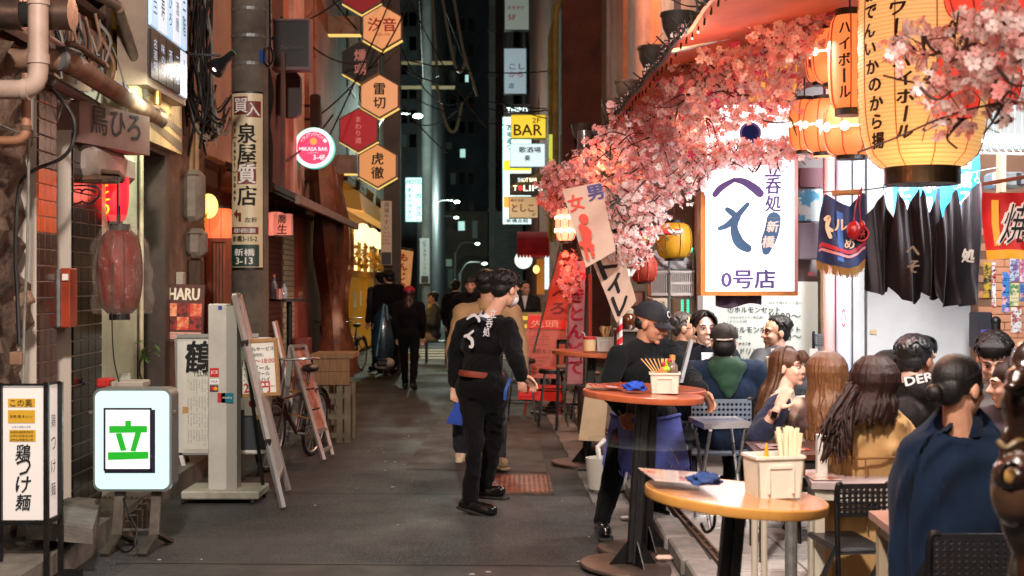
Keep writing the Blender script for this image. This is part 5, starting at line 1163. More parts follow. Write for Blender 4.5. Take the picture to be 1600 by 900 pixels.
for pts in ([(690,-10),(702,60),(712,105),(722,110),(728,90)],[(708,-10),(720,60),(728,95),(738,125),(745,150)],[(682,130),(690,170),(700,200),(710,205),(716,190),(722,160)],[(675,-10),(680,70),(683,120)]):
    MB().tube(curve([P(x,y,31) for x,y in pts]),.04,6).build('hanging_cable',M('cable_pale','#6d6f66',.6),wt,smooth=True)
# ------------------------------------------------------------------ right hand side of the alley
def rbox(mb,ya,yb,z0,z1,o0,o1): return mb.hexa([(xr(o0,ya),ya,z0),(xr(o1,ya),ya,z0),(xr(o1,yb),yb,z0),(xr(o0,yb),yb,z0),(xr(o0,ya),ya,z1),(xr(o1,ya),ya,z1),(xr(o1,yb),yb,z1),(xr(o0,yb),yb,z1)])
R1=thing('brown_building','dark red brown building with yellow pipes beyond the salmon columns','building',(1.6,25,0))
m=MB(); rbox(m,24.8,44,0,14,1.66,6); m.build('wall',M('wall_rust','#5b2c1e',.85,c2='#3f1d14',sc=2,det=8,bump=.1,bsc=20),R1)
for o,y in ((1.55,25.2),(1.58,27.5)): m=MB(); m.tube([(xr(o,y),y,2.5),(xr(o,y),y,6.9),(xr(o,y)+.1,y,7.3),(xr(o,y)+.1,y,9)],.06,8); m.build('pipe_run',M('pipe_yellow','#8d7a35',.6,c2='#6d5c28',sc=4),R1,smooth=True)
m=MB(); pbox(m,858,210,866,300,25.6,.1); m.build('light_strip',EM('strip_lime','#d8e84a',.6),R1)
R2=thing('salmon_column_building','right hand building with tall salmon and pink wall columns','building',(2,18,0))
m=MB(); rbox(m,12.6,24.6,3.0,13,2.5,6); m.build('wall',M('wall_salmon_dark','#8a4f39',.8,c2='#6e3c2b',sc=2),R2)
colm=[M('col_orange','#a96a45',.75,c2='#8f5637',sc=3,bump=.05),M('col_pink','#b98a7c',.75,c2='#9c7165',sc=3,bump=.05),M('col_grey','#9a8a88',.75,c2='#7e706e',sc=3)]
for k in range(9): m=MB(); y=12.7+k*1.32; rbox(m,y,y+1.02,3.0,13,2.36+.04*(k%2),2.52); m.build('column',colm[k%3],R2)
m=MB(); rbox(m,12.6,24.6,0,3.0,2.9,6); m.build('shop_wall',M('shop_wall_grey','#9a9a90',.7,c2='#80807a',sc=2),R2)
m=MB(); rbox(m,12.8,24.6,2.55,3.1,2.35,2.9); m.build('shop_fascia',M('fascia_dark','#3d2a24',.7),R2)
for k in range(5): m=MB(); y=13.2+k*2.4; rbox(m,y,y+.16,0,2.55,2.4,2.9); m.build('shop_pier',M('pier_grey','#8a847c',.6,c2='#6e6962',sc=4),R2)
for k in range(4): m=MB(); y=13.5+k*2.4; rbox(m,y,y+1.9,.9,2.3,2.82,2.88); f_=m.build('shop_window',M('frame_steel','#8d9492',.4,m=.5),R2); m=MB(); rbox(m,y+.08,y+1.82,1.0,2.2,2.8,2.83); m.build('pane',EM('pane_warm','#e9c9a8',.35),f_)
bw=M('bowl_grey','#4a4440',.6,c2='#383330',sc=5)
for k,Y in enumerate((14.0,16.0,18.7,20.6,23.8,26.0)):
    c=V((xr(2.2 if k<4 else 1.95,Y),Y,4.5)); t=thing('wall_lamp',['nearest','second','third','fourth','fifth','farthest'][k]+' of the bowl shaped wall lamps along the salmon columns','wall lamp',c-V((0,0,.22)),'bowl wall lamps on the salmon columns')
    MB().lathe([(.05,-.24),(.12,-.18),(.17,-.08),(.19,.05),(.2,.05),(.2,.08),(.185,.08),(.0001,.03)],c,20).build('bowl',bw,t,smooth=True); m=MB(); m.box(c.x+.02,c.x+.3,Y-.03,Y+.03,4.4,4.48); m.build('bracket',blackm,t)
# ------------------------------------------------------------------ canopy over the terrace
cv=thing('canopy','orange tarpaulin canopy with a lashed front edge over the terrace','canopy',(.9,8,2.9))
def canf(a,b):   # a along the street, b from the edge back
    Y=3.2+9.2*a; sag=.07*math.sin(b*PI)+.012*math.sin(a*60)*(1-b)
    return V((xr(1.06,Y)+2.9*b,Y,2.9+.75*b-sag))
m=MB(); m.surf(canf,70,10); m.build('canopy_cloth',M('canopy_orange','#b8522c',.6,c2='#96401f',sc=2.5,tw=.35,bump=.1),cv,smooth=True)
m=MB(); m.tube([canf(i/60,0)+V((-.01,0,.0)) for i in range(61)],.02,6); m.build('edge_pipe',M('edge_dark','#3a2f2b',.5,m=.4),cv,smooth=True)
m=MB(); r_=random.Random(4)
for i in range(52):
    p=canf((i+.5)/52,0); m.tube([p+V((-.03,0,-.03)),p+V((-.035,.03,.03)),p+V((.04,.05,.03)),p+V((.03,.02,-.03))],.006,4)
    if i%3==0: m.tube([p,p+V((-.07,.05,.06+.03*r_.random()))],.005,4)
m.build('lashing',M('lashing_black','#191615',.7),cv,kind='stuff')
for Y in (4.2,7.0,9.6,12.2): m=MB(); m.tube([canf((Y-3.2)/9.2,0),canf((Y-3.2)/9.2,1)+V((0,0,-.02))],.022,8); m.build('cross_pipe',steel,cv)
# ------------------------------------------------------------------ lanterns under the canopy
ribr=M('rib_red','#c2372a',.6); lo=EM('lantern_orange','#ff8a4a',.9,'#a5623c'); lyel=EM('lantern_yellow','#ffa83c',.85,'#a87a40'); lred=EM('lantern_coral','#ff4838',.75,'#9a3428')
lbig=EM('lantern_big','#ffc880',.72,'#b5915c')
dotm=EM('disc_print_glow','#fff6e0',2.0)  # glow of the printed white discs is put into their colour
def dots(t,c,r,h,capr,zf=.0,n=9,k=.17):
    for i in range(n):
        m=MB(); a=2*PI*i/n+.25; kk=abs(2*zf); rr=r*(capr+(1-capr)*math.sqrt(max(0,1-kk**2.2)))+.004
        p=V(c)+V((rr*math.sin(a),-rr*math.cos(a),h*zf)); nn=V((math.sin(a),-math.cos(a),0))
        m.lathe([(r*k,0),(r*k,.004),(.001,.006)],p,14,nn); m.build('printed_disc',dotm,t)
    m=MB(); m.tube([V(c)+V((r*1.01*math.sin(a),-r*1.01*math.cos(a),h*zf)) for a in [2*PI*i/40 for i in range(41)]],.006,5,False); m.build('disc_band',dotm,t)
def plan(px,py,rx,ry,Y): return P(px,py,Y),rx*Y/FX,2*ry*Y/FX
row='lit paper lanterns under the canopy'
for i,(px,py,rx,ry,Y,lab) in enumerate(((1257,196,25,39,7.7,'leftmost orange lantern of the lower row beside the white shop sign'),(1289,197,36,41,7.2,'middle orange lantern of the lower row beside the white shop sign'),(1329,201,44,42,6.7,'rightmost orange lantern of the lower row touching the big yellow one'),(1282,90,24,38,7.6,'left orange lantern of the upper row'),(1306,88,38,42,6.9,'right orange lantern of the upper row'))):
    c,r,h=plan(px,py,rx,ry,Y); t=lantern('paper_lantern',lab,c,r,h,lo,ribr,black,8,row); dots(t,c,r,h,.55,.0 if i<3 else .05)
c,r,h=plan(1328,98,34,72,6.3); t=lantern('paper_lantern','tall narrow orange lantern with black katakana beside the big one',c,r,h,lo,ribr,black,6,row,capr=.72)
tb=MB(); mf=lanmap(c,r,.72,h); tmesh(tb,'ハイボール',c,UX,UZ,w=.06,h=h*.86,vert=True,bold=.03,mapf=mf(-.5)); tb.build('lettering',ink,t)
for px,py,rx,ry,Y,lab in ((1188,132,20,36,9.0,'small yellow lantern half hidden behind the blossoms, left one'),(1221,118,26,40,8.6,'yellow lantern hanging over the top of the white shop sign')):
    c,r,h=plan(px,py,rx,ry,Y); lantern('paper_lantern',lab,c,r,h,lyel,ribr,black,8,row)
for px,py,rx,ry,Y,lab in ((1532,-12,54,40,5.2,'red lantern cut by the top edge above the big lantern'),(1492,138,38,48,5.0,'red lantern glowing through the nearest blossoms'),(1612,20,45,60,5.5,'red lantern cut by the right edge of the picture'),(1560,120,34,44,6.2,'red lantern behind the nearest blossoms on the far right')):
    c,r,h=plan(px,py,rx,ry,Y); lantern('paper_lantern',lab,c,r,h,lred,ribr,black,8,row)
# the big one
Y=5.7; c=P(1441,86,Y); r=98*Y/FX; h=352*Y/FX
def bigprof(k): return .62+.38*math.sqrt(max(0,1-k**3.4)) 
t=lantern('paper_lantern','huge yellow paper lantern with two columns of black brush writing',c,r,h,lbig,None,black,0,prof=bigprof,n=44)
m=MB()
for k in range(10):
    a=2*PI*(k+.35)/10; m.tube([V(c)+V((math.cos(a)*(q+.002),math.sin(a)*(q+.002),z)) for q,z in [(r*bigprof(abs(2*i/20-1)),-h/2+h*i/20) for i in range(21)]],.003,4,False)
m.build('rib',M('rib_tan','#a5743a',.7),t)
m=MB()
for i in range(56):
    z=-h/2+h*(i+.5)/56; rr=r*bigprof(abs(2*z/h))+.001; m.tube([V(c)+V((rr*math.cos(2*PI*q/40),rr*math.sin(2*PI*q/40),z)) for q in range(41)],.0016,3,False)
m.build('hoop',M('hoop_amber','#e0a24a',.7,em='#c98a3a',es=.4),t,kind='stuff')
def bigmap(a0):
    def g_(x,y):
        rr=r*bigprof(min(1,abs(2*y/h)))+.006; a=a0+x/r; return V((c.x+rr*math.sin(a),c.y-rr*math.cos(a),c.z+y))
    return g_
def col(body,a0,zt,zb,w,b=.05):
    tb=MB(); zc=(zt+zb)/2; f=bigmap(a0); tmesh(tb,body,c,UX,UZ,w=w,h=zt-zb,vert=True,bold=b,mapf=lambda x,y:f(x-.02*math.sin(y*9),y+zc),shear=.12); tb.build('lettering',M('lantern_ink','#1d0f08',.7),t)
zz=lambda py:(86-py)*Y/FX
col('サワーてハイボール',-.62,zz(-10),zz(228),.085); col('おでんいかのから揚',-1.13,zz(-15),zz(238),.085)
lamp('lantern_or_fill_light','POINT',P(1440,330,5.3),14,'#ffc080',.15)
# lanterns farther down the canopy
for px,py,rx,ry,Y,rot,lab in ((884,350,17,26,12.4,0,'white banded red lantern hanging left of the toilet banner, lower one'),(872,312,15,22,12.8,0,'orange lantern in the orange lit blossoms at the canopy end'),(1000,292,16,22,10.8,0,'orange lantern deep in the blossoms above the striped pole'),(935,298,14,20,11.6,0,'small orange lantern in the blossoms over the toilet banner'),(1075,268,18,24,9.6,0,'orange lantern among blossoms left of the white shop sign')):
    c_,r_q,h_q=plan(px,py,rx,ry,Y); t=lantern('paper_lantern',lab,c_,r_q,h_q,lo if px!=884 else EM('lantern_pale','#ffb48a',1.0),ribr,black,8,row); 
    if px==884: dots(t,c_,r_q,h_q,.55,.2,8,.22); dots(t,c_,r_q,h_q,.55,-.2,8,.22)
for px,py,r,Y,mt_,lab in ((990,385,23,9.9,M('lantern_mustard','#c9951f',.5,c2='#a87a15',sc=6,tw=.2,em='#c9951f',es=.2),'yellow paper lantern beside the striped pole'),(1053,376,29,10.3,M('lantern_mustard','#c9951f'),'yellow paper lantern above the white plastic bag'),(1006,421,21,9.9,M('lantern_brick','#a23a24',.55,c2='#7d2818',sc=6,tw=.2,em='#b23a20',es=.12),'dull red paper lantern below the diagonal striped pole')):
    c_=P(px,py,Y); rr=r*Y/FX; lantern('paper_lantern',lab,c_,rr,rr*1.9,mt_,M('rib_olive','#6d5212',.7) if px!=1006 else ribr,black,8)
# ------------------------------------------------------------------ white shop sign
Y=8.6; t=thing('shop_sign','big white lit shop sign with blue brush characters over the terrace','sign',P(1172,461,Y)); SGN=t
f=lambda px,py,l=.004:P(px,py,Y)-V((0,l,0))
m=MB(); pbox(m,1099,161,1246,459,Y+.01,.16); m.build('sign_case',M('case_pale','#b9aeb0',.4,m=.3),t)
m=MB(); pbox(m,1103,164,1241,455,Y,.012); m.build('lit_face',EM('shop_face','#fdf6fb',1.35),t)
om=M('frame_orange','#c9863a',.5,c2='#a96b28',sc=6)
for (x0,y0,x1,y1) in ((1095,300,1102,462),(1102.5,456,1247,462)): m=MB(); pbox(m,x0,y0,x1,y1,Y-.012,.19); m.build('frame_rail',om,t)
for (x0,y0,x1,y1) in ((1097,160,1102,299.5),(1242,160,1247,455),(1102.5,159,1241.5,163.5)): m=MB(); pbox(m,x0,y0,x1,y1,Y-.012,.19); m.build('frame_rail',M('frame_rose','#b58f8c',.4,m=.3),t)
hb=M('brush_blue','#2f5f86',.6,em='#2a5078',es=.32); hp=M('brush_purple','#47407f',.6,em='#3a3668',es=.32)
k=Y/FX; px2=lambda L:[((x-1172)*k,(310-y)*k,w*k*(.82 if w<10 else 1)) for x,y,w in L]
c0=P(1172,310,Y)-V((0,.0,0))
m=MB(); brush(m,[px2([(1117,304,5.5),(1127,293,6),(1147,281,4)]),px2([(1146,281,4),(1162,284,6.5),(1178,294,8),(1187,302,8)])],c0,UX,UZ); m.build('character',hp,t)
m=MB(); brush(m,[px2([(1136,327,4.5),(1143,332,6),(1149,337,5)]),px2([(1168,319,4),(1150,339,6),(1136,352,5.5),(1124,357,4)]),px2([(1154,338,4.5),(1147,354,7),(1151,372,9.5),(1158,382,9.5),(1168,388,8)])],c0,UX,UZ); m.build('character',hb,t)
for ch,py in (('立',263),('呑',290),('処',318)): txt(ch,hp,f(1208,py),UX,UZ,t,w=.105,h=.11,bold=.03,shear=.06)
m=MB(); 
for (x0,y0,x1,y1) in ((1187,258,1188,341),(1187,340,1229,341),(1228,258,1229,341)): m.obox(f((x0+x1)/2,(y0+y1)/2),UX,UZ,UY,(x1-x0)*k,(y1-y0)*k,.002)
m.build('border_line',greyp,t)
m=MB(); brush(m,[px2([(1209,342,11),(1206,360,11.5),(1200,378,11),(1197,392,8)])],c0,UX,UZ); m.build('brush_block',hb,t); txt('新',whiteprint,f(1207,354,.008),UX,UZ,t,w=.075,bold=.04,shear=.15); txt('橋',whiteprint,f(1200,378,.008),UX,UZ,t,w=.08,bold=.04,shear=.15)
txt('0号店',hp,f(1169,436),UX,UZ,t,w=.36,h=.125,bold=.04)
MB().lathe([(17*k,0),(17*k,.001),(13.5*k,.001),(13.5*k,0)],f(1172,208,.006),28,-UY).build('ring',hp,t); MB().lathe([(12.6*k,0),(.0001,.001)],f(1172,208,.004),28,-UY).build('disc',M('brush_purple2','#6a5c8d',.6,em='#6a5c8d',es=.7),t)
m=MB(); lines(m,f(1172,184,.001),UX,UZ,.22,.035,1,5,1.0,.05); m.build('small_print',M('print_faint','#b7aab2',.6),t)
lamp('sign_light','AREA',P(1172,330,8.5),10,'#fff4fa',.6,P(1172,400,5),1.2)
# ------------------------------------------------------------------ courtyard wall and its fittings
CW=thing('courtyard_wall','pale back wall of the terrace behind the guests','wall',(2.6,10.9,0))
m=MB(); m.box(P(1090,0,10.9).x,P(1334,0,10.9).x,10.9,11.1,0,3.3); m.build('wall_panel',M('wall_mauve','#a09796',.7,c2='#8a817f',sc=2),CW)
m=MB(); m.box(P(1334,0,10.9).x,8,10.95,11.2,0,4); m.build('wall_panel',M('wall_pale','#cfd0cc',.6,c2='#b9bab5',sc=2),CW)
m=MB(); pbox(m,1250,262,1286,292,10.7,.1); m.build('shutter',M('shutter_maroon','#7a3b46',.5),CW); m=MB(); pbox(m,1248,296,1290,345,10.6,.1); m.build('poster',M('poster_sky','#3f9fc9',.4,c2='#d9ece8',sc=7,contrast=(.5,.55)),CW)
m=MB(); pbox(m,1248,348,1290,405,10.5,.3,.01); m.build('cabinet',M('cabinet_lilac','#948f9d',.5),CW); m=MB(); pbox(m,1282,405,1300,540,10.6,.1); m.build('olive_panel',M('panel_olive','#8a7550',.6,c2='#6d5c3d',sc=3),CW)
def upright(px0,px1,mt_,Y,label,name='pipe_column'):
    a,b=P(px0,0,Y).x,P(px1,0,Y).x; MB().tube([((a+b)/2,Y,.085),((a+b)/2,Y,3.2)],(b-a)/2,18).build(name,mt_,smooth=True,label=label,cat='column')
upright(1286,1304,M('col_pink_lit','#d9a5a0',.3,c2='#cf938e',sc=1),10.0,'pinkish round column behind the hanging happi coat'); upright(1306,1330,M('col_ice','#c5cfe2',.3,c2='#b5c0d6',sc=1),10.0,'pale blue round column with a red ring print')  # pink light on the first column is put into its colour
txt('0',M('ring_red','#b23a44',.6),P(1318,497,9.86),UX,UZ,bpy.data.objects['pipe_column.001'],w=.035,h=.15); 
# white cold room door
t=thing('cold_room_door','wide white cold room door behind the hanging aprons','door',P(1438,600,10.4)); wd=M('door_white','#cfd0ce',.4,c2='#bfc1bf',sc=2)
m=MB(); pbox(m,1333,232,1351,600,10.4,.12,.004); m.build('door_jamb',wd,t); m=MB(); pbox(m,1355,232,1525,590,10.42,.1,.006); m.build('door_leaf',wd,t); m=MB(); pbox(m,1335,592,1525,640,10.4,.12,.004); m.build('kick_board',wd,t)
m=MB(); pbox(m,1351,232,1354.5,592,10.46,.03); m.build('door_gap',M('gap_grey','#5b5b5c',.6),t); m=MB(); pbox(m,1316,575,1322,590,10.0,.05); m.build('handle',steel,t); m=MB(); pbox(m,1360,515,1370,522,10.41,.01); m.build('label',M('label_tan','#c9ad84',.6),t)
# orange tile wall with posters
t=thing('tile_wall','orange tiled wall full of posters at the right edge','wall',P(1565,640,10.2)); Y=10.2
m=MB(); pbox(m,1527,236,1720,640,Y+.02,.15); m.build('mortar_bed',M('mortar_tan','#7d5a44',.9),t)
tw_=M('tile_salmon','#c98f6b',.5,c2='#b97d5a',sc=5); k=Y/FX
tm_=MB().obox((0,0,0),UX,UZ,UY,.205,.058,.016,.003).mesh('tile',tw_)
for j in range(34):
    for i in range(5):
        z=.15+j*.063; x=P(1529,0,Y).x+.105+i*.21+(.105 if j%2 else 0)
        o=bpy.data.objects.new('tile',tm_); COL.objects.link(o); o.parent=t; o.location=V((x,Y+.012,z))-wo(t)
pm_=[('#3f78b4','#d9a0a0'),('#c9a030','#3d3d3d'),('#b8c8d6','#7a5f8d'),('#d9d6cf','#b04a44'),('#5d8f5a','#d9cfa0'),('#c96a8a','#e0d0d6')]
for i,(x0,y0,x1,y1,q) in enumerate(((1537,410,1549,465,1),(1550,410,1556,480,3),(1566,425,1577,488,0),(1578,402,1592,440,2),(1578,442,1592,478,4),(1594,400,1606,440,5),(1580,480,1596,520,3),(1594,442,1606,470,0))):
    m=MB(); pbox(m,x0,y0,x1,y1,Y-.004,.006); pp_=m.build('poster',M('poster_%d'%q,pm_[q][0],.4,c2=pm_[q][1],sc=14,contrast=(.48,.55)),t); m=MB(); lines(m,P((x0+x1)/2,(y0+y1)/2,Y-.006),UX,UZ,(x1-x0)*k*.8,(y1-y0)*k*.8,5,i,.7); m.build('small_print',ink,pp_)
m=MB(); pbox(m,1528,488,1551,545,9.9,.2,.01); q_=m.build('chalk_board',M('board_black','#1d1c24',.6),label='black board with violet lettering standing by the tiled wall',cat='board'); txt('2023年',M('violet_print','#7a63c9',.6,em='#7a63c9',es=.3),P(1541,517,9.89),UX,UZ,q_,w=.085)
m=MB(); m.tube([P(1556,505,9.9),P(1556,530,9.9)],.035,10); m.ell(P(1556,502,9.9),(.04,.04,.04)); m.build('dispenser',black,smooth=True,label='small black dispenser beside the violet lettered board',cat='dispenser')
for px in (1565,1610): m=MB(); pbox(m,px,238,px+7,300,8.8,.1); m.build('roof_beam',M('beam_tan','#8d735c',.6,c2='#6d5745',sc=4),label='short tan roof beam at the right edge' if px<1600 else 'second tan roof beam beyond the right edge',cat='beam')
t=thing('air_conditioner','grey roof heater hanging at the right edge above the red flag','heater',P(1577,292,9)); m=MB(); pbox(m,1552,268,1602,293,9.0,.2,.02); m.build('heater_body',galv,t); m=MB(); m.tube([P(1598,270,8.95),P(1598,288,8.95)],.04,10); m.build('heater_tube',black,t)
# fluorescent tube fitting
t=thing('tube_light','white fluorescent tube fitting at the right edge below the lanterns','tube light',P(1570,226,6.2)); a,b=P(1527,216,6.2),P(1680,220,6.2)
m=MB(); m.tube([a,b],.022,14); m.build('tube',EM('tube_glow','#f4fbff',1.6),t,smooth=True); m=MB(); pbox(m,1522,209,1530,226,6.2,.06); m.build('end_cap',whitep,t); m=MB(); p=P(1523,226,6.16); m.add([p+V((-.02,0,-.0)),p+V((.02,0,0)),p+V((0,0,.035))],[(0,1,2)]); m.build('warning_sticker',M('sticker_yellow','#e0b81e',.5),t)
m=MB(); 
for i in range(14): m.tube([P(1534+i*11,227,6.25),P(1540+i*11,238,6.25)],.004,4)
m.tube([P(1530,239,6.25),P(1690,243,6.25)],.006,4); m.build('grille',galv,t,kind='stuff')
lamp('tube_lamp','AREA',P(1600,226,6.15),30,'#f2f9ff',.9,P(1500,640,6.6),.1)
m=MB(); 
for i in range(9): pbox(m,1520+i*11,160,1528+i*11,232,8.0,.02)
m.build('glow_strips',EM('glow_strips','#dff4f6',.8),label='glowing strip blind behind the nearest blossoms',cat='blind')  # white fluorescent glow put in as emissive strips
# blue hanging banners
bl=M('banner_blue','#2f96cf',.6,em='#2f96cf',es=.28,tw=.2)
t,fn,W,H=nobori('hanging_banner','broad blue hanging banner with white lettering behind the big lantern',((1468,225),(1530,225),(1530,405),(1468,405)),'',bl,whiteprint,9.6,pole=False)
tb=MB(); tmesh(tb,'西成スタミナ',V((0,0,0)),UX,UZ,.1,H*.95,vert=True,bold=.05,mapf=lambda x,y:fn(.62+x/W,.55-y/H,.006)); tb.build('lettering',EM('print_soft','#f2fbff',.7),t)
t,fn,W,H=nobori('hanging_banner','lower blue hanging banner reading beer behind the aprons',((1396,278),(1467,278),(1467,395),(1396,395)),'',bl,whiteprint,9.7,pole=False)
tb=MB(); tmesh(tb,'ビール',V((0,0,0)),UX,UZ,.1,H*.7,vert=True,bold=.05,mapf=lambda x,y:fn(.28+x/W,.4-y/H,.006)); tmesh(tb,'ホルモン',V((0,0,0)),UX,UZ,.1,H*1.1,vert=True,bold=.05,mapf=lambda x,y:fn(.78+x/W,.5-y/H,.006)); tb.build('lettering',EM('print_soft','#f2fbff',.7),t)
# menu board behind the guests
Y=10.3; t=thing('price_board','large white price board behind the laughing guests','menu board',P(1190,590,Y)); m=MB(); pbox(m,1098,440,1278,600,Y,.04); m.build('board',EM('board_white','#e6ece4',.06,'#aab0a9'),t)
f=lambda px,py:P(px,py,Y)-V((0,.004,0)); gi=M('print_slate','#2a333d',.6)
for s,px,py,w in (('①ホルモンセット',1178,484,.42),('¥590～',1226,494,.26),('②ホルモンボイルセット',1192,515,.6),('¥590～',1228,526,.25),('ドリンクはプラス',1196,548,.4),('・おまかせホルモン焼き(串)',1165,496,.28),('・ドリンク1杯',1152,502,.16),('ドリンクはプラス50円',1190,562,.42),('―ひとり様1セット品―',1224,473,.3)): txt(s,gi,f(px,py),UX,UZ,t,w=w,bold=.02 if w>.3 else .0)
m=MB(); lines(m,f(1150,532),UX,UZ,.25,.1,2,4); lines(m,f(1200,582),UX,UZ,.5,.12,2,6); m.build('small_print',gi,t)
txt('税込',redp,f(1268,428),UX,UZ,t,w=.07); m=MB(); pbox(m,1280,470,1340,540,10.85,.02); 
# ------------------------------------------------------------------ shelf corner behind the waiter
t=thing('wire_shelf','chrome wire shelf with plastic baskets left of the shop sign','shelf',P(1065,640,11.0)); Y=11.0
for px in (1046,1084): m=MB(); m.tube([P(px,395,Y),(P(px,0,Y).x,Y,.085)],.012,8); m.tube([P(px,395,Y)+V((0,.35,0)),(P(px,0,Y).x,Y+.35,.085)],.012,8); m.build('post',steel,t)
for py in (421,466): 
    m=MB(); a=P(1018,py,Y); b=P(1086,py,Y)
    for q in range(8): m.tube([a+V((0,q*.05,0)),b+V((0,q*.05,0))],.005,5)
    m.tube([b,b+V((0,.36,0))],.008,5); m.tube([a,a+V((0,.36,0))],.008,5); m.build('wire_deck',steel,t)
bm=M('basket_white','#cfcac2',.4,c2='#b9b3ab',sc=6)
def slotbasket(name,label,x0,y0,x1,y1,Y,d,rows=2,mt_=None):
    t=thing(name,label,'basket',P((x0+x1)/2,y1,Y)); a=P(x0,y1,Y); b=P(x1,y0,Y); h=b.z-a.z; n=max(4,int((x1-x0)/3.2))
    m=MB(); m.box(a.x,b.x,Y,Y+.012,a.z,a.z+h*.12)
    for r_ in range(rows): m.box(a.x,b.x,Y,Y+.012,a.z+h*(.12+.88*(r_+1)/rows)-h*.1,a.z+h*(.12+.88*(r_+1)/rows))
    for i in range(n+1): x=a.x+(b.x-a.x-.008)*i/n; m.box(x,x+.008,Y+.001,Y+.011,a.z+h*.1,b.z-.002)
    m.box(a.x,b.x,Y+d-.01,Y+d,a.z,b.z); m.box(a.x,a.x+.01,Y+.013,Y+d-.011,a.z,b.z); m.box(b.x-.01,b.x,Y+.013,Y+d-.011,a.z,b.z); m.box(a.x+.011,b.x-.011,Y+.013,Y+d-.011,a.z,a.z+.01)
    m.build('basket_shell',mt_ or bm,t); m=MB(); m.box(a.x-.01,b.x+.01,Y-.01,Y+.0,b.z-.012,b.z+.006); m.build('rim',mt_ or bm,t)
slotbasket('basket','slotted white plastic basket on the upper shelf',1048,424,1084,462,10.98,.3)
slotbasket('basket','greyer plastic basket left of the slotted white one',1018,424,1045,462,11.0,.3,1,M('basket_grey','#a8a198',.4))
m=MB(); pbox(m,1019,466,1043,495,10.95,.2,.01); q_=m.build('paper_packet',M('packet_cream','#c9bca0',.7),label='cream packet box under the greyer basket',cat='box'); txt('小売',ink,P(1033,474,10.94),UX,UZ,q_,w=.07)
def cloud(a,b):
    th=PI*b; ph=2*PI*a; r=1+.12*math.sin(ph*5+th*3)+.1*math.sin(ph*9-th*7)+.05*math.sin(ph*17+th*13)
    return P(1051,408,11.0)+V((.19*r*math.sin(th)*math.cos(ph),.12*r*math.sin(th)*math.sin(ph)+.12,.105*r*math.cos(th)))
m=MB(); m.surf(cloud,48,26); m.build('plastic_bag',M('bag_white','#d6d0cf',.25,c2='#bfb7b7',sc=14,tw=.3,bump=.5,bsc=30),smooth=True,label='big crumpled white plastic bag lying on top of the wire shelf',cat='bag')
led=EM('led_green','#48e0b0',1.6)
for px,lab in ((1066,'left string of green lights below the wire shelf'),(1075,'right string of green lights below the wire shelf')):
    t=thing('light_string',lab,'light string',P(px,470,11.3)); m=MB(); m.tube([P(px,468,11.3),P(px,505,11.3)],.006,5); m.build('wire',cabg,t); m=MB()
    for q in range(9): m.ell(P(px,470+q*4,11.28),(.013,.012,.012),None,8,5)
    m.build('led',led,t,kind='stuff')
m=MB(); m.surf(lambda a,b:P(1058+24*a,388+6*b-4*math.sin(a*PI),10.95),8,2); m.tube([P(1058,391,10.95),P(1068,387,10.95),P(1082,391,10.95)],.022,8); m.build('neon_bar',EM('neon_green','#3fd6a0',1.0),label='green lit edge glowing behind the white plastic bag',cat='light')
m=MB(); pbox(m,985,455,1008,520,12.2,.04); m.build('notice_board',M('board_tan','#7b5d52',.6),label='brown notice board behind the capped waiter',cat='board'); m=MB(); pbox(m,988,458,1004,478,12.15,.02); m.build('notice',M('notice_rose','#c4a09a',.7),bpy.data.objects['notice_board'])
m=MB(); pbox(m,1010,300,1052,360,12.0,.1); m.build('duct_panel',M('panel_putty','#b5aa9a',.6,c2='#9a8f80',sc=3),label='putty coloured duct panel above the striped pole',cat='panel')
m=MB(); pbox(m,1054,290,1082,380,11.6,.1); m.build('duct_panel',M('panel_putty','#b5aa9a'),label='taller putty coloured duct panel beside the shop sign frame',cat='panel')
m=MB(); pbox(m,1024,318,1046,345,11.5,.06); m.build('air_unit',M('unit_blue','#5d6688',.5),label='small slate blue unit under the duct panels',cat='unit')
upright(902,924,M('col_steel','#8d8a88',.25,m=.6,c2='#6e6a68',sc=2),13.2,'grey steel column behind the pink banner')
m=MB(); m.tube([(P(922,0,12.9).x,12.9,.1),(P(922,0,12.9).x,12.9,1.72)],.02,8); m.build('post_sleeve',M('sleeve_red','#b5402f',.5),label='thin red sleeve on a post beside the steel column',cat='post')
# striped pole frame
t=thing('striped_pole','red and white wound pole frame with a horizontal and a slanting arm','pole frame',P(968,700,9.7))
def candy(a,b,r,nm='pole'):
    a,b=V(a),V(b); MB().tube([a,b],r,10).build(nm,M('candy_white','#d9d4d0',.5),t,smooth=True); L=(b-a).length; d=(b-a)/L; u=d.orthogonal().normalized(); w_=d.cross(u); vs=[];fs=[]; n=max(12,int(L/.012)); wd_=.035
    for i in range(n+1):
        for s in (0,1):
            z=L*i/n*.999; th=z/.1*PI*1.0
            zz_=min(L,max(0,z+(s-.5)*wd_)); vs.append(a+d*zz_+(u*math.cos(th)+w_*math.sin(th))*(r+.002))
    m=MB(); n2=28
    # helical ribbon as a tube of narrow width
    turns=L/.1
    for k in range(int(turns)+1):
        for q in range(10):
            z0=(k+q/10)*.1; z1=z0+.01
            if z1+.05>L: break
            t0=2*PI*q/10; t1=2*PI*(q+1)/10
            p=lambda z,th:a+d*z+(u*math.cos(th)+w_*math.sin(th))*(r+.002)
            m.add([p(z0,t0),p(z1,t1),p(z1+.05,t1),p(z0+.05,t0)],[(0,1,2,3)])
    m.build('stripe',M('candy_red','#c0202a',.5),t)
candy((P(968,0,9.7).x,9.7,.1),P(968,380,9.7),.022); candy(P(966,366,9.7),P(1066,362,9.7),.02,'arm'); candy(P(984,430,9.7),P(1026,364,9.7),.02,'arm')
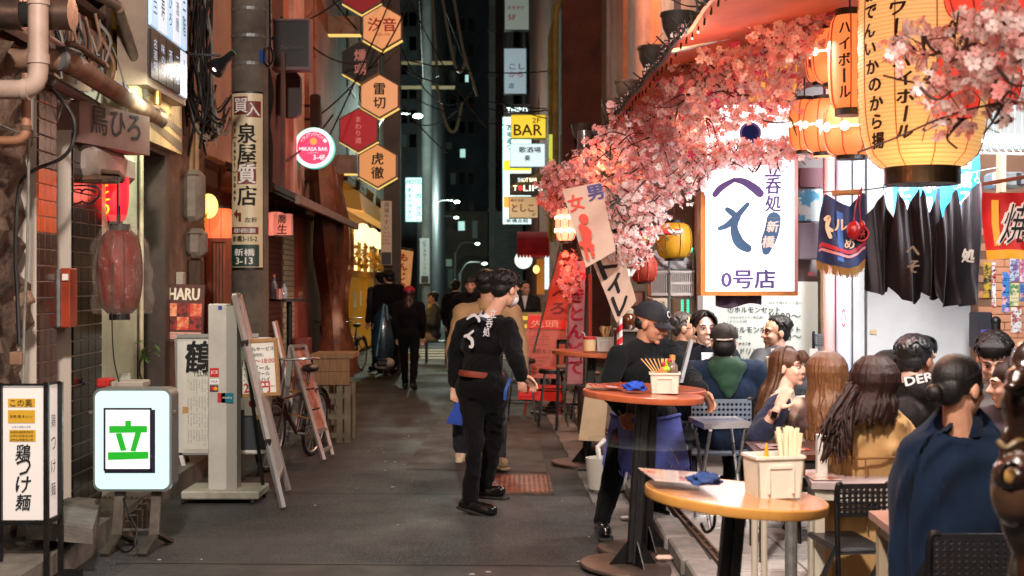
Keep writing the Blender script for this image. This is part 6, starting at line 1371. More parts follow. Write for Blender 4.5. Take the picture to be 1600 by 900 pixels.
m=MB(); m.surf(lambda a,b:P(962+22*a,420+22*b,9.66+.02*math.sin(a*7)),6,4); m.build('paper_flag',whitep,t); m=MB(); m.surf(lambda a,b:P(966+12*a,428+7*b,9.64+.02*math.sin(a*7)),6,2); m.build('flag_mark',redp,t)
# banners down the terrace
ct=M('cloth_toilet','#d9c4b4',.7,c2='#cfb4a2',sc=2,tw=.3)
t,fn,W,H=nobori('banner','tilted white toilet banner with a red woman and a blue man','' or ((878,296),(938,284),(962,392),(916,418)),'',ct,redp,9.0,pole=False)
tb=MB(); tmesh(tb,'女',V((0,0,0)),UX,UZ,.11,.12,bold=.04,mapf=lambda x,y:fn(.25+x/W,.2-y/H,.006)); 
brush(tb,[[(-.01,.0,.03),(.0,-.012,.03)],[(-.02,-.06,.022),(.01,-.12,.03),(.03,-.18,.02)],[(.0,-.06,.012),(.04,-.1,.01),(.03,-.14,.01)],[(-.02,-.18,.02),(.05,-.2,.02)],[(.0,-.2,.012),(.02,-.28,.012)],[(.04,-.2,.012),(.06,-.26,.012)]],fn(.35,.42,.0)+V((0,-.01,0)),UX,UZ); tb.build('lettering',M('toilet_red','#c93a24',.6),t)
tb=MB(); tmesh(tb,'男',V((0,0,0)),UX,UZ,.11,.12,bold=.05,mapf=lambda x,y:fn(.8+x/W,.13-y/H,.006)); tb.build('lettering',purplep,t)
t,fn,W,H=nobori('banner','lower white banner reading toilet in black strokes',((924,405),(972,392),(994,470),(964,505)),'',M('cloth_toilet','#d9c4b4'),ink,9.3,pole=False)
tb=MB(); 
for q,ch in enumerate('トイレ'): tmesh(tb,ch,V((0,0,0)),UX,UZ,.13,.15,bold=.06,mapf=lambda x,y,q=q:fn(.42+x/W,.2+.3*q-y/H,.006))
tb.build('lettering',ink,t)
nobori('banner','orange red upright banner with white outlined lettering at the terrace end',((872,395),(905,395),(888,500),(846,500)),'せんべろ',M('cloth_redorange','#d9503a',.6,c2='#a8341f',sc=2,tw=.3),M('banner_maroon','#7d1420',.6),13.6)
nobori('banner','pink upright banner with red lettering beside the steel column',((893,408),(915,408),(910,600),(884,600)),'やきとんどて',M('cloth_pink','#c58a92',.6,c2='#b5767f',sc=2,tw=.3),M('banner_crimson','#b01a3a',.6),12.8)
Y=15.6; t=thing('menu_sign','red and pink standing menu board beyond the stools','menu board',P(853,640,Y)); A,B=P(827,492,Y),P(888,496,Y)
def par(x0,y0,x1,y1,nm,mt_,l=0,th=.03): m=MB(); m.hexa([P(x0-9*((y1-492)/90),y1,Y-l),P(x1-9*((y1-492)/90),y1+2,Y-l),P(x1-9*((y1-492)/90),y1+2,Y-l+th),P(x0-9*((y1-492)/90),y1,Y-l+th),P(x0-9*((y0-492)/90),y0,Y-l),P(x1-9*((y0-492)/90),y0+2,Y-l),P(x1-9*((y0-492)/90),y0+2,Y-l+th),P(x0-9*((y0-492)/90),y0,Y-l+th)]); return m.build(nm,mt_,t)
par(825,490,888,590,'board',M('board_rose','#c0665a',.5,c2='#b05a4e',sc=3)); par(827,493,886,513,'header',M('header_red','#c92a22',.5,em='#c92a22',es=.15),.012,.01)
txt('先頭',M('letter_peach','#e8a890',.6),P(851,506,Y-.02),UX,UZ,t,w=.34,h=.09); txt('焼酎セット',brownp,P(850,548,Y-.01),UX,UZ,t,w=.3); m=MB(); lines(m,P(850,528,Y-.006),UX,UZ,.36,.2,6,3); lines(m,P(846,570,Y-.006),UX,UZ,.36,.22,5,5); m.build('small_print',brownp,t); par(822,600,890,625,'lower_rail',M('header_red','#c92a22'),-.05,.04)
for px in (826,880): m=MB(); m.bar(P(px,590,Y+.04),(P(px,0,Y).x-.05,Y+.1,0),.03); m.build('leg',M('leg_red','#8d2a20',.5),t)
Y=18.5; t=thing('menu_sign','yellow lit menu board behind the red standing board','menu board',P(828,570,Y)); m=MB(); pbox(m,806,488,850,562,Y,.05); m.build('board',M('board_yellowgreen','#8d7d3a',.5,em='#8d7d3a',es=.1),t); m=MB()
for q in range(5):
    for s in range(2): pbox(m,812+17*s,494+13*q,826+17*s,500+13*q,Y-.01,.01)
m.build('price_strip',EM('strip_yellow','#e8d24a',.5),t,kind='stuff'); txt('90円',whiteprint,P(842,532,Y-.02),UX,UZ,t,w=.14); txt('300円',whiteprint,P(842,545,Y-.02),UX,UZ,t,w=.16); m=MB(); m.bar(P(812,562,Y),(P(812,0,Y).x,Y,0),.04); m.bar(P(846,562,Y),(P(846,0,Y).x,Y,0),.04); m.build('legs',blackm,t)
# ------------------------------------------------------------------ clothes line
t=thing('clothes_line','thin line with curtain rings stretched over the terrace','line',P(1400,290,8)); LP=[P(1286,300,8.1),P(1347,297,8.1),P(1400,290,8.1),P(1440,284,8.1),P(1480,281,8.1),P(1527,268,8.1),P(1560,262,8.1)]
m=MB(); m.tube(curve(LP),.004,5); m.build('cord',cable,t)
m=MB(); m.tube([P(1300,302,8.1),P(1346,300,8.1)],.018,8); m.build('rod',wood,t)
cloth=M('apron_brown','#190d10',.6,c2='#0e0709',spec=.25,sc=6,sheen=.5,bump=.1,bsc=200)
def hang(name,label,peaks,botl,mt_,Y=8.1,cat='apron',fold=.045,seed=0,nu=40,nv=34):
    """cloth hung by its peaks [(px,py)], with a bottom line [(px,py)]"""
    def ip(L,q): 
        xs=[L[0][0]+(L[-1][0]-L[0][0])*q]; x=xs[0]
        for (a,b),(c,d) in zip(L,L[1:]):
            if a<=x<=c: u=(x-a)/max(c-a,1e-6); return x,b+(d-b)*u
        return L[-1]
    def fn(a,b):
        x0,y0=ip(peaks,a); x1,y1=ip(botl,a); x=x0+(x1-x0)*b; y=y0+(y1-y0)*b
        d=fold*(.25+b)*math.sin(a*PI*2.3+seed+1.2*math.sin(b*2+seed))+fold*.35*math.sin(a*PI*5+seed*2-b*3)+.03*math.sin(b*4+seed)
        return P(x,y,Y)+V((0,d,0))
    t=thing(name,label,cat,P((botl[0][0]+botl[-1][0])/2,max(p[1] for p in botl),Y)); m=MB(); m.surf(fn,nu,nv); m.build('cloth',mt_,t,smooth=True); return t,fn
AP=[('leftmost dark brown apron on the line',[(1357,335),(1381,303),(1399,345)],[(1352,452),(1372,462),(1390,456)],1),('second dark brown apron on the line, with a cream brush mark',[(1394,350),(1405,297),(1420,328),(1437,294),(1443,330)],[(1386,438),(1406,468),(1436,476),(1441,466)],2),('third dark brown apron on the line with a sharp peak',[(1432,345),(1440,296),(1454,332),(1466,293),(1472,345)],[(1430,450),(1446,462),(1466,470),(1474,462)],3.2),('fourth dark brown apron on the line, hanging lowest',[(1462,352),(1493,295),(1497,330)],[(1460,462),(1480,482),(1502,474)],4),('rightmost dark brown apron on the line reaching the tiled wall',[(1492,345),(1497,322),(1527,284),(1531,296)],[(1490,464),(1506,480),(1527,472),(1531,452)],5)]
for lab,pk,bt_,sd in AP:
    t,fn=hang('apron',lab,pk,bt_,cloth,8.06+.05*(sd%2)+.01*sd,seed=sd,fold=.06)
    if sd in (2,5): 
        tb=MB(); tmesh(tb,'へそ' if sd==2 else '処',fn(.5,.55)-V((0,.075,0)),UX,UZ,.09,.2 if sd==2 else .1,vert=True,bold=.05,shear=.15); tb.build('brush_mark',M('mark_cream','#6d6052',.8),t)
for px,py in ((1381,300),(1405,294),(1437,291),(1466,290),(1493,292),(1527,282)):
    t=thing('hook','small wire hook on the clothes line at '+{1381:'the leftmost apron',1405:'the second apron',1437:'the third apron',1466:'the third and fourth aprons',1493:'the fourth apron',1527:'the rightmost apron'}[px],'hook',P(px,py,8.1)); m=MB(); c=P(px,py,8.1); m.tube([c+V((.014*math.cos(a),0,.014*math.sin(a))) for a in [2*PI*i/12 for i in range(13)]],.003,4,False); m.build('ring',steel,t); m=MB(); m.tube([c+V((0,0,.014)),c+V((0,0,.05))],.004,4); m.build('clip',steel,t)
# happi coat
hpm=M('happi_navy','#1c2f5c',.7,c2='#16244a',sc=6,sheen=.3); 
t,fn=hang('happi_coat','short blue happi coat with red bands and gold fringe on the line','' or [(1284,330),(1290,302),(1318,318),(1330,322),(1350,300),(1354,305)],[(1276,408),(1296,416),(1322,422),(1340,418),(1353,406)],hpm,8.05,'happi coat',.03,1.2)
def strip(t,fn,b0,b1,a0,a1,nm,mt_,l=.008): m=MB(); m.surf(lambda a,b:fn(a0+(a1-a0)*a,b0+(b1-b0)*b)-V((0,l,0)),30,2); m.build(nm,mt_,t,smooth=True)
strip(t,fn,.70,.76,.02,.98,'band',M('happi_red','#a52a38',.7)); strip(t,fn,.78,.82,.02,.98,'band',M('happi_rose','#c58a90',.7)); strip(t,fn,.15,.9,.36,.5,'collar_stripe',M('happi_blue','#2f5fa8',.7))
tb=MB(); brush(tb,[[(-.04,.05,.012),(-.02,.06,.014),(-.03,.0,.012),(-.01,-.06,.012)],[(-.03,.0,.01),(0,-.02,.01)]],fn(.22,.45)-V((0,.035,0)),UX,UZ,0); tmesh(tb,'ル',fn(.43,.35)-V((0,.04,0)),UX,UZ,h=.07,bold=.04); tmesh(tb,'め',fn(.6,.6)-V((0,.04,0)),UX,UZ,h=.06,bold=.04); tb.build('lettering',M('happi_cream','#d9c9a8',.7),t)
m=MB(); c=fn(.88,.55)-V((0,.04,0)); m.lathe([(.05,0),(.05,.001),(.04,.001),(.04,0)],c,20,-UY); m.build('crest',redp,t); txt('祭',redp,c,UX,UZ,t,w=.055)
m=MB(); 
for i in range(70):
    a=(i+.5)/70; p=fn(a,1); m.tube([p+V((0,0,.01)),p+V((.006*math.sin(i*7),0,-.05-.008*math.sin(i*3)))],.0035,3)
m.build('fringe',M('fringe_gold','#9a7b45',.7),t,kind='stuff')
m=MB(); m.ell(P(1334,360,7.95),(.045,.04,.06)); m.ell(P(1347,352,7.95),(.02,.02,.03)); m.tube(curve([P(1334,345,7.95),P(1338,318,8),P(1347,292,8.05),P(1343,318,8),P(1345,345,7.95)]),.004,4); m.build('red_charm',M('charm_red','#a31820',.35,c2='#7a1016',sc=12),smooth=True,label='red knotted charm hanging on the happi coat',cat='charm')
t,fn=hang('flag','red festival flag with outlined black lettering and a yellow hem','' or [(1537,300),(1560,302),(1610,300),(1660,303)],[(1541,406),(1575,404),(1610,408),(1660,404)],M('flag_red','#c8201c',.6,c2='#b01a17',sc=3,tw=.25,em='#c8201c',es=.08),7.7,'flag',.03,.4)
strip(t,fn,.86,1.0,.0,1.0,'hem',M('flag_yellow','#d99c1e',.6,em='#d99c1e',es=.08)); strip(t,fn,.1,.8,.12,.2,'side_band',M('flag_yellow','#d99c1e'))
tb=MB(); tb2=MB(); 
for q,ch in enumerate('焼き'): tmesh(tb,ch,fn(.36+.26*q,.47)-V((0,.03,0)),UX,UZ,w=.15,h=.25,bold=.05,shear=.25); tmesh(tb2,ch,fn(.36+.26*q,.47)-V((0,.04,0)),UX,UZ,w=.14,h=.24,bold=.015,shear=.25)
tb.build('lettering_outline',M('flag_white','#e8dfd6',.6),t); tb2.build('lettering',ink,t)
m=MB(); m.tube([P(1535,288,7.75),P(1660,266,7.75)],.012,8); m.build('rod',M('rod_copper','#a5624a',.4,m=.4),label='copper coloured rod carrying the red flag',cat='rod')
m=MB(); m.surf(lambda a,b:P(1118+72*a,458+20*b+4*math.sin(a*6),8.7+.02*math.sin(a*12)),12,4); m.build('noren',M('noren_plum','#3a2c44',.7),smooth=True,label='plum coloured cloth peeping out below the white shop sign',cat='cloth')
# ------------------------------------------------------------------ cherry blossom garlands
PET=[M('petal_white','#f4eaea',.5,tw=.45),M('petal_pink','#f0bebc',.5,tw=.45),M('petal_rose','#e69a9a',.5,tw=.45),M('petal_magenta','#c93f7a',.5,tw=.4)]
stam=M('stamen','#9a7a2e',.6); twig=M('twig_brown','#3a211a',.7)
def flower(mb,c,n,s,ci,r):
    n=n.normalized(); u=n.orthogonal().normalized(); w_=n.cross(u); a0=r.uniform(0,6.28); mb.cur=ci
    for k in range(5):
        a=a0+2*PI*k/5; d=u*math.cos(a)+w_*math.sin(a); e=w_*math.cos(a)-u*math.sin(a); q=s*r.uniform(.85,1.1); cu=r.uniform(.15,.45)
        mb.add([c, c+d*q*.55+e*q*.36+n*q*cu*.45, c+d*q+e*q*.2+n*q*cu, c+d*q*.86+n*q*cu*.8, c+d*q-e*q*.2+n*q*cu, c+d*q*.55-e*q*.36+n*q*cu*.45],[(0,1,2,3),(0,3,4,5)])
    mb.cur=4; mb.lathe([(s*.13,0),(s*.1,s*.16),(.0001,s*.2)],c+n*s*.05,5,n); mb.cur=0
FP={}
def fproto(ci):
    if ci not in FP:
        FP[ci]=[]
        for v in range(3):
            mb=MB(); flower(mb,V((0,0,0)),V((0,0,1)),.026,ci,random.Random(ci*7+v)); FP[ci].append(mb.mesh('blossom',PET+[stam]))
    return FP[ci]
def garland(label,ells,n,wts,nind,seed,fs=.026,ntw=60):
    """ells: (px,py,rx,ry,Y,dY) regions of the garland in space"""
    r=random.Random(seed); t=thing('blossom_garland',label,'garland',P(ells[0][0],ells[0][1]+ells[0][3],ells[0][4])); area=[e[2]*e[3] for e in ells]; mb=MB(); tw_=MB(); cols=[0]*wts[0]+[1]*wts[1]+[2]*wts[2]+[3]*wts[3]
    spine=[]
    for e in ells: spine.append(P(e[0],e[1],e[4]))
    pts=[]
    while len(pts)<n:
        e=r.choices(ells,area)[0]; a=r.uniform(0,2*PI); q=math.sqrt(r.random())*(1+.12*math.sin(a*5+seed)+.1*math.sin(a*9+seed*2))
        pts.append((P(e[0]+e[2]*q*math.cos(a),e[1]+e[3]*q*math.sin(a),e[4]+r.uniform(-1,1)*e[5]),e))
    nt_=0
    for i in range(ntw):   # twigs: from a point through the spray, flowers gather on them
        p,e=pts[r.randrange(n)]; k=e[4]/FX; d=V((r.uniform(-1,1)*e[2]*k,r.uniform(-.5,.5)*e[5],r.uniform(-1,.5)*e[3]*k))*.7
        q=p+d; md=(p+q)/2+V((0,0,r.uniform(-.05,.05))); tw_.tube(curve([p,md,q],4),[.006]*4+[.004]*4+[.0025],4)
        for j in range(3): s0=p.lerp(q,.3+.25*j); tw_.tube([s0,s0+V((r.uniform(-1,1),r.uniform(-1,1),r.uniform(-1,1)))*.07],.002,3)
    tw_.build('twig',twig,t,kind='stuff',smooth=True)
    idx=set(sorted(range(n),key=lambda i:pts[i][0].y+r.uniform(0,.25))[:nind])
    for i,(p,e) in enumerate(pts):
        ci=r.choice(cols); nn=V((r.uniform(-1,1),r.uniform(-1.3,.5),r.uniform(-1,.7)))
        if i in idx:
            o=bpy.data.objects.new('blossom',r.choice(fproto(ci))); COL.objects.link(o); o.parent=t; o.location=p-wo(t); o.rotation_euler=nn.to_track_quat('Z','Y').to_euler(); s=fs/.026*r.uniform(.85,1.2); o.scale=(s,s,s)
        else: flower(mb,p,nn,fs*r.uniform(.8,1.2),ci,r)
    mb.build('blossoms',PET+[stam],t,kind='stuff')
garland('broad pink blossom garland under the top of the canopy',[(1180,60,110,62,7.4,.35),(1100,120,70,55,7.9,.35),(1160,140,95,60,7.7,.3),(1240,40,70,52,7.0,.3),(1060,110,40,50,8.3,.3),(1075,170,50,40,8.2,.3),(1205,20,70,40,7.0,.3)],2700,[4,5,2,1],170,11,.027,70)
garland('dense coral pink blossom garland along the middle of the canopy edge',[(1010,200,75,50,9.6,.4),(960,250,60,50,10.4,.4),(1050,240,50,60,9.2,.4),(1040,180,55,45,9.2,.4),(1000,280,60,40,9.9,.4),(915,262,36,30,11,.4)],1900,[2,6,4,0],100,12,.027,80)
garland('orange lit blossom clump at the far end of the canopy',[(880,280,38,28,12.2,.35),(862,305,20,28,12.4,.3),(905,300,25,40,12.0,.3),(890,430,14,40,12.6,.2)],700,[0,3,7,0],40,13,.03,40)
garland('white pink blossom clump hanging over the toilet banner',[(960,325,50,34,9.6,.3),(1010,345,36,28,9.5,.3),(950,388,26,20,9.6,.2),(975,385,36,24,9.5,.25),(1010,310,46,30,9.6,.3),(990,392,30,26,9.3,.15)],900,[5,6,1,0],80,14,.026,60)
garland('horizontal blossom garland stretched across the white shop sign',[(1110,245,34,22,8.3,.15),(1150,240,36,24,8.25,.15),(1190,238,40,22,8.2,.15),(1230,232,34,18,8.1,.15),(1085,262,26,36,8.4,.2),(1262,236,22,13,8.0,.1)],620,[5,5,2,0],90,15,.027,70)
garland('pale lilac blossom tuft at the left edge of the white shop sign',[(1082,200,24,60,8.35,.2),(1090,150,28,36,8.2,.2),(1060,300,28,24,8.9,.2),(1110,185,14,30,8.2,.1)],360,[7,3,1,1],40,16,.027,30)
garland('nearest blossom garland blurred across the big yellow lantern',[(1470,95,70,52,4.3,.25),(1540,70,75,60,4.1,.25),(1590,120,50,70,4.0,.25),(1500,150,70,36,4.3,.2),(1560,40,60,40,4.2,.2),(1440,60,50,26,4.5,.2),(1480,200,40,14,4.4,.1),(1400,80,40,18,4.6,.15),(1590,40,40,40,4.0,.2)],620,[5,5,1,0],150,17,.021,34)
t=thing('blossom_branch','bare dark branch of the nearest blossom garland over the lantern','branch',P(1540,110,4.3)); m=MB()
for pts in ([(1610,85,4.1),(1560,110,4.2),(1500,120,4.3),(1440,130,4.4),(1380,118,4.5)],[(1610,160,4.1),(1540,165,4.2),(1470,185,4.3),(1400,215,4.4),(1340,238,4.5)],[(1610,60,4.1),(1520,40,4.2),(1440,70,4.4)],[(1500,190,4.3),(1480,215,4.35),(1496,232,4.35)]): m.tube(curve([P(*p) for p in pts]),[.007]*5+[.004]*(5*(len(pts)-2)+1) if len(pts)>2 else .005,5)
m.build('limb',twig,t,smooth=True)
# ------------------------------------------------------------------ round high tables
topo=M('table_orange','#b8623e',.3,c2='#a45232',sc=3,st=(1,6,1),coat=.3); topt=M('table_tan','#b98550',.25,c2='#a87440',sc=3,st=(1,6,1),coat=.4); edget=M('edge_tan','#c08a45',.4,c2='#ad7838',sc=6)
clearp=M('clear_shelf','#8d9894',.05,alpha=.07,spec=.8)
def rtable(label,px,py,Y,D,base_z,topm,edgem,tilt=.06,shelf=True,group='round high tables',lean=0):
    c=P(px,py,Y); h=c.z-base_z; t=thing('high_table',label,'table',(0,0,0),group); r=D/2
    MB().lathe([(.0001,h-.001),(r-.004,h),(r-.004,h-.002),(.0001,h-.004)],(0,0,0),48).build('tabletop',topm,t); MB().lathe([(.0001,h-.036),(r-.003,h-.036),(r,h-.03),(r,h-.004),(r-.004,h+.0006),(r-.01,h-.0025)],(0,0,0),48).build('table_edge',edgem,t,smooth=True)
    m=MB(); m.obox((0,0,h/2),UX,UY,UZ,.075,.075,h-.06,.006); 
    m.obox((0,-.045,h/2),UX,UY,UZ,.012,.03,h-.06); m.build('post',black,t)
    for k in range(4):
        a=PI/2*k+.35; d=V((math.cos(a),math.sin(a),0)); n_=V((-d.y,d.x,0)); m=MB(); m.prism([(.03,.02),(.15,.02),(.03,.17)],-n_*.004,d,UZ,n_,.008); m.build('gusset',black,t)
    MB().lathe([(.0001,.024),(r*.86,.018),(r*.88,.01),(r*.88,0),(.0001,0)],(0,0,0),40).build('base_plate',M('base_steel','#5a4c42',.5,m=.5,c2='#3c322b',sc=6),t,smooth=True)
    if shelf:
        MB().lathe([(.05,h*.72),(r*.86,h*.72),(r*.86,h*.72-.012),(.05,h*.72-.012)],(0,0,0),40).build('glass_shelf',clearp,t)
    m=MB(); m.tube(curve([V((-r*.3,-r*.5,h-.04)),V((-r*.3,-r*.5,h-.1)),V((-r*.38,-r*.52,h-.12)),V((-r*.44,-r*.52,h-.09))]),.006,6); m.build('bag_hook',rust,t,smooth=True)
    t.location=(c.x-h*math.sin(tilt),c.y,base_z); t.rotation_euler=(0,tilt,0); WO[t.name]=V(t.location); return t
rtable('nearest round high table with a tan edge, cut by the bottom of the picture',1150,769,4.65,.66,.03,topt,edgett:=edget,.09,False)
rtable('round high table with an orange top holding the blue cloth before the capped waiter',1005,613,7.3,.69,.006,topo,topo,.06)
rtable('round high table right behind the one with the blue cloth',1018,605,7.75,.66,.006,topo,topo,.04)
rtable('round high table with a grey top beyond the red topped stool',868,527,16,.66,.0,M('table_grey','#57554c',.4,c2='#45433b',sc=3),M('edge_grey','#4d4a40',.5),.03)
rtable('round high table with the red lidded jar, left of the capped waiter',925,549,11.5,.72,.0,topo,topo,.05)
# white condiment boxes and what stands in them
wb_=M('bin_white','#cfccbf',.4,c2='#c2bfb1',sc=6)
def bin_(label,x0,y0,x1,y1,Y,d,rot=0,rib=True,back=None):
    t=thing('condiment_box',label,'box',P((x0+x1)/2,y1,Y),'white condiment boxes'); w=(x1-x0)*Y/FX; h=(y1-y0)*Y/FX; o=wo(t); wt=w*.5; wb=w*.5*.9; w_=.006
    def wall(p,q,r_,s,n): return MB().hexa([p,q,q+n,p+n,s,r_,r_+n,s+n])
    A=[V((-wb,0,0)),V((wb,0,0)),V((wb,d*.95,0)),V((-wb,d*.95,0))]; B=[V((-wt,-.01,h)),V((wt,-.01,h)),V((wt,d,h)),V((-wt,d,h))]; m=MB()
    for i in range(4):
        j=(i+1)%4; n=(B[(i+2)%4]-B[j]).normalized()*w_; m.hexa([o+x for x in (A[i],A[j],A[j]+n,A[i]+n,B[i],B[j],B[j]+n,B[i]+n)])
    m.hexa([o+x for x in (A[0],A[1],A[2],A[3],A[0]+V((0,0,w_)),A[1]+V((0,0,w_)),A[2]+V((0,0,w_)),A[3]+V((0,0,w_)))]); m.build('box_shell',wb_,t)
    m=MB(); 
    for i in range(4): m.bar(o+B[i],o+B[(i+1)%4],.012,.01)
    m.build('rim',wb_,t)
    m=MB(); c=o+V((.0,-.012,h*.5)); m.obox(c+V((0,.003,h*.28)),UX,UZ,UY,w*.52,h*.1,.006,.001)
    for s in (-1,1): m.obox(c+V((s*w*.26,.003,-.06*h)),UX,UZ,UY,h*.05,h*.62,.005)
    m.build('moulding',wb_,t)
    t.rotation_euler=(0,0,rot); return t,o,w,h
chop=M('chopstick_wood','#c9a46c',.6,c2='#b58d55',sc=9,st=(4,4,1)); paperc=M('chopstick_paper','#d9cdb0',.7,c2='#c7b68f',sc=6)
def sticks(o,n,L,spread,lean,label,mt_,w=.012,seed=1):
    t=thing('chopsticks',label,'chopsticks',o); r=random.Random(seed)
    for i in range(n):
        b=V(o)+V((r.uniform(-spread,spread)*.5,r.uniform(-.02,.03),0)); e=b+V((lean[0]*L+r.uniform(-spread,spread),lean[1]*L+r.uniform(-.02,.02),L*r.uniform(.92,1.05))); m=MB(); m.bar(b,e,w,w*.5); m.build('chopstick',mt_,t)
    return t
t,o,w_,h_=bin_('white condiment box on the nearest table, full of chopsticks',1180,715,1258,779,4.6,.13,.22)
sticks(o+V((.045,.06,.05)),26,.19,.035,(0.02,.05),'thick bundle of paper wrapped chopsticks in the nearest box',paperc,.014,2)
m=MB(); m.lathe([(.03,0),(.034,.045),(.03,.06),(.008,.07),(.006,.1),(.003,.115)],o+V((-.035,.07,.075)),16); m.build('sauce_bottle',M('mustard_yellow','#d9930f',.4),smooth=True,label='yellow mustard bottle with a pointed cap in the nearest box',cat='bottle')
m=MB(); m.obox(o+V((.05,.07,.1)),UX,UY,UZ,.1,.07,.05,.004); m.build('holder',M('holder_wood','#8a5a2c',.6),label='brown wooden chopstick holder inside the nearest box',cat='holder')
t,o,w_,h_=bin_('white condiment box on the table with the blue cloth',1016,584,1062,615,7.25,.12,-.1)
m=MB(); 
t2=thing('chopsticks','flat wooden chopstick pack fanned out of the box by the waiter','chopsticks',o+V((-.05,.05,.1)))
for i in range(7): m=MB(); b=o+V((-.02+.006*i,.05,.07)); m.bar(b,b+V((-.11+.018*i,0,.125)),.016,.006); m.build('chopstick',chop,t2)
m=MB(); m.obox(o+V((-.005,.05,.105)),V((.7,0,-.7)),UY,V((.7,0,.7)),.07,.06,.05,.004); m.build('holder',M('holder_orange','#b5713c',.6),label='small orange wooden holder in the box by the waiter',cat='holder')
bt=thing('sauce_bottle','small dark sauce bottle with a cork coloured cap in the box by the waiter','bottle',o+V((.05,.06,.03))); MB().lathe([(.03,0),(.033,.1),(.03,.125),(.014,.145),(.013,.16)],o+V((.05,.06,.03)),16).build('glass_body',M('sauce_glass','#5a4038',.12,c2='#8a7d74',sc=4,alpha=.85),bt,smooth=True); MB().lathe([(.016,.155),(.017,.185),(.0001,.187)],o+V((.05,.06,.03)),14).build('cap',M('cap_cork','#b98545',.6),bt)
m=MB(); m.ell(o+V((.015,.05,.135)),(.035,.02,.018)); m.tube([o+V((.015,.05,.14)),o+V((.015,.05,.18)),o+V((.035,.05,.17))],.008,6); m.build('toy_plant',M('toy_lime','#8fb81e',.4),smooth=True,label='lime green trinket in the box by the waiter',cat='trinket'); m=MB(); m.ell(o+V((.03,.045,.185)),(.012,.01,.012)); m.ell(o+V((-.003,.04,.165)),(.011,.01,.014)); m.build('toy_flower',M('toy_red','#c92a3a',.4),smooth=True,label='red and pink trinket on top of the green one',cat='trinket')
m=MB(); m.hexa([o+x for x in (V((.085,.02,.06)),V((.105,.02,.06)),V((.105,.09,.06)),V((.085,.09,.06)),V((.15,.02,.31)),V((.165,.02,.3)),V((.165,.09,.3)),V((.15,.09,.31)))]); m.build('menu_card',M('card_clear','#a9b4bb',.12,c2='#8d99a2',sc=5,alpha=.8),label='tall clear menu card leaning out of the box by the waiter',cat='card')
for (px,py,Y,rx,ry,rz,lab) in ((992,606,7.2,.062,.05,.03,'bright blue folded cloth on the table before the waiter'),(1101,751,4.5,.058,.045,.024,'dark blue cloth lump on the nearest table')):
    c=P(px,py,Y)
    def blob(a,b): 
        th=PI*b; ph=2*PI*a; q=1+.16*math.sin(ph*3+th*4)+.1*math.sin(ph*5-th*6)+.05*math.sin(ph*11+th*9); return c+V((rx*q*math.sin(th)*math.cos(ph),ry*q*math.sin(th)*math.sin(ph),rz*(.1+max(-.6,q*math.cos(th)))))
    m=MB(); m.surf(blob,40,22); m.build('cloth',M('cloth_blue' if Y>5 else 'cloth_navy','#1447b8' if Y>5 else '#153a73',.8,c2='#0f3490' if Y>5 else '#0f2a58',sc=20,bump=.3,bsc=150),smooth=True,label=lab,cat='cloth')
lam=M('menu_laminate','#c9b9b4',.08,c2='#b0534a',sc=9,det=3,contrast=(.5,.62),coat=.6)
def sheet(c,U,W,a,b,label,mt_=None,name='menu_sheet'): MB().obox(c,U,W,UZ,a,b,.003).build(name,mt_ or lam,label=label,cat='menu')
sheet(P(1065,756,4.62)+V((0,.1,.012)),V((.97,.1,-.085)).normalized(),V((-.1,.97,0)).normalized(),.24,.3,'laminated menu lying on the nearest table'); sheet(P(948,605,7.3)+V((0,.05,.006)),V((1,.1,-.06)).normalized(),V((-.1,1,0)).normalized(),.2,.2,'red edged menu on the table with the blue cloth',M('menu_red','#a8402c',.2,c2='#c9b9b4',sc=6,contrast=(.55,.62)))
# on the tables farther back
t,o,w_,h_=bin_('white condiment box on the table with the red lidded jar',932,528,960,549,11.4,.12); sticks(o+V((-.0,.05,.06)),14,.16,.05,(0,0),'bunch of loose chopsticks in a round pot behind the waiter',chop,.012,5)
t=thing('sauce_jar','cream jar with a red lid and a straw on the table left of the waiter','jar',P(921,547,11.3)); MB().lathe([(.05,0),(.055,.03),(.055,.1),(.045,.105)],P(921,548,11.3),18).build('jar_body',M('jar_cream','#d9b98a',.3),t,smooth=True); MB().lathe([(.056,.1),(.056,.125),(.0001,.127)],P(921,548,11.3),18).build('lid',redp,t); m=MB(); m.tube(curve([P(915,529,11.3),P(913,521,11.3),P(909,519,11.3)]),.004,5); m.build('straw',white,t)
t,o,w_,h_=bin_('white condiment box on the grey topped table',877,507,901,525,15.9,.14); sticks(o+V((-.03,.05,.06)),8,.17,.03,(0,0),'chopsticks standing in the box on the grey topped table',chop,.014,6)
m=MB(); m.lathe([(.03,0),(.03,.13),(.012,.16),(.012,.2)],o+V((.05,.05,.06)),12); m.build('sauce_bottle',M('bottle_lime','#7fae2a',.3),smooth=True,label='green bottle in the box on the grey topped table',cat='bottle')
m=MB(); m.lathe([(.03,0),(.03,.11),(.012,.14)],o+V((-.05,.05,.05)),12); m.build('sauce_bottle',M('bottle_dark','#3a1512',.3),smooth=True,label='dark red bottle in the box on the grey topped table',cat='bottle')
m=MB(); m.obox(P(846,522,15.8),UX,UY,UZ,.2,.2,.02); m.build('tray',whitep,label='pale tray on the left of the grey topped table',cat='tray')
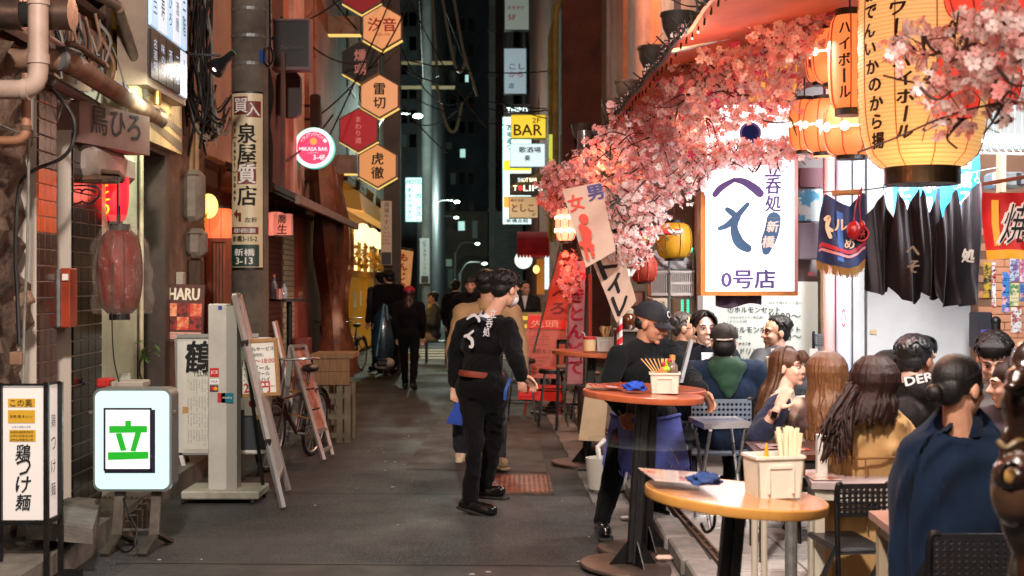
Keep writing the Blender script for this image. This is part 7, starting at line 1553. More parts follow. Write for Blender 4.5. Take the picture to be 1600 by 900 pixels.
# drink jar and beige board behind
t=thing('cabinet','narrow dark cabinet carrying the tea jar behind the waiter','cabinet',P(983,700,10.1)); m=MB(); pbox(m,964,518,1003,690,10.1,.3); m.build('cabinet_body',M('cabinet_dark','#2a2826',.5,m=.3),t); m=MB(); pbox(m,963,515,1004,518,10.08,.34); m.build('cabinet_top',steel,t)
t=thing('drink_jar','glass jar of brown tea behind the capped waiter','jar',P(981,515,10.2)); c=P(981,515,10.2); MB().lathe([(.045,0),(.062,.02),(.066,.09),(.05,.125),(.042,.13)],c,20).build('glass_body',M('jar_tea','#5e2f14',.08,c2='#4a2410',sc=3,spec=.8),t,smooth=True); MB().lathe([(.043,.13),(.045,.16),(.03,.17),(.0001,.175)],c,20).build('lid',M('lid_glass','#b9b39a',.1,alpha=.7),t,smooth=True)
t=thing('board_stand','plain beige board panel standing left of the capped waiter','panel',P(928,690,11.0)); m=MB(); m.hexa([P(904,688,11.0),P(944,690,11.0),P(944,690,11.25),P(904,688,11.25),P(916,600,11.0),P(952,600,11.0),P(952,600,11.25),P(916,600,11.25)]); m.build('panel',M('panel_beige','#b99f80',.6,c2='#a58b6d',sc=3),t); m=MB(); m.box(P(903,0,11).x,P(944,0,11).x,11,11.2,.0,.03); m.build('foot',black,t)
# stools
def stool(label,px,py_top,py_bot,Y,seatm,group='bar stools by the high tables',back=False,sq=False):
    t=thing('bar_stool',label,'stool',P(px,py_bot,Y),group); c=P(px,py_top,Y); g_=c.z; o=V((c.x,c.y,0))
    if sq: m=MB(); m.obox(o+V((0,0,g_-.02)),UX,UY,UZ,.32,.32,.035,.01); m.build('seat',seatm,t)
    else:
        MB().lathe([(.0001,g_),(.15,g_-.003),(.165,g_-.02),(.165,g_-.055),(.15,g_-.06)],o,28).build('seat',black,t,smooth=True); MB().lathe([(.0001,g_+.006),(.12,g_+.004),(.145,g_-.002)],o,24).build('cushion',seatm,t,smooth=True)
    for k in range(4):
        a=PI/4+PI/2*k; d=V((math.cos(a),math.sin(a),0)); m=MB(); m.bar(o+d*.13+V((0,0,g_-.05)),o+d*.235,.022); m.build('leg',blackm,t)
    for z in (.3*g_,.62*g_):
        q=.13+(.235-.13)*(1-z/g_); m=MB(); pts=[o+V((q*math.cos(2*PI*i/24),q*math.sin(2*PI*i/24),z)) for i in range(25)]; m.tube(pts,.008,6,False); m.build('ring',blackm,t)
    if back:
        for s in (-1,1): m=MB(); m.tube([o+V((s*.13,.14,g_-.05)),o+V((s*.15,.18,g_+.35))],.012,6); m.build('back_post',blackm,t)
        m=MB(); m.obox(o+V((0,.18,g_+.3)),UX,UZ,UY,.34,.12,.02,.005); m.build('backrest',seatm,t)
    return t
stool('black bar stool with a shiny red seat beside the tall post',864,575,662,14.6,M('seat_red','#9a2a20',.25,coat=.4))
stool('black bar stool half hidden behind the masked waiter',815,560,652,15.2,black)
stool('dark square stool with a backrest beyond the red seated one',915,580,650,15.0,M('seat_wood','#5d4030',.5),sq=True,back=False)
t=thing('dining_chair','dark open backed metal chair right of the red seated stool','chair',P(895,655,14.2)); o=V((P(895,0,14.2).x,14.2,0))
m=MB(); m.obox(o+V((0,0,.7)),UX,UY,UZ,.36,.36,.03,.008); m.build('seat',M('seat_wood','#5d4030',.5),t)
for sx in (-1,1):
    m=MB(); m.bar(o+V((sx*.17,.17,0)),o+V((sx*.16,.17,.98)),.03); m.build('back_post',blackm,t); m=MB(); m.bar(o+V((sx*.19,-.17,0)),o+V((sx*.16,-.15,.7)),.03); m.build('leg',blackm,t)
m=MB(); m.bar(o+V((-.17,.17,.97)),o+V((.17,.17,.97)),.03,.05); m.build('top_rail',blackm,t); m=MB(); m.bar(o+V((-.17,-.16,.3)),o+V((.17,-.16,.3)),.02); m.build('stretcher',blackm,t)
# ------------------------------------------------------------------ folding tables and perforated chairs
PZ=.095
def slab(t,pts,z,th,mt_,name='tabletop'):
    m=MB(); b=[V((p.x,p.y,z-th)) for p in pts]; a=[V((p.x,p.y,z)) for p in pts]; m.hexa(b+a); return m.build(name,mt_,t)
def at_z(px,py,z): Y=(1.63-z)*FX/(py-442); return V(((px-800)*Y/FX,Y,z))
z=.755; q=[at_z(1100,662,z),at_z(1174,660,z),at_z(1150,650,z),at_z(1076,651,z)]
t=thing('folding_table','small aluminium folding table with crossed legs before the hooded man','table',q[0]); tt=M('table_silver','#b4b6ba',.3,m=.4,c2='#9da0a6',sc=4); slab(t,q,z,.035,tt)
for a,b in ((0,3),(1,2)):
    m=MB(); off=V((.04 if a==0 else -.04,0,0)); m.tube([q[a]+off-V((0,0,.04)),V((q[b].x+off.x,q[b].y,PZ))],.012,8); m.build('leg',steel,t); m=MB(); m.tube([q[b]+off-V((0,0,.04)),V((q[a].x+off.x,q[a].y,PZ))],.012,8); m.build('leg',steel,t)
m=MB(); m.tube([V((q[0].x+.04,q[0].y,PZ)),V((q[1].x-.04,q[1].y,PZ))],.012,8); m.build('foot_bar',steel,t); m=MB(); m.tube([V((q[3].x+.04,q[3].y,PZ)),V((q[2].x-.04,q[2].y,PZ))],.012,8); m.build('foot_bar',steel,t)
txt('SAPPORO',M('print_blue','#2a4fa0',.5),(q[0]+q[2])/2+V((.0,0,0)),(q[1]-q[0]).normalized(),(q[3]-q[0]).normalized(),t,w=.22,h=.07)
def ftable(label,pts,z,topm,legm,lw=.035,legs=(0,1,2,3)):
    t=thing('dining_table',label,'table',V((pts[0].x,pts[0].y,PZ))); slab(t,pts,z,.03,topm); c=sum(pts,V())/4
    for i in legs: p=pts[i]+(c-pts[i]).normalized()*.06; m=MB(); m.bar((p.x,p.y,PZ),(p.x,p.y,z-.03),lw); m.build('leg',legm,t)
    m=MB(); 
    for i in range(4): a=pts[i]+(c-pts[i]).normalized()*.05; b=pts[(i+1)%4]+(c-pts[(i+1)%4]).normalized()*.05; m.bar((a.x,a.y,z-.06),(b.x,b.y,z-.06),.02,.05)
    m.build('apron_rail',legm,t); return t
z=.70; p1=[at_z(1182,709,z),at_z(1330,712,z),at_z(1290,690,z),at_z(1164,690,z)]; ftable('brown dining table under the two long haired women',p1,z,M('table_brown','#4d2a1e',.3,c2='#3a1f16',sc=3,coat=.3),M('leg_black','#141416',.5))
sheet(at_z(1205,697,z+.006),UX,UY,.16,.2,'red and white menu under the elbow of the woman with the watch'); sheet(at_z(1236,700,z+.006),V((.95,.3,0)).normalized(),V((-.3,.95,0)).normalized(),.14,.2,'folded menu beside the mustard bottle',M('menu_red','#a8402c'))
z=.71; p2=[at_z(1268,754,z),at_z(1400,757,z),at_z(1370,730,z),at_z(1255,734,z)]; ftable('grey edged dining table between the brown haired woman and the tan coat',p2,z,M('table_greyrose','#a79a9a',.3,c2='#8d7f80',sc=3),M('leg_cream','#b0aa9a',.5),.045); sheet(at_z(1285,744,z+.006),UX,UY,.14,.22,'pink menu on the grey edged table')
m=MB(); m.obox(at_z(1292,745,z)+V((0,.1,.09)),UX,UZ,UY,.05,.2,.05,.004); m.build('napkin_stand',whitep,label='white napkin stand on the grey edged table',cat='napkin stand')
z=.70; p3=[at_z(1388,822,z),at_z(1560,822,z),at_z(1520,792,z),at_z(1357,798,z)]; ftable('nearest dining table corner between the tan coat and the navy man',p3,z,M('table_rose','#a88478',.3,c2='#8d675b',sc=4),M('leg_tan','#a8977f',.5,c2='#93826b',sc=4),.045)
for px,lab in ((1179,'left pale table leg post beneath the nearest round table'),(1194,'right pale table leg post beneath the nearest round table'),(1236,'grey table leg post farther right beneath the nearest round table')):
    Y=6.2; m=MB(); x=P(px,0,Y).x; m.tube([(x,Y,PZ),(x,Y,.7)],.016 if px!=1236 else .03,10); m.build('table_post',M('leg_cream','#b0aa9a') if px!=1236 else galv,label=lab,cat='post')
def perfback(name,label,x0,y0,x1,y1,Y,nc,nr,mt_,framem,seat=True,rot=0,hole='#',group='perforated folding chairs'):
    """chair with a perforated backrest whose face spans the photo rectangle"""
    t=thing(name,label,'chair',P((x0+x1)/2,y1,Y),group); o=wo(t); w=(x1-x0)*Y/FX; h=(y1-y0)*Y/FX; th=.016; zb=o.z
    cw,chh=w*.92/nc,h*.8/nr; m=MB(); hr=min(cw,chh)*.36; oc=V((o.x,o.y,zb+h*.5))
    R2=8
    def cell(cx,cz):
        vs=[];k=len(m.v)
        for yy in (-th/2,th/2):
            for i in range(8): a=PI/4*i; s=1/max(abs(math.cos(a)),abs(math.sin(a))); vs.append(oc+V((cx+cw/2*math.cos(a)*s,yy,cz+chh/2*math.sin(a)*s)))
            for i in range(8): a=PI/4*i; vs.append(oc+V((cx+hr*math.cos(a),yy,cz+hr*math.sin(a))))
        fs=[]
        for i in range(8):
            j=(i+1)%8; fs+=[(i,j,8+j,8+i),(16+j,16+i,24+i,24+j),(8+i,8+j,24+j,24+i)]
        m.add(vs,fs)
    for i in range(nc):
        for j in range(nr): cell(-w*.46+cw*(i+.5),-h*.40+chh*(j+.5))
    m.build('backrest',mt_,t)
    m=MB(); m.bar(oc+V((-w*.46,0,h*.45)),oc+V((w*.46,0,h*.45)),.02,h*.1,UY); m.bar(oc+V((-w*.46,0,-h*.45)),oc+V((w*.46,0,-h*.45)),.02,h*.1,UY)
    m.build('back_rail',mt_,t)
    for s in (-1,1):
        m=MB(); m.tube(curve([oc+V((s*w*.40,0,h*.5)),oc+V((s*w*.475,0,h*.44)),oc+V((s*w*.485,0,-h*.5)),oc+V((s*w*.49,-.05,-zb-h*.5+PZ+.0))],4),.012,8); m.build('back_leg',framem,t,smooth=True)
        m=MB(); m.tube([oc+V((s*w*.46,.02,-h*.6-.12)),V((o.x+s*w*.48,o.y+.42,PZ))],.012,8); m.build('front_leg',framem,t,smooth=True)
    if seat: m=MB(); sz=min(zb-.12,.46); m.obox((o.x,o.y+.22,sz),UX,UY,UZ,w*.92,.4,.03,.012); m.build('seat',mt_,t,smooth=True)
    t.rotation_euler=(0,0,rot); return t
bp=M('chair_black','#151516',.35,c2='#1c1c1d',sc=8); gp=M('chair_slate','#6f7d8d',.4,c2='#617080',sc=6)
perfback('folding_chair','slate grey perforated folding chair of the hooded man',1076,624,1178,664,8.75,14,4,gp,blackm)
perfback('folding_chair','black perforated chair behind the tan trench coat',1305,757,1395,806,5.55,9,5,bp,blackm,rot=.1)
perfback('folding_chair','black perforated chair at the bottom edge behind the navy jacket',1449,835,1640,905,4.3,15,6,bp,blackm)
perfback('folding_chair','black perforated chair of the wavy brown haired woman',1246,702,1310,735,7.55,8,4,bp,blackm)
perfback('folding_chair','dark empty perforated chair by the pale blue column',1271,523,1290,540,10.0,6,4,M('chair_grey2','#4d5055',.4),blackm)
# glasses and cards on the far table
z=.86; p4_=[at_z(1160,604,.72),at_z(1260,604,.72),at_z(1262,598,.72),at_z(1150,598,.72)]
tb_=ftable('far dining table between the smiling man and the laughing man',[V((1.35,9.35,0)),V((2.25,9.35,0)),V((2.25,9.85,0)),V((1.35,9.85,0))],.78,M('table_pale','#b9b2a8',.3),M('leg_black','#141416'))
MB().lathe([(.03,0),(.04,.12),(.037,.12),(.028,.01)],P(1185,594,9.3),16).build('drinking_glass',M('glass_clear2','#c3cfcf',.05,alpha=.45),smooth=True,label='clear drinking glass beside the laughing man',cat='glass')
t=thing('number_card','white table card with the number 2 before the laughing man','card',P(1211,563,9.2)); m=MB(); pbox(m,1205,545,1217,564,9.2,.01); m.build('card',whitep,t); txt('2',ink,P(1211,555,9.2),UX,UZ,t,h=.04,bold=.05)
m=MB(); pbox(m,1265,545,1278,556,9.4,.01); m.build('table_card',whitep,label='small white card stand right of the laughing man',cat='card')
m=MB(); m.lathe([(.04,0),(.05,.1),(.0001,.1)],P(1208,580,9.0),14); m.build('paper_cup',M('cup_cream','#d9c9a0',.6),smooth=True,label='cream paper cup on the far dining table',cat='cup')
# things lying about the terrace
m=MB(); m.obox((xr(1.0,8.5),8.7,.03),UX,UY,UZ,.06,.04,.03,.01); m.build('crumpled_paper',paper,label='crumpled white paper scrap in the gutter',cat='litter'); m=MB(); m.obox((xr(1.08,7.05),7.45,.03),UX,UY,UZ,.1,.05,.03,.012); m.build('crumpled_paper',M('litter_pink','#c9a89a',.7),label='pinkish crumpled paper by the kerb near the table foot',cat='litter')
t=thing('plastic_bin','pale grey plastic tub with a spray bottle behind the waiter legs','tub',P(950,690,9.8)); c=V((P(950,0,9.9).x,9.9,.0)); MB().lathe([(.09,0),(.12,.26),(.125,.26),(.11,.02)],c+V((0,0,.02)),20,UZ,1.4,1).build('tub_shell',M('tub_grey','#b9b4aa',.5),t,smooth=True); m=MB(); m.tube([c+V((-.05,0,.15)),c+V((-.08,0,.36)),c+V((-.02,0,.42))],.02,8); m.build('spray_nozzle',white,t)
# carved dark statue at the right edge
t=thing('statue','dark brown glazed lucky figure at the right edge, out of focus','statue',P(1600,1150,3.1)); Y=3.1; SG=M('glaze_brown','#120906',.25,c2='#24130b',sc=8,coat=.5,bump=.25,bsc=30); SG2=M('glaze_tan','#4b3424',.25,c2='#26170e',sc=5,coat=.5)
def pe(px,py,rx,ry,dy=0,d=None): k=Y/FX; return (P(px,py,Y+dy),(rx*k,(d or rx)*k,ry*k))
STAT=[pe(1600,640,34,52),pe(1606,560,26,34),pe(1592,590,20,18,-.04),pe(1580,605,16,10,-.06),pe(1612,700,36,50),pe(1585,745,34,26,-.05),pe(1620,800,58,90),pe(1640,920,66,120),pe(1570,700,10,40,-.02)]
# ------------------------------------------------------------------ remeshed bodies
def remesh(mb, voxel, it=4, dec=None, fac=.5):
    me=bpy.data.meshes.new('tmp'); me.from_pydata(mb.v,[],mb.f); me.update()
    o=bpy.data.objects.new('tmp',me); COL.objects.link(o)
    md=o.modifiers.new('r','REMESH'); md.mode='VOXEL'; md.voxel_size=voxel; md.adaptivity=0
    if it: s=o.modifiers.new('s','SMOOTH'); s.iterations=it; s.factor=fac
    if dec: d=o.modifiers.new('d','DECIMATE'); d.ratio=dec
    bpy.context.view_layer.update(); dg=bpy.context.evaluated_depsgraph_get(); out=bpy.data.meshes.new_from_object(o.evaluated_get(dg))
    bpy.data.objects.remove(o); bpy.data.meshes.remove(me); out.materials.clear(); return out
def addmesh(name, me, mats, parent, wr=0, seed=0, wscale=1.0):
    n=len(me.vertices); co=np.empty(n*3); me.vertices.foreach_get('co',co); co=co.reshape(-1,3)
    if wr:   # cloth folds: broad swells and sharp diagonal creases
        no=np.empty(n*3); me.vertices.foreach_get('normal',no); no=no.reshape(-1,3); rg=np.random.RandomState(seed+11); d=np.zeros(n)
        for k,(fq,a) in enumerate(((7,.9),(13,1.0),(22,.8),(38,.45))):
            for q in range(2):
                v=rg.normal(size=3); v/=np.linalg.norm(v); v[2]*=.8; v2=rg.normal(size=3)*fq*.4
                ph=co@(v*fq*wscale)+1.9*np.sin(co@v2+rg.uniform(0,6))+rg.uniform(0,6); msk=.5+.5*np.sin(co@(rg.normal(size=3)*5)+rg.uniform(0,6))
                d+=a*msk*((1-2*np.abs(np.sin(ph))**.7) if k else np.sin(ph))
        co=co+no*(d/1.9*wr)[:,None]
    off=wo(parent); co=co-np.array([off.x,off.y,off.z]); me.vertices.foreach_set('co',co.ravel())
    for m_ in (mats if isinstance(mats,(list,tuple)) else [mats]): me.materials.append(m_)
    me.polygons.foreach_set('use_smooth',[True]*len(me.polygons)); me.name=name; me.update()
    o=bpy.data.objects.new(name,me); COL.objects.link(o); o.parent=parent; WO[o.name]=off; return o
m=MB()
for c,r in STAT: m.ell(c,r,None,20,14)
addmesh('carved_body',remesh(m,.01,3),SG,t,.006,3)
m=MB(); m.ell(*pe(1590,765,40,62,-.03),None,24,16); o=m.build('round_belly',SG2,t,smooth=True); m=MB(); m.ell(*pe(1580,742,17,21,-.075,6),None,16,10); m.build('emblem',M('glaze_black','#0c0908',.2,coat=.5),t,smooth=True); m=MB(); m.ell(*pe(1579,744,10,14,-.088,5),None,16,10); m.build('emblem_centre',M('glaze_gold','#8d6a3a',.25,coat=.5),t,smooth=True); m=MB(); m.tube(curve([P(1560,690,3.0),P(1572,700,2.98),P(1590,690,2.98),P(1600,690,3.0)]),.008,8); m.build('collar',M('glaze_olive','#4b3d22',.4),t,smooth=True)
skin=[M('skin_a','#cfa088',.55,c2='#c4917a',sc=25,det=3),M('skin_b','#b98a70',.55,c2='#ad7c63',sc=25,det=3),M('skin_c','#dcb29e',.55,c2='#d3a590',sc=25,det=3)]
hairm={'black':M('hair_black','#0b0a0a',.5,c2='#151211',sc=3,st=(60,60,3),spec=.35,bump=.25),'dark':M('hair_darkbrown','#2b130d',.55,c2='#170a07',sc=3,st=(60,60,3),spec=.3,bump=.25),'brown':M('hair_brown','#5b3a22',.42,c2='#3a2314',sc=4,st=(50,50,5),spec=.5,bump=.3),'red':M('hair_red','#3a1512',.42,c2='#1d0c0b',sc=4,st=(50,50,5))}
eyew=M('eye_white','#d9d4cf',.3); eyeb=M('eye_dark','#120c0a',.2); lipm=M('lip_red','#a4564a',.45); teeth=M('teeth','#dcd6cb',.3)
def frame(Fd,tilt=0):
    Fd=V(Fd).normalized(); R=Fd.cross(UZ).normalized(); U=R.cross(Fd).normalized(); 
    if tilt: q=Quaternion(Fd,tilt); R=q@R; U=q@U
    return Fd,R,U
def headprims(m,hc,fr,s):
    F,R,U=fr; p=lambda r,f,u:V(hc)+(R*r+F*f+U*u)*s; RR=(R,F,U); e=lambda c,a,b,d:m.ell(c,(a*s,b*s,d*s),RR,16,12)
    e(p(0,-.012,.03),.077,.096,.088); e(p(0,.03,-.03),.062,.064,.082); e(p(0,.036,-.078),.044,.044,.034); e(p(0,.072,-.1),.02,.016,.016)
    m.cap(p(0,.092,.008),p(0,.111,-.028),.008*s,.013*s); m.ell(p(-.013,.097,-.031),(.009*s,.009*s,.008*s)); m.ell(p(.013,.097,-.031),(.009*s,.009*s,.008*s))
    m.cap(p(-.042,.074,.024),p(-.012,.087,.022),.012*s,.011*s); m.cap(p(.012,.087,.022),p(.042,.074,.024),.011*s,.012*s)
    for q in (-1,1): e(p(q*.036,.064,-.03),.022,.024,.022); e(p(q*.079,-.006,-.008),.011,.021,.032)
    m.cap(p(-.017,.086,-.062),p(.017,.086,-.062),.0085*s,.0085*s); m.cap(p(-.012,.085,-.071),p(.012,.085,-.071),.009*s,.009*s)
def face(t,hc,fr,s,brow='black',smile=False,lidded=False):
    F,R,U=fr; p=lambda r,f,u:V(hc)+(R*r+F*f+U*u)*s
    for q in (-1,1):
        m=MB(); m.ell(p(q*.031,.085,.002),(.014*s,.008*s,(.005 if lidded or smile else .007)*s),(R,F,U),10,7); o=m.build('eye',eyew,t,smooth=True); m=MB(); m.ell(p(q*.031,.091,.0015),(.0075*s,.004*s,.0055*s),(R,F,U),8,6); m.build('pupil',eyeb,o,smooth=True)
        m=MB(); m.tube([p(q*.046,.082,.006),p(q*.031,.093,.0095),p(q*.016,.089,.006)],.0022*s,5); m.build('eyelid',eyeb,o)
        m=MB(); m.tube([p(q*.052,.078,.024),p(q*.034,.093,.032),p(q*.014,.096,.027)],[.003*s,.0045*s,.0035*s],6); m.build('eyebrow',hairm[brow],t)
    m=MB(); w=.026 if smile else .021; m.tube([p(-w,.084,-.062 if not smile else -.056),p(-.008,.0945,-.066),p(.008,.0945,-.066),p(w,.084,-.062 if not smile else -.056)],.0038*s,6); m.build('mouth',lipm,t,smooth=True)
    if smile: m=MB(); m.tube([p(-.017,.0915,-.0615),p(0,.0975,-.0645),p(.017,.0915,-.0615)],.0035*s,6); m.build('teeth',teeth,t,smooth=True)
def handprims(m,wr,d,pal,s,curl=.5,spread=.12):
    """palm, four bent fingers and a thumb. d: along the hand, pal: palm normal"""
    d=V(d).normalized(); pal=V(pal); pal=(pal-d*pal.dot(d)).normalized(); sd=d.cross(pal)
    wr=V(wr); m.ell(wr+d*.045*s,(.04*s,.047*s,.015*s),(sd,d,pal),12,8); m.cap(wr-d*.01*s,wr+d*.03*s,.023*s,.022*s)
    for i,(o_,L) in enumerate(((-.03,.066),(-.01,.076),(.011,.072),(.03,.056))):
        b=wr+d*.082*s+sd*o_*s; c=curl*(1+.12*i); d1=(d*math.cos(c*.6)+pal*math.sin(c*.6)+sd*o_*spread*8).normalized(); d2=(d*math.cos(c*1.5)+pal*math.sin(c*1.5)+sd*o_*spread*6).normalized(); k=b+d1*L*.5*s; e=k+d2*L*.5*s
        m.cap(b-d*.015*s,k,.0105*s,.0095*s,8); m.cap(k,e,.0095*s,.0078*s,8)
    b=wr+d*.03*s-sd*.032*s; k=b+(d*.6-sd*.75+pal*.35).normalized()*.036*s; e=k+(d*.85-sd*.25+pal*.5).normalized()*.032*s; m.cap(b,k,.014*s,.0115*s,8); m.cap(k,e,.0115*s,.009*s,8)
def limb(m,a,b,c,r): m.cap(a,b,r[0],r[1],12); m.cap(b,c,r[1],r[2],12)
def torso(m,J,k,fat=1):
    hm=(J['hl']+J['hr'])/2; sm=(J['sl']+J['sr'])/2; ax=(J['sr']-J['sl']).normalized(); sp=(sm-hm); L=sp.length; u=sp.normalized(); f=ax.cross(u).normalized(); ax=u.cross(f)*-1 if False else ax
    w=(J['sr']-J['sl']).length/2; RR=(ax,f,u)
    m.ell(hm+u*.04,((.155*fat+k),(.115*fat+k),.14),RR,18,12); m.ell(hm+u*L*.42,((.138*fat+k),(.1*fat+k),L*.36),RR,18,12); m.ell(hm+u*L*.74,(w*.92+k,.112*fat+k,L*.32),RR,18,12)
    m.cap(J['sl']-u*.01,sm+u*.035,.058+k,.06+k*.8,12); m.cap(sm+u*.035,J['sr']-u*.01,.06+k*.8,.058+k,12)
def person(label,J,F,s=1.0,skin_i=0,top=None,topk=.022,bot=None,shoe=None,hair=None,vox=.009,body_vox=None,legs=True,arms=True,sleeve=1.0,facef=True,smile=False,lidded=False,tilt=0,wr=.007,hands=None,seed=1,fat=1.0,group=None,legr=1,dec=.45,hem=None):
    J={k:V(v) for k,v in J.items()}; hc=J['h']; fr=frame(F,tilt); ks=[J[k] for k in J]; base=V((J['hl'].lerp(J['hr'],.5).x,J['hl'].y,min(p.z for p in ks)))
    t=thing('person',label,'person',base,group); sm=(J['sl']+J['sr'])/2; Fd,R,U=fr
    m=MB(); headprims(m,hc,fr,s); nb=sm+V((0,0,.03)); m.cap(nb,hc-U*.055*s-Fd*.015*s,.062*s,.054*s,12)
    if arms: torso(m,J,0)
    else: m.cap(nb-V((0,0,.04)),(J['hl']+J['hr'])/2+V((0,.08,0)),.05,.05,12)
    if arms:
        for q in 'lr':
            limb(m,J['s'+q],J['e'+q],J['w'+q],(.047*s,.038*s,.026*s))
            hd=(hands or {}).get(q); d=(J['w'+q]-J['e'+q]).normalized()
            if hd: handprims(m,J['w'+q],hd[0],hd[1],s,hd[2] if len(hd)>2 else .5,hd[3] if len(hd)>3 else .12)
            else: handprims(m,J['w'+q],d,(V((0,-1,0)) if abs(d.y)<.8 else UX),s,.6)
    if legs:
        for q in 'lr': limb(m,J['h'+q],J['k'+q],J['a'+q],(.078*s,.052*s,.036*s)); m.cap(J['a'+q]-V((0,0,.02)),J['t'+q]+V((0,0,.0)),.036*s,.028*s)
    bo=addmesh('body',remesh(m,body_vox or max(.0055,vox*.62),2,dec),skin[skin_i],t)
    if top:
        m=MB(); torso(m,J,topk,fat); m.cap(sm+V((0,0,.0)),sm+(hc-sm)*.18+V((0,0,.03)),.085*s,.07*s,12)
        for q in 'lr':
            a,b,c=J['s'+q],J['e'+q],J['w'+q]; c=b.lerp(c,.93*sleeve); m.cap(a,b,.056*s+topk,.046*s+topk*.9,12)
            if sleeve>.1: m.cap(b,c,.046*s+topk*.9,.036*s+topk*.7,12)
        if hem:
            hm=(J['hl']+J['hr'])/2; m.cap(J['hl']+V((0,0,.0)),J['hl']-V((0,0,hem)),.11+topk,.12+topk,12); m.cap(J['hr'],J['hr']-V((0,0,hem)),.11+topk,.12+topk,12); m.cap(hm,hm-V((0,0,hem)),.12+topk,.13+topk,12)
        addmesh('jacket',remesh(m,vox,3),top,t,wr,seed)
    if bot and legs:
        m=MB(); hm=(J['hl']+J['hr'])/2; m.ell(hm+V((0,0,.02)),(.17*fat,.13*fat,.13),None,18,12)
        for q in 'lr': limb(m,J['h'+q],J['k'+q],J['a'+q]+V((0,0,.015)),(.1*s*legr,.076*s*legr,.062*s*legr))
        m.cap(J['hl'],J['hr'],.1,.1)
        addmesh('trousers',remesh(m,vox,3),bot,t,wr*1.1,seed+5)
    if shoe and legs:
        for q in 'lr':
            a,b=J['a'+q],J['t'+q]; d=V((b.x-a.x,b.y-a.y,0)); L=max(d.length,.08); d.normalize(); z0=min(a.z,b.z)-.045; sd=d.cross(UZ); m=MB(); c=V((a.x,a.y,a.z-.02)); RR=(sd,d,UZ)
            pit=(b-a); dd=pit.normalized()
            m.cap(c-d*.04,V((b.x,b.y,b.z)),.043*s,.034*s,12); m.cap(c+V((0,0,.03)),c-d*.02,.043*s,.046*s); m.ell(c+dd*L*.6,(.047*s,L*.62,.036*s),(sd,dd,sd.cross(dd)),14,10)
            o=addmesh('shoe',remesh(m,.008,2),shoe,t)
            m=MB(); n_=sd.cross(dd).normalized(); m.obox(c+dd*L*.42-n_*.037,sd,dd,n_,.085*s,L*1.0+.13,.022,.008); m.build('sole',M('sole_pale','#b9a98a',.7) if shoe.name.startswith('sneaker') else rubber,o,smooth=True)
    if facef: face(t,hc,fr,s,hair if hair in hairm else 'black',smile,lidded)
    return t,fr
def hairshort(t,hc,fr,s,hm,vol=1.0,cut=-.02,seed=1,back=True,fringe=True,puff=.0):
    """short hair: a skull cap overlaid with fine locks that flow from the crown"""
    F,R,U=fr; p=lambda r,f,u:V(hc)+(R*r+F*f+U*u)*s; m=MB(); RR=(R,F,U); r=random.Random(seed)
    m.ell(p(0,-.034,.052),(.081*vol*s,.094*vol*s,.072*vol*s),RR,18,12); m.ell(p(0,-.058,.0),(.069*vol*s,.055*vol*s,.072*s),RR,16,10)
    for q in (-1,1): m.ell(p(q*.066,-.022,.025),(.018*vol*s,.045*s,.048*s),RR,12,8)
    sp=lambda e,a,k:p(.086*vol*k*math.sin(e)*math.cos(a),-.032+.098*vol*k*math.sin(e)*math.sin(a),.05+.078*vol*k*math.cos(e))
    for i in range(190):
        a=r.uniform(0,2*PI); e=r.uniform(.0,1.35); fr_=math.sin(a)
        if fr_>.45 and e>1.0: e*=.75
        if fr_>.5 and not fringe: e*=.6
        da=r.uniform(-.45,.45); de=r.uniform(.28,.6); k1=1.03+puff*.10*r.random()+.03*r.random()
        pts=[sp(e,a,.98),sp(e+de*.5,a+da*.5,1.03+puff*.06),sp(e+de,a+da,k1)]; w=r.uniform(.006,.010)*s
        m.tube(pts,[w,w*.9,w*.25],5)
    if fringe:
        for i in range(34):
            x=r.uniform(-.062,.062); m.tube(curve([p(x*.5,.02,.128),p(x*.9,.072,.105),p(x+r.uniform(-.012,.012),.093-abs(x)*.35,r.uniform(.035,.06))],3),[.008*s]*3+[.006*s]*3+[.002*s],5)
    return addmesh('hair',remesh(m,.0042,1,.6,.4),hm,t)
def hairlong(t,hc,fr,s,hm,L,wd=.1,wave=.0,seed=2,depth=.0,face_open=True,n=130,spread=1.0,part=True,fall=None,front=None):
    """long hair: locks that follow the skull from the parting and then fall"""
    F,R,U=fr; p=lambda r,f,u:V(hc)+(R*r+F*f+U*u)*s; m=MB(); RR=(R,F,U); r=random.Random(seed)
    m.ell(p(0,-.018,.036),(.082*s,.1*s,.086*s),RR,20,14); m.ell(p(0,-.05,-.04),(.074*s,.058*s,.1*s),RR,16,12)
    fd=fall or V((0,0,-1))
    for i in range(int(n*1.6)):
        a=r.uniform(-PI*.97,-PI*.03)
        if r.random()<.3: a=r.choice([-.02,-PI+.02])+r.uniform(-.3,.22)
        ex=.09*spread; ey=.108*spread; k=r.uniform(.97,1.05)
        sp=lambda e:p(ex*k*math.sin(e)*math.cos(a),-.018+ey*k*math.sin(e)*math.sin(a),.036+.094*k*math.cos(e))
        pts=[sp(e) for e in (.1,.5,.9,1.3,1.65)]; b=pts[-1]; Ln=L*r.uniform(.72,1.08); ph=r.uniform(0,6.28); am=wave*r.uniform(.5,1.2)
        dirr=R*math.cos(a)+F*math.sin(a); N=8
        for q_ in range(1,N+1):
            q=q_/N; ins=-.02*math.sin(min(1,q*1.6)*PI)*s+.03*q*spread*s; wv=am*math.sin(q*L*26+ph)
            pts.append(b+fd*Ln*q+dirr*(ins+wv*.6)+R*wv-F*depth*q)
        w0=r.uniform(.008,.014)*s; m.tube(pts,[w0*.5,w0,w0,w0,w0]+[w0*(1-.8*(k_/N)**2) for k_ in range(1,N+1)],5)
    for (px_,Ln,off_) in (front or ()): pass
    return addmesh('hair',remesh(m,.0044,3,.6,.5),hm,t,.0012,seed,4)
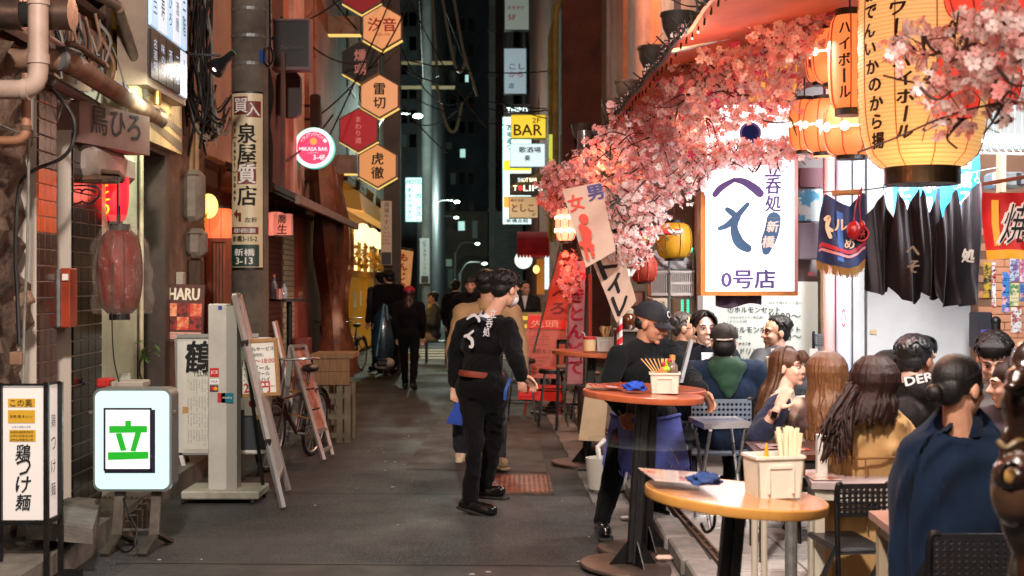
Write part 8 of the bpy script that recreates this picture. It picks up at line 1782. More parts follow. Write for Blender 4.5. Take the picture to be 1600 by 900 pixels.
def capmesh(t,hc,fr,s,mt_,brim=True,back=False,label=None):
    F,R,U=fr; p=lambda r,f,u:V(hc)+(R*r+F*f+U*u)*s; RR=(R,F,U); m=MB()
    m.surf(lambda a,b:p(.092*math.sin(PI/2*(1-b)*1.0+0)*math.cos(2*PI*a)*1.0,-.012+.112*math.sin(PI/2*(1-b))*math.sin(2*PI*a),.035+.1*math.cos(PI/2*(1-b))**.8),30,10); o=m.build('cap',mt_,t,smooth=True)
    if label: o['label']=label
    m=MB()
    for k in range(6): a=2*PI*k/6; m.tube([p(.094*math.sin(e)*math.cos(a),-.012+.114*math.sin(e)*math.sin(a),.036+.1*max(0,math.cos(e))**.8) for e in [PI/2*i/8 for i in range(9)]],.0016*s,4,False)
    m.ell(p(0,-.012,.137),(.008*s,.008*s,.005*s)); m.build('cap_seam',mt_,o)
    if brim:
        d=-1 if back else 1; m=MB()
        def br(a,b): x=(a-.5)*2; return p(.083*x*(1-.12*b),d*(.07*math.sqrt(max(0,1-x*x*.8))+.0+b*.078*math.sqrt(max(.05,1-x*x*.75)))+.012*d,.036-.018*b-.016*x*x)
        m.surf(br,14,6); m.surf(lambda a,b:br(1-a,b)-U*.005*s,14,6); m.build('brim',mt_,o,smooth=True)
    return o
def mid(a,b,q=.5): return V(a).lerp(V(b),q)
blk=M('cloth_black','#0b0b0d',.9,c2='#070708',spec=.15,sc=6,sheen=.3,bump=.12,bsc=180); blk2=M('trouser_black','#0a0a0b',.9,c2='#060607',spec=.15,sc=6,sheen=.25,bump=.12,bsc=180); shoeb=M('shoe_black','#0f0d0d',.25,coat=.3)
def onback(t,c,U_,W_,N_): pass
def loft(t,name,out,Y,mat,dr=.62,dmax=.19,wr=.014,seed=1,nu=90,nv=70,shift=0):
    """a coat body from its outline: rows of (y, x0, x1) in the photograph at depth Y, with folds"""
    rg=random.Random(seed); F_=[(rg.uniform(2,5),rg.uniform(-4,4),rg.uniform(0,6.3),rg.uniform(.4,1)) for _ in range(6)]+[(rg.uniform(5,10),rg.uniform(-9,9),rg.uniform(0,6.3),rg.uniform(.3,.7)) for _ in range(6)]
    def row(b):
        q=b*(len(out)-1); i=min(int(q),len(out)-2); u=q-i; p0,p1,p2,p3=out[max(i-1,0)],out[i],out[i+1],out[min(i+2,len(out)-1)]
        return [.5*((2*p1[k])+(p2[k]-p0[k])*u+(2*p0[k]-5*p1[k]+4*p2[k]-p3[k])*u*u+(3*p1[k]-p0[k]-3*p2[k]+p3[k])*u**3) for k in range(3)]
    def fn(a,b):
        y,x0,x1=row(b); c=P((x0+x1)/2,y,Y); rx=(x1-x0)/2*Y/FX; ry=min(rx*dr,dmax); an=2*PI*a; f=0
        for fa,fb,ph,am in F_: f+=am*(1-2*abs(math.sin(an*round(fa)/2+b*fb+ph))**.8)
        f*=wr*min(1,b*4+.1)*.3; f=.045*math.tanh(f/.045)
        for a0 in (PI+.78,2*PI-.78): f-=.03*min(1,max(0,b*5-1))*math.exp(-((an-a0-.12*math.sin(b*5))/.07)**2)
        f+=.010*math.sin(b*26+an*5+2*math.sin(an*3))*min(1,b*3)*max(0,math.sin(b*3.1)); ca,sa=math.cos(an),math.sin(an); n_=.8
        return c+V((math.copysign(abs(ca)**n_,ca)*(rx+f*.35),math.copysign(abs(sa)**n_,sa)*(ry+f)+shift*b,0))
    m=MB(); m.surf(fn,nu,nv); m.build(name,mat,t,smooth=True); return fn
# 1 ------------- masked waiter
Y=9.1
J=dict(h=P(790,453,9.05),sl=P(727,512,9.2),sr=P(795,512,8.95),el=P(712,556,9.25),er=P(806,562,8.8),wl=P(712,600,9.2),wr=P(815,588,8.85),hl=P(733,606,9.12),hr=P(772,606,9.0),kl=P(744,694,9.0),kr=P(770,690,9.3),al=P(733,784,9.03),ar=P(757,764,9.4),tl=P(770,796,8.95),tr=P(783,766,9.3))
t,fr=person('waiter in a black sweatshirt with white brush lettering, mask and plaid collar walking away',J,(.72,.62,-.22),1.0,0,blk,.03,blk2,shoeb,'black',facef=False,wr=.012,seed=3,hands={'r':((.75,.2,-.5),(0,-.5,-.8),.7)},legr=1.04)
hairshort(t,J['h'],fr,1.0,hairm['black'],1.1,seed=3,puff=.4)
F,R,U=fr; hc=J['h']; p=lambda r,f,u:hc+(R*r+F*f+U*u)
m=MB(); m.ell(p(0,.062,-.05),(.057,.058,.056),(R,F,U),16,12); m.build('face_mask',M('mask_white','#d9dbe0',.6),t,smooth=True); m=MB()
for q in (-1,1): m.tube([p(q*.055,.07,-.03),p(q*.078,.0,.005)],.003,4); m.tube([p(q*.05,.06,-.08),p(q*.078,-.005,-.03)],.003,4)
m.build('mask_strap',white,t)
nb=mid(J['sl'],J['sr']); m=MB(); m.lathe([(.085,0),(.078,.03),(.072,.05),(.068,.05),(.07,.02)],nb+V((.01,0,.045)),20,(hc-nb).normalized()); o=m.build('collar',M('plaid_navy','#222a45',.7,c2='#c9c9d0',sc=30,det=0,contrast=(.48,.52)),t,smooth=True)
hm_=mid(J['hl'],J['hr'])
m=MB(); m.lathe([(.178,-.02),(.182,0),(.178,.02)],hm_+V((0,0,.095)),28,(nb-hm_).normalized(),1.0,.78); m.build('waist_tie',M('tie_rust','#7d2d1c',.7,c2='#65230f',sc=8),t,smooth=True)
bu=(J['sr']-J['sl']).normalized(); bw_=(nb-hm_).normalized(); bn=-(bu.cross(bw_)).normalized(); bn=bu.cross(bw_)
if bn.y>0: bn=-bn
def backcurve(cx,cz):   # lettering follows the rounded back
    def g_(x,y): 
        X=x+cx; return nb+bu*X+bw_*(y+cz)+bn*(.172-.85*X*X-.06*max(0,(y+cz)+.05)**1)
    return g_
wl=M('print_backwhite','#c9c6c9',.7,em='#c9c6c9',es=.05); 
def bstroke(mb,st,g_): 
    tmp=MB(); brush(tmp,st,V((0,0,0)),UX,UZ,0); mb.add([g_(v[0],v[2])+V((0,v[1]-.004,0)) for v in tmp.v],tmp.f)
def bt(px,py):
    X=0; cz=(P(px,py,9.0)-nb).z
    for _ in range(30):
        q=nb+bu*X+bw_*cz+bn*(.172-.85*X*X); e_=(px-800)*q.y/FX-q.x; X=max(-.3,min(.3,X+e_*.8))
    return (X,cz)
k=9.1/FX
mb=MB(); g0=backcurve(0,0); B=lambda L:[(*[a for a in bt(x,y)],w*k) for x,y,w in L]
bstroke(mb,[B([(729,501,1.6),(736,496,2.3),(741,495,2.3)]),B([(741,495,2.0),(746,499,2.4),(748,504,2.2)])],g0)
bstroke(mb,[B([(726,528,2.2),(733,526,2.6)]),B([(739,520,2),(731,528,2.4),(737,533,3),(738,543,2.8),(734,544,2)])],g0); mb.build('brush_print',wl,t)
for ch,px,py,sz in (('立',769,492,.05),('呑',764,507,.05),('処',760,521,.05)):
    cx,cz=bt(px,py); tb=MB(); tmesh(tb,ch,V((0,0,0)),UX,UZ,w=sz,h=sz*1.25,bold=.02,mapf=lambda x,y:backcurve(cx,cz)(x,y)-V((0,.004,0))); tb.build('lettering',wl,t)
m=MB(); m.tube(curve([P(797,592,8.85),P(790,610,8.8),P(789,625,8.8)]),.012,6); m.build('key_lanyard',M('lanyard_blue','#27488d',.5),t)
# 2 ------------- big man in beige behind him
J=dict(h=P(762,446,11.4),sl=P(724,490,11.5),sr=P(800,488,11.4),el=P(708,545,11.4),er=P(812,540,11.3),wl=P(712,590,11.3),wr=P(815,590,11.2),hl=P(735,590,11.4),hr=P(775,590,11.4),kl=P(722,655,11.4),kr=P(778,660,11.2),al=P(720,702,11.7),ar=P(777,718,11.15),tl=P(717,722,11.62),tr=P(788,722,11.0))
t,fr=person('tall man in a beige jacket and grey jeans walking behind the masked waiter',J,(.35,.95,0),1.05,0,M('cloth_beige','#a5805a',.85,c2='#8f6d4a',sc=5,sheen=.3),.035,M('jean_grey','#3f4650',.85,c2='#333942',sc=8,bump=.1,bsc=150),M('sneaker_cream','#c9b89a',.6),'black',vox=.011,facef=False,seed=4,legr=1.15)
hairshort(t,J['h'],fr,1.05,hairm['black'],1.08,seed=5)
m=MB(); nb=mid(J['sl'],J['sr']); m.lathe([(.1,0),(.095,.06),(.085,.09),(.08,.085)],nb+V((0,0,.04)),20); m.build('collar',M('cloth_beige','#a5805a'),t,smooth=True)
m=MB(); m.hexa([P(697,661,11.2),P(722,665,11.2),P(722,665,11.3),P(697,661,11.3),P(714,624,11.2),P(724,626,11.2),P(724,626,11.3),P(714,624,11.3)]); m.build('shopping_bag',M('bag_royal','#1c3f9a',.4,c2='#15327d',sc=6),label='small royal blue bag carried beside the masked waiter',cat='bag')
# 3 ------------- capped waiter
J=dict(h=P(1018,505,8.25),sl=P(1043,548,8.45),sr=P(966,556,8.15),el=P(1078,590,8.2),er=P(948,608,8.15),wl=P(1097,612,7.9),wr=P(972,642,7.95),hl=P(1035,650,8.5),hr=P(985,648,8.35),kl=P(1040,730,8.45),kr=P(960,735,8.25),al=P(1026,795,8.6),ar=P(940,815,8.25),tl=P(1046,808,8.45),tr=P(946,828,8.0))
t,fr=person('waiter in a navy cap, dark sweatshirt and blue apron leaning at the high tables',J,(.82,-.5,-.3),1.04,1,M('sweat_charcoal','#10161a',.92,spec=.15,c2='#0f1315',sc=6,sheen=.35,bump=.1,bsc=180),.024,blk2,shoeb,'black',vox=.008,seed=6,hands={'l':((.6,-.2,-.75),(-.7,-.5,-.3),.7),'r':((.3,-.25,-.9),(.3,-.8,.2),.6)},lidded=True,fat=1.0,wr=.011)
F,R,U=fr; hc=J['h']; cpo=capmesh(t,hc,fr,1.06,M('cap_navy','#101722',.8,c2='#0c121b',sc=9,sheen=.2)); p=lambda r,f,u:hc+(R*r+F*f+U*u)*1.06
m=MB(); c=p(0,.092,.085); m.lathe([(.022,0),(.022,.003),(.0001,.004)],c,18,F*.9+U*.45); m.build('badge',M('badge_white','#cfd3da',.6),cpo); m=MB(); m.lathe([(.015,0.004),(.015,.006),(.008,.006),(.008,.004)],c,16,F*.9+U*.45); m.build('badge_ring',M('cap_navy','#101722'),cpo)
m=MB(); m.ell(p(0,-.05,-.015),(.079,.06,.05),(R,F,U),16,10); m.build('hair',hairm['black'],t,smooth=True)
apm=M('apron_denim','#5a63b0',.8,c2='#474f98',sc=5,bump=.15,bsc=150,sheen=.3)
def apr(a,b):
    A=P(958+102*a,648+4*math.sin(a*3),8.28); x=-.5+a; d=.0; z=A.z-b*(.37-.05*math.sin(a*PI*2+1))
    px=P(955+108*a,0,8.3).x+ (x*.12*b); y=8.17+.32*(2*x)**2*.5+.035*math.sin(a*15+b*3)*b-.03*math.sin(b*2); return V((px,y,z))
m=MB(); m.surf(apr,40,22); m.build('apron',apm,t,smooth=True); m=MB(); m.tube([apr(i/20,0)+V((0,-.008,.0)) for i in range(21)],.012,6); m.build('apron_tie',apm,t)
m=MB()
for i in range(26): a=(i+.5)/26; q=apr(a,1); m.tube([q,q+V((.01*math.sin(i*5),-.01,-.03-.02*math.sin(i*3)**2))],.006,4)
m.build('frayed_hem',M('fray_blue','#5d6ab0',.9),t,kind='stuff'); m=MB(); m.tube(curve([P(1046,700,8.15),P(1056,716,8.1),P(1060,728,8.12),P(1050,730,8.14),P(1044,718,8.14)]),.004,5); m.build('key_chain',steel,t)
# 4 ------------- young man facing us
def seated(hx,hy,Y,shw,shdrop,F,lean=(0,0),dz=.52,kneef=None,s=1.0,armspec=None,rollx=0):
    """joints of a seated person from the head position; F is where the body faces"""
    h=P(hx,hy,Y); f=V(F).normalized(); f=V((f.x,f.y,0)).normalized(); r=f.cross(UZ).normalized(); sm=h-V((0,0,shdrop*s))-V((lean[0],lean[1],0))*.35-f*.02
    hm=V((h.x-lean[0],h.y-lean[1],.53)); J=dict(h=h,sl=sm-r*shw+V((0,0,rollx)),sr=sm+r*shw-V((0,0,rollx)),hl=hm-r*.1,hr=hm+r*.1)
    J['kl']=J['hl']+f*.42-r*.06; J['kr']=J['hr']+f*.42+r*.06; J['kl'].z=J['kr'].z=.56; J['al']=J['kl']-f*.06; J['ar']=J['kr']-f*.06; J['al'].z=J['ar'].z=.17; J['tl']=J['al']+f*.15; J['tr']=J['ar']+f*.15; J['tl'].z=J['tr'].z=.13
    J['el']=J['sl']-r*.06+f*.06-V((0,0,.27*s)); J['er']=J['sr']+r*.06+f*.06-V((0,0,.27*s)); J['wl']=J['el']+f*.23+r*.08+V((0,0,.03)); J['wr']=J['er']+f*.23-r*.08+V((0,0,.03))
    return J
navyj=M('cloth_inkblue','#11121b',.9,spec=.2,c2='#0f1018',sc=6,sheen=.3)
J=seated(1101,514,9.7,.19,.21,(-.05,-1,0)); t,fr=person('smiling young man with parted black hair in a dark jacket over a white shirt',J,(.1,-1,.02),1.02,2,navyj,.03,blk2,shoeb,'black',smile=True,seed=8,vox=.01)
hairshort(t,J['h'],fr,1.03,hairm['black'],1.1,seed=28,puff=.25,fringe=False)
F,R,U=fr; hc=J['h']; p=lambda r,f,u:hc+(R*r+F*f+U*u)*1.02; m=MB(); r_=random.Random(2)
for q in (-1,1):
    for i in range(26): a=r_.random(); m.tube(curve([p(q*.008,.055-.04*a,.13),p(q*(.04+.015*a),.088-.05*a,.105),p(q*(.07+.01*a),.08-.07*a,.06),p(q*(.084-.004*a),.06-.07*a,.015+.02*r_.random())],3),[.008]*6+[.006]*3+[.002],5)
addmesh('fringe',remesh(m,.0042,1,.6,.4),hairm['black'],t)
nb=mid(J['sl'],J['sr']); m=MB(); m.prism([(-.045,.035),(.045,.035),(.05,-.2),(-.05,-.2)],nb+V((0,-.15,0)),UX,UZ,UY,.06); m.build('shirt',M('shirt_white','#d9d9db',.8),t)
for q in (-1,1): m=MB(); m.prism([(q*.05,.1),(q*.1,.06),(q*.095,-.05),(q*.045,-.02)][::q],nb+V((0,-.168,0)),UX,UZ,UY,.02); m.build('lapel',navyj,t)
# 5 man behind with glasses
J=seated(1071,513,10.1,.19,.21,(.8,-.4,0)); t,fr=person('older man with glasses and a black quilted coat half hidden behind the waiter',J,(1,-.25,-.05),1.0,1,blk,.045,None,None,'black',legs=False,vox=.012,seed=9); hairshort(t,J['h'],fr,1.0,M('hair_grizzled','#2b2725',.5,c2='#4d4844',sc=4,st=(60,60,3)),.98,seed=7,fringe=False)
F,R,U=fr; hc=J['h']; m=MB()
for q in (-1,1): m.tube([hc+R*(q*.031+.017*math.cos(a))+F*.1+U*(.0+.013*math.sin(a)) for a in [2*PI*i/12 for i in range(13)]],.002,4,False); m.tube([hc+R*q*.05+F*.095,hc+R*q*.079+U*.006],.002,4)
m.build('glasses',black,t)
# 6 hooded man from behind
nvy=M('cloth_navyblue','#13243a',.92,spec=.2,c2='#0e1b2e',sc=6,sheen=.35,bump=.1,bsc=180)
J=seated(1131,537,8.95,.215,.2,(-.1,1,0)); t,fr=person('man in a navy jacket with a green hood and a dark cap, seen from behind',J,(.12,1,-.02),1.0,0,nvy,.04,M('jean_navy','#1b2c48',.8,c2='#142238',sc=8),shoeb,'black',facef=False,seed=10,vox=.01,fat=1.1,wr=.01)
F,R,U=fr; hc=J['h']; cp_=capmesh(t,hc,fr,1.06,M('cap_brown','#1e1716',.8,c2='#171110',sc=9)); p=lambda r,f,u:hc+(R*r+F*f+U*u)*1.06; m=MB(); m.ell(p(0,-.045,-.02),(.083,.072,.075),(R,F,U),18,12); m.build('hair',hairm['black'],t,smooth=True); m=MB(); m.tube([p(-.05,-.105,.03),p(0,-.126,.028),p(.05,-.105,.034)],.006,6); m.build('cap_lettering',M('print_cream','#cfc9bd',.7),cp_)
gr=M('hood_green','#14402c',.85,c2='#0f3222',sc=6,sheen=.3); nb=mid(J['sl'],J['sr'])
m=MB(); m.lathe([(.105,.02),(.125,.055),(.11,.1),(.085,.12),(.08,.1)],nb,24,UZ,1.05,.95); m.ell(nb+V((.0,-.12,.03)),(.12,.07,.09)); m.ell(nb+V((.0,-.155,-.06)),(.075,.045,.09)); m.cap(nb+V((-.1,-.1,.05)),nb+V((0,-.17,-.14)),.045,.03); m.cap(nb+V((.1,-.1,.05)),nb+V((0,-.17,-.14)),.045,.03); addmesh('hood',remesh(m,.01,3),gr,t,.006,4)
# 7 laughing man in suit
J=seated(1212,520,9.8,.2,.2,(-.9,-.35,0),(-.12,0)); J['sl']=P(1190,560,9.6); J['sr']=P(1246,566,9.95); J['el']=P(1172,592,9.45); J['er']=P(1256,612,9.8); J['wl']=P(1196,600,9.3); J['wr']=P(1215,600,9.5)
t,fr=person('laughing man in a dark suit leaning forward in profile',J,(-1,-.3,.02),1.02,1,M('suit_dark','#131a22',.7,c2='#0f151c',sc=6,sheen=.3),.03,blk2,shoeb,'black',smile=True,seed=12,vox=.011); hairshort(t,J['h'],fr,1.02,hairm['black'],1.03,seed=9,fringe=False)
# 8 woman with watch
J=seated(1234,574,8.0,.155,.2,(.9,-.2,0)); J.update(sl=P(1226,632,8.12),sr=P(1218,634,7.85),er=P(1184,680,7.7),wr=P(1214,640,7.62),el=P(1250,690,8.1),wl=P(1275,690,8.0))
fl=M('fleece_white','#cfc6ba',.95,c2='#b9afa2',sc=40,bump=.6,bsc=120,sheen=.5); flb=M('fleece_navy','#161e3d',.95,c2='#10162e',sc=40,bump=.6,bsc=120,sheen=.5)
t,fr=person('long haired woman in white and navy fleece raising her hand with a watch',J,(.72,-.66,.04),.98,2,fl,.03,M('skirt_dark','#1d1a20',.8),shoeb,'brown',sleeve=.02,seed=13,vox=.008,hands={'r':((.42,-.05,.9),(.75,.55,.1),.22,.22)})
m=MB(); m.cap(J['sr'],J['er'],.085,.08); m.cap(J['er'],mid(J['er'],J['wr'],.35),.08,.06); addmesh('sleeve',remesh(m,.01,3),flb,t,.01,5)
d=(J['wr']-J['er']).normalized(); m=MB(); m.tube([mid(J['er'],J['wr'],.82)-d*.012,mid(J['er'],J['wr'],.82)+d*.012],.033,16); m.build('watch_strap',M('strap_rose','#8d6a5f',.5),t,smooth=True); c=mid(J['er'],J['wr'],.82)+V((-.005,-.034,0)); m=MB(); m.obox(c,V((1,0,-.3)).normalized(),V((.3,0,1)).normalized(),UY,.042,.046,.014,.006); o=m.build('watch_case',M('watch_rose','#a98a84',.3,m=.6),t); m=MB(); m.obox(c-V((0,.008,0)),V((1,0,-.3)).normalized(),V((.3,0,1)).normalized(),UY,.034,.038,.003); m.build('watch_face',M('watch_black','#08080a',.1),o)
hairlong(t,J['h'],fr,1.0,hairm['brown'],.34,seed=14,n=95,spread=1.0,wave=.004,fall=V((-.22,0,-1)).normalized())
F,R,U=fr; hc=J['h']; m=MB(); 
for i in range(13): q=-.05+.1*i/12; m.tube([hc+R*q*.6+F*.085+U*.105,hc+R*q+F*.108+U*.06,hc+R*q*1.1+F*.104+U*.03],[.006,.005,.002],5)
m.build('fringe',hairm['brown'],t,smooth=True)
# 9 wavy brown hair woman from behind
J=seated(1289,588,7.85,.165,.21,(.1,1,0)); t,fr=person('woman with long wavy brown hair and a brown cardigan, seen from behind',J,(-.2,1,0),1.0,2,M('knit_brown','#4b3531',.9,c2='#c0ab97',sc=4,det=2,contrast=(.55,.66),sheen=.4),.03,blk2,shoeb,'brown',facef=False,seed=15,vox=.01); hairlong(t,J['h'],fr,1.16,M('hair_caramel','#7a5230',.42,c2='#4b2f1b',sc=5,st=(40,40,5),bump=.3),.40,wave=.013,seed=16,n=150,spread=1.08)
# 10 tan trench coat woman
tan=M('coat_tan','#a08055',.9,spec=.2,c2='#8d6e46',sc=4,sheen=.3,bump=.08,bsc=160)
J=seated(1367,605,6.2,.18,.22,(.15,1,0)); J['sl']=P(1312,672,6.15); J['sr']=P(1425,672,6.3); J['el']=P(1302,770,6.2); J['er']=P(1440,770,6.3); J['wl']=P(1330,800,6.45); J['wr']=P(1420,800,6.5)
t,fr=person('woman with long straight dark hair in a tan trench coat, seen from behind',J,(.25,1,0),1.02,2,None,.045,blk2,shoeb,'dark',facef=False,seed=17,vox=.0095,arms=False)
loft(t,'trench_coat',[(634,1338,1400),(646,1326,1414),(660,1312,1428),(684,1299,1438),(716,1291,1442),(780,1286,1446),(850,1282,1450),(960,1276,1455)],6.2,tan,.62,.17,.065,5); hairlong(t,J['h'],fr,1.14,hairm['dark'],.21,wave=.003,seed=18,n=150,spread=1.05,fall=V((-.3,0,-1)).normalized())
m=MB(); r_=random.Random(44)
for i in range(80):
    a=P(1330+r_.uniform(-8,16),610+r_.uniform(-14,20),6.12-r_.uniform(0,.04)); e=P(1300+r_.uniform(-24,32),690+r_.uniform(-20,42),5.98+r_.uniform(-.03,.05)); c_=(a+e)/2+V((-.03+r_.uniform(-.02,.03),-.03,.0)); m.tube(curve([a,c_,e],4),[.0065]*4+[.0045]*4+[.001],5)
addmesh('hair_strands',remesh(m,.0036,1,.6,.4),hairm['dark'],t)
nb=mid(J['sl'],J['sr']); m=MB(); m.tube([P(1298,712,6.06),P(1345,717,6.035),P(1425,713,6.06)],.006,6); m.build('yoke_seam',M('seam_brown','#6d4a22',.8),t,smooth=True); m=MB(); m.lathe([(.12,0),(.105,.05),(.09,.075),(.085,.06)],nb+V((.0,0,.04)),24); m.build('collar',tan,t,smooth=True); m=MB(); m.tube([P(1352,716,6.035),P(1353,760,6.03),P(1355,830,6.03)],.004,5); m.build('back_seam',M('seam_brown','#6d4a22'),t); 
# 11 man in slate behind her
J=seated(1398,586,7.4,.19,.2,(.6,-.5,0)); t,fr=person('dark haired guest in a slate jacket half hidden behind the tan coat',J,(.9,.3,0),1.0,2,M('cloth_slate','#3c4850',.8,c2='#323d44',sc=6),.03,None,None,'black',legs=False,seed=19,vox=.012); hairshort(t,J['h'],fr,1.05,hairm['black'],1.08,seed=12)
# 12 jacket with lettering
jk=M('jacket_black','#14171b',.6,c2='#0f1114',sc=6)
J=seated(1434,563,7.2,.2,.2,(.75,.5,0)); J['sl']=P(1400,622,7.35); J['sr']=P(1466,612,7.0)
t,fr=person('man in a black jacket with white letters DER across the shoulder',J,(.9,.55,-.05),1.06,1,jk,.04,None,None,'black',legs=False,facef=False,seed=20,vox=.01); hairshort(t,J['h'],fr,1.08,M('hair_gloss','#111315',.4,c2='#2b2f33',sc=3,st=(50,50,3),spec=.8,bump=.2),1.08,seed=13)
nb=mid(J['sl'],J['sr']); m=MB(); m.lathe([(.1,0),(.1,.05),(.088,.07),(.082,.05)],nb+V((0,0,.05)),22,V((.25,0,1))); m.build('collar',M('collar_peach','#b99a86',.8),t,smooth=True)
U_=V((.96,-.12,.22)).normalized(); W_=V((-.2,.1,.97)).normalized(); m=MB(); m.obox(P(1436,592,6.86),U_,W_,U_.cross(W_),.16,.05,.004); m.build('patch',jk,t); txt('DER',M('patch_white','#d9d6d6',.6),P(1436,592,6.855),U_,W_,t,w=.15,h=.045,bold=.07)
# 13 navy man with bun
nv=M('wool_navy','#0e1e30',.95,c2='#0a1528',sc=5,spec=.15,sheen=.3,bump=.1,bsc=200)
J=seated(1500,606,4.75,.21,.22,(.3,1,0),s=.95); J['sl']=P(1424,700,4.7); J['sr']=P(1572,694,4.85); J['el']=P(1406,830,4.7); J['er']=P(1588,820,4.85); J['wl']=P(1440,870,4.95); J['wr']=P(1560,860,5.05)
t,fr=person('man with slicked black hair in a small bun and a navy woollen jacket',J,(.85,.5,-.05),.96,1,None,.045,blk2,shoeb,'black',facef=True,seed=21,vox=.008,arms=False)
loft(t,'jacket',[(636,1466,1530),(650,1452,1548),(668,1436,1562),(684,1412,1580),(708,1397,1588),(745,1388,1592),(800,1384,1590),(860,1386,1584),(930,1390,1580)],4.82,nv,.66,.2,.08,3)
F,R,U=fr; hc=J['h']; s=.97; p=lambda r,f,u:hc+(R*r+F*f+U*u)*s; m=MB(); RR=(R,F,U); m.ell(p(0,-.02,.042),(.085*s,.105*s,.09*s),RR,22,16); m.ell(p(0,-.075,.0),(.072*s,.05*s,.07*s),RR,16,12); m.ell(p(0,-.145,-.02),(.034*s,.03*s,.034*s),RR,14,10); m.cap(p(0,-.1,-.01),p(0,-.14,-.02),.03*s,.022*s)
r_=random.Random(3)
for i in range(150): a=r_.uniform(-1.3,1.3); st_=p(.085*math.sin(a),.06*math.cos(a)+.0,.05+.05*math.cos(a)); en=p(.02*math.sin(a),-.12,-.01); md=(st_+en)/2+(R*math.sin(a)*.03+U*.035*math.cos(a))*s; m.tube(curve([st_,md,en],4),.0042*s*r_.uniform(.6,1.3),4)
m.cap(p(.074,.03,.02),p(.072,.03,-.02),.008,.006); m.cap(p(-.074,.03,.02),p(-.072,.03,-.02),.008,.006); addmesh('hair',remesh(m,.004,1,.6,.4),M('hair_slick','#0b0a0a',.5,c2='#151312',sc=3,st=(50,50,4),spec=.35,bump=.25),t)
m=MB(); nb=mid(J['sl'],J['sr']); m.lathe([(.08,.0),(.078,.05),(.072,.075),(.066,.06)],nb+V((.012,.02,.04)),24); m.build('collar',nv,t,smooth=True)
# 14 young man looking down
J=seated(1553,562,6.9,.19,.21,(-.3,-1,0)); t,fr=person('young man with tousled black hair looking down beside the tiled wall',J,(-.35,-.85,-.4),1.0,2,M('cloth_grey','#55524f',.8),.03,None,None,'black',legs=False,lidded=True,seed=22,vox=.01); hairshort(t,J['h'],fr,1.02,hairm['black'],1.1,seed=15,puff=.6)
# 15 woman by the statue
J=seated(1578,600,6.4,.16,.2,(-.8,-.5,0)); t,fr=person('woman with dark brown hair half hidden between the navy man and the statue',J,(-.9,.1,-.1),.98,2,M('cloth_plum','#2b2028',.8),.03,None,None,'dark',legs=False,seed=23,vox=.012); hairlong(t,J['h'],fr,1.0,hairm['dark'],.2,seed=24,n=70)
# ------------------------------------------------------------------ people farther down the alley
def walker(label,px,hy,fy,Y,F,cloth,bott,hair='black',step=.1,wd=.19,s=None,shoe=None,topk=.03,arm=0):
    H=(fy-hy)*Y/FX; s=s or H/1.72; ft=ZP(fy,Y); x=P(px,0,Y).x; f=V(F).normalized(); r=f.cross(UZ); o=V((x,Y,max(0,ft)))
    q=lambda a,b,c:o+r*a+f*b+V((0,0,c*s*1.0))
    J=dict(h=q(0,.03,1.58),sl=q(-wd,0,1.38),sr=q(wd,0,1.38),el=q(-wd-.05,-.03,1.1),er=q(wd+.05,-.03,1.1),wl=q(-wd-.03,.08+arm,.86),wr=q(wd+.03,.05+arm,.86),hl=q(-.09,0,.88),hr=q(.09,0,.88),kl=q(-.09,step*.6,.48),kr=q(.09,-step*.3,.48),al=q(-.09,step,.08),ar=q(.09,-step,.1),tl=q(-.1,step+.16,.045),tr=q(.1,-step+.15,.05))
    t,fr=person(label,J,F,s,0,cloth,topk,bott,shoe or shoeb,hair,vox=.018,body_vox=.012,seed=int(px),facef=f.y<.3); return t,fr,J,s
red_cap=M('cap_red','#b01632',.7,c2='#96122a',sc=8)
t,fr,J,s=walker('woman in black with a red cap and long hair walking away down the alley',639,447,607,19.6,(.1,1,0),blk,blk2,'red',.16,.17); capmesh(t,J['h'],fr,s*1.08,red_cap,True); hairlong(t,J['h'],fr,s,hairm['red'],.26,seed=31,n=60)
t,fr,J,s=walker('man in a black coat standing by the yellow shop with his back turned',608,421,583,22,(-.5,.85,0),blk,blk2,'black',.05,.2,topk=.05); hairshort(t,J['h'],fr,s,hairm['black'],1.05,seed=32)
t,fr,J,s=walker('second man in dark clothes standing just left of the black coat',595,424,580,23,(-.6,.8,0),M('cloth_charcoal','#1a191b',.8),blk2,'black',.05,.19); hairshort(t,J['h'],fr,s,hairm['black'],1.05,seed=33)
m=MB(); 
t=thing('folded_parasol','dark shiny folded parasol bag standing beside the black coated man','bag',P(598,560,21.5)); m=MB(); m.lathe([(.16,0),(.2,.3),(.14,.7),(.06,.86),(.0001,.9)],P(598,562,21.4),16,UZ,1,.6); m.build('bag_shell',M('bag_teal','#1f3a4d',.25,c2='#101c26',sc=4,coat=.4),t,smooth=True); m=MB(); m.tube([P(588,556,21.3),P(600,475,21.3),P(604,478,21.3),P(606,500,21.3)],.015,6); m.build('bag_strap',M('strap_cyan','#5d93a8',.4),t)
t,fr,J,s=walker('woman with an orange lit face in dark clothes behind the beige jacket',735,433,600,18.5,(.0,-1,0),blk,blk2,'black',.05,.19); hairshort(t,J['h'],fr,s,hairm['black'],1.08,seed=34)
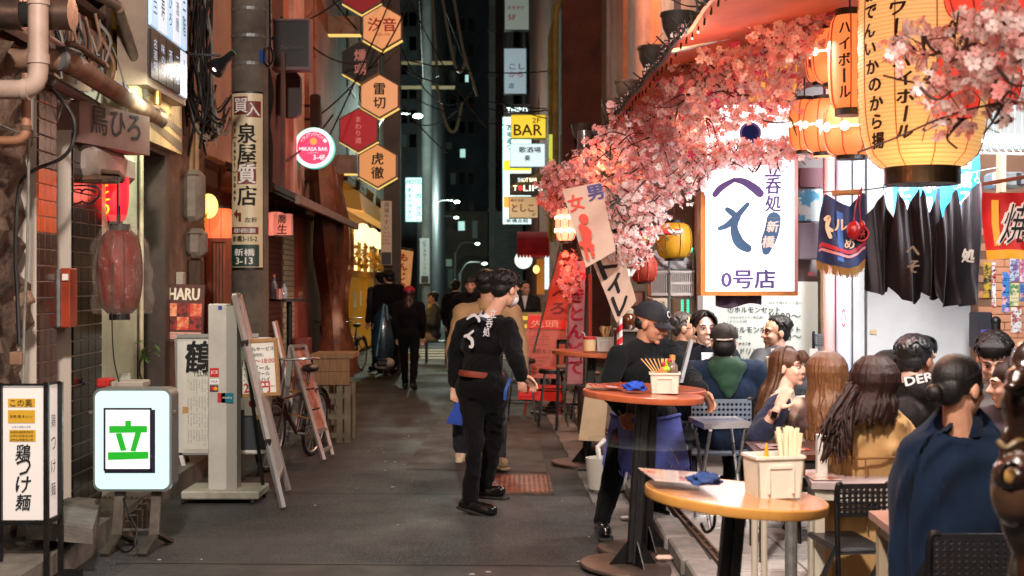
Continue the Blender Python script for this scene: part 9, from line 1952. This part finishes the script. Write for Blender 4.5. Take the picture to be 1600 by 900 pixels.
t,fr,J,s=walker('man in a dark suit standing before the yellow menu board',820,445,600,21.5,(.4,-.9,0),M('suit_ink','#11161c',.7),blk2,'black',.02,.2); hairshort(t,J['h'],fr,s,hairm['black'],1.02,seed=35,fringe=False); m=MB(); nb=mid(J['sl'],J['sr']); m.prism([(-.05,.08),(.05,.08),(0,-.16)],nb+V((0,-.17,0)),UX,UZ,UY,.04); m.build('shirt',M('shirt_white','#d9d9db'),t)
t,fr,J,s=walker('shadowy passer-by in black left of the orange lit face',712,449,590,24,(.2,1,0),blk,blk2,'black',.08,.18); hairshort(t,J['h'],fr,s,hairm['black'],1.02,seed=36)
J=seated(676,467,26,.2,.22,(-1,-.25,0)); 
for k in J: 
    if k not in ('h','sl','sr'): J[k]=J[k]+V((.0,0,0))
t,fr=person('seated man in a quilted grey vest and khaki trousers on a metal chair',J,(-1,-.2,-.1),1.05,1,M('vest_olive','#3a3a34',.6,c2='#2b2b27',sc=4),.06,M('khaki','#a8916a',.8),M('sneaker_khaki','#b0a48a',.6),'black',vox=.018,body_vox=.013,seed=40); hairshort(t,J['h'],fr,1.05,hairm['black'],1.0,seed=37)
m=MB(); nb=mid(J['sl'],J['sr']); m.lathe([(.12,0),(.11,.08),(.09,.1)],nb+V((0,0,.02)),14); m.build('scarf',M('scarf_yellow','#b59a3a',.8,c2='#3a3a34',sc=9,contrast=(.48,.55)),t,smooth=True)
t=thing('street_chair','thin metal chair under the seated man at the alley end','chair',(J['hl'].x+.05,26.1,0)); o=wo(t); m=MB(); m.obox(o+V((0,-.1,.44)),UX,UY,UZ,.45,.45,.03); m.build('seat',blackm,t)
for sx in (-.2,.2):
    for sy in (-.3,.1): m=MB(); m.bar(o+V((sx,sy,0)),o+V((sx,sy,.44 if sx<0 else .85)),.03); m.build('leg',blackm,t)
m=MB(); m.obox(o+V((.2,-.1,.72)),UY,UZ,UX,.4,.25,.02); m.build('backrest',blackm,t)
m=MB(); m.ell(P(600,571,20.5),(.16,.14,.07)); m.ell(P(607,567,20.4),(.1,.1,.08)); m.build('white_bundle',M('bundle_white','#b9ada0',.8,c2='#8f8377',sc=5),smooth=True,label='pale bundle lying on the ground beside the parasol bag',cat='bundle')
m=MB(); pbox(m,588,562,606,572,20.3,.25,.02); m.build('black_case',black,label='small black case on the ground by the pale bundle',cat='case')
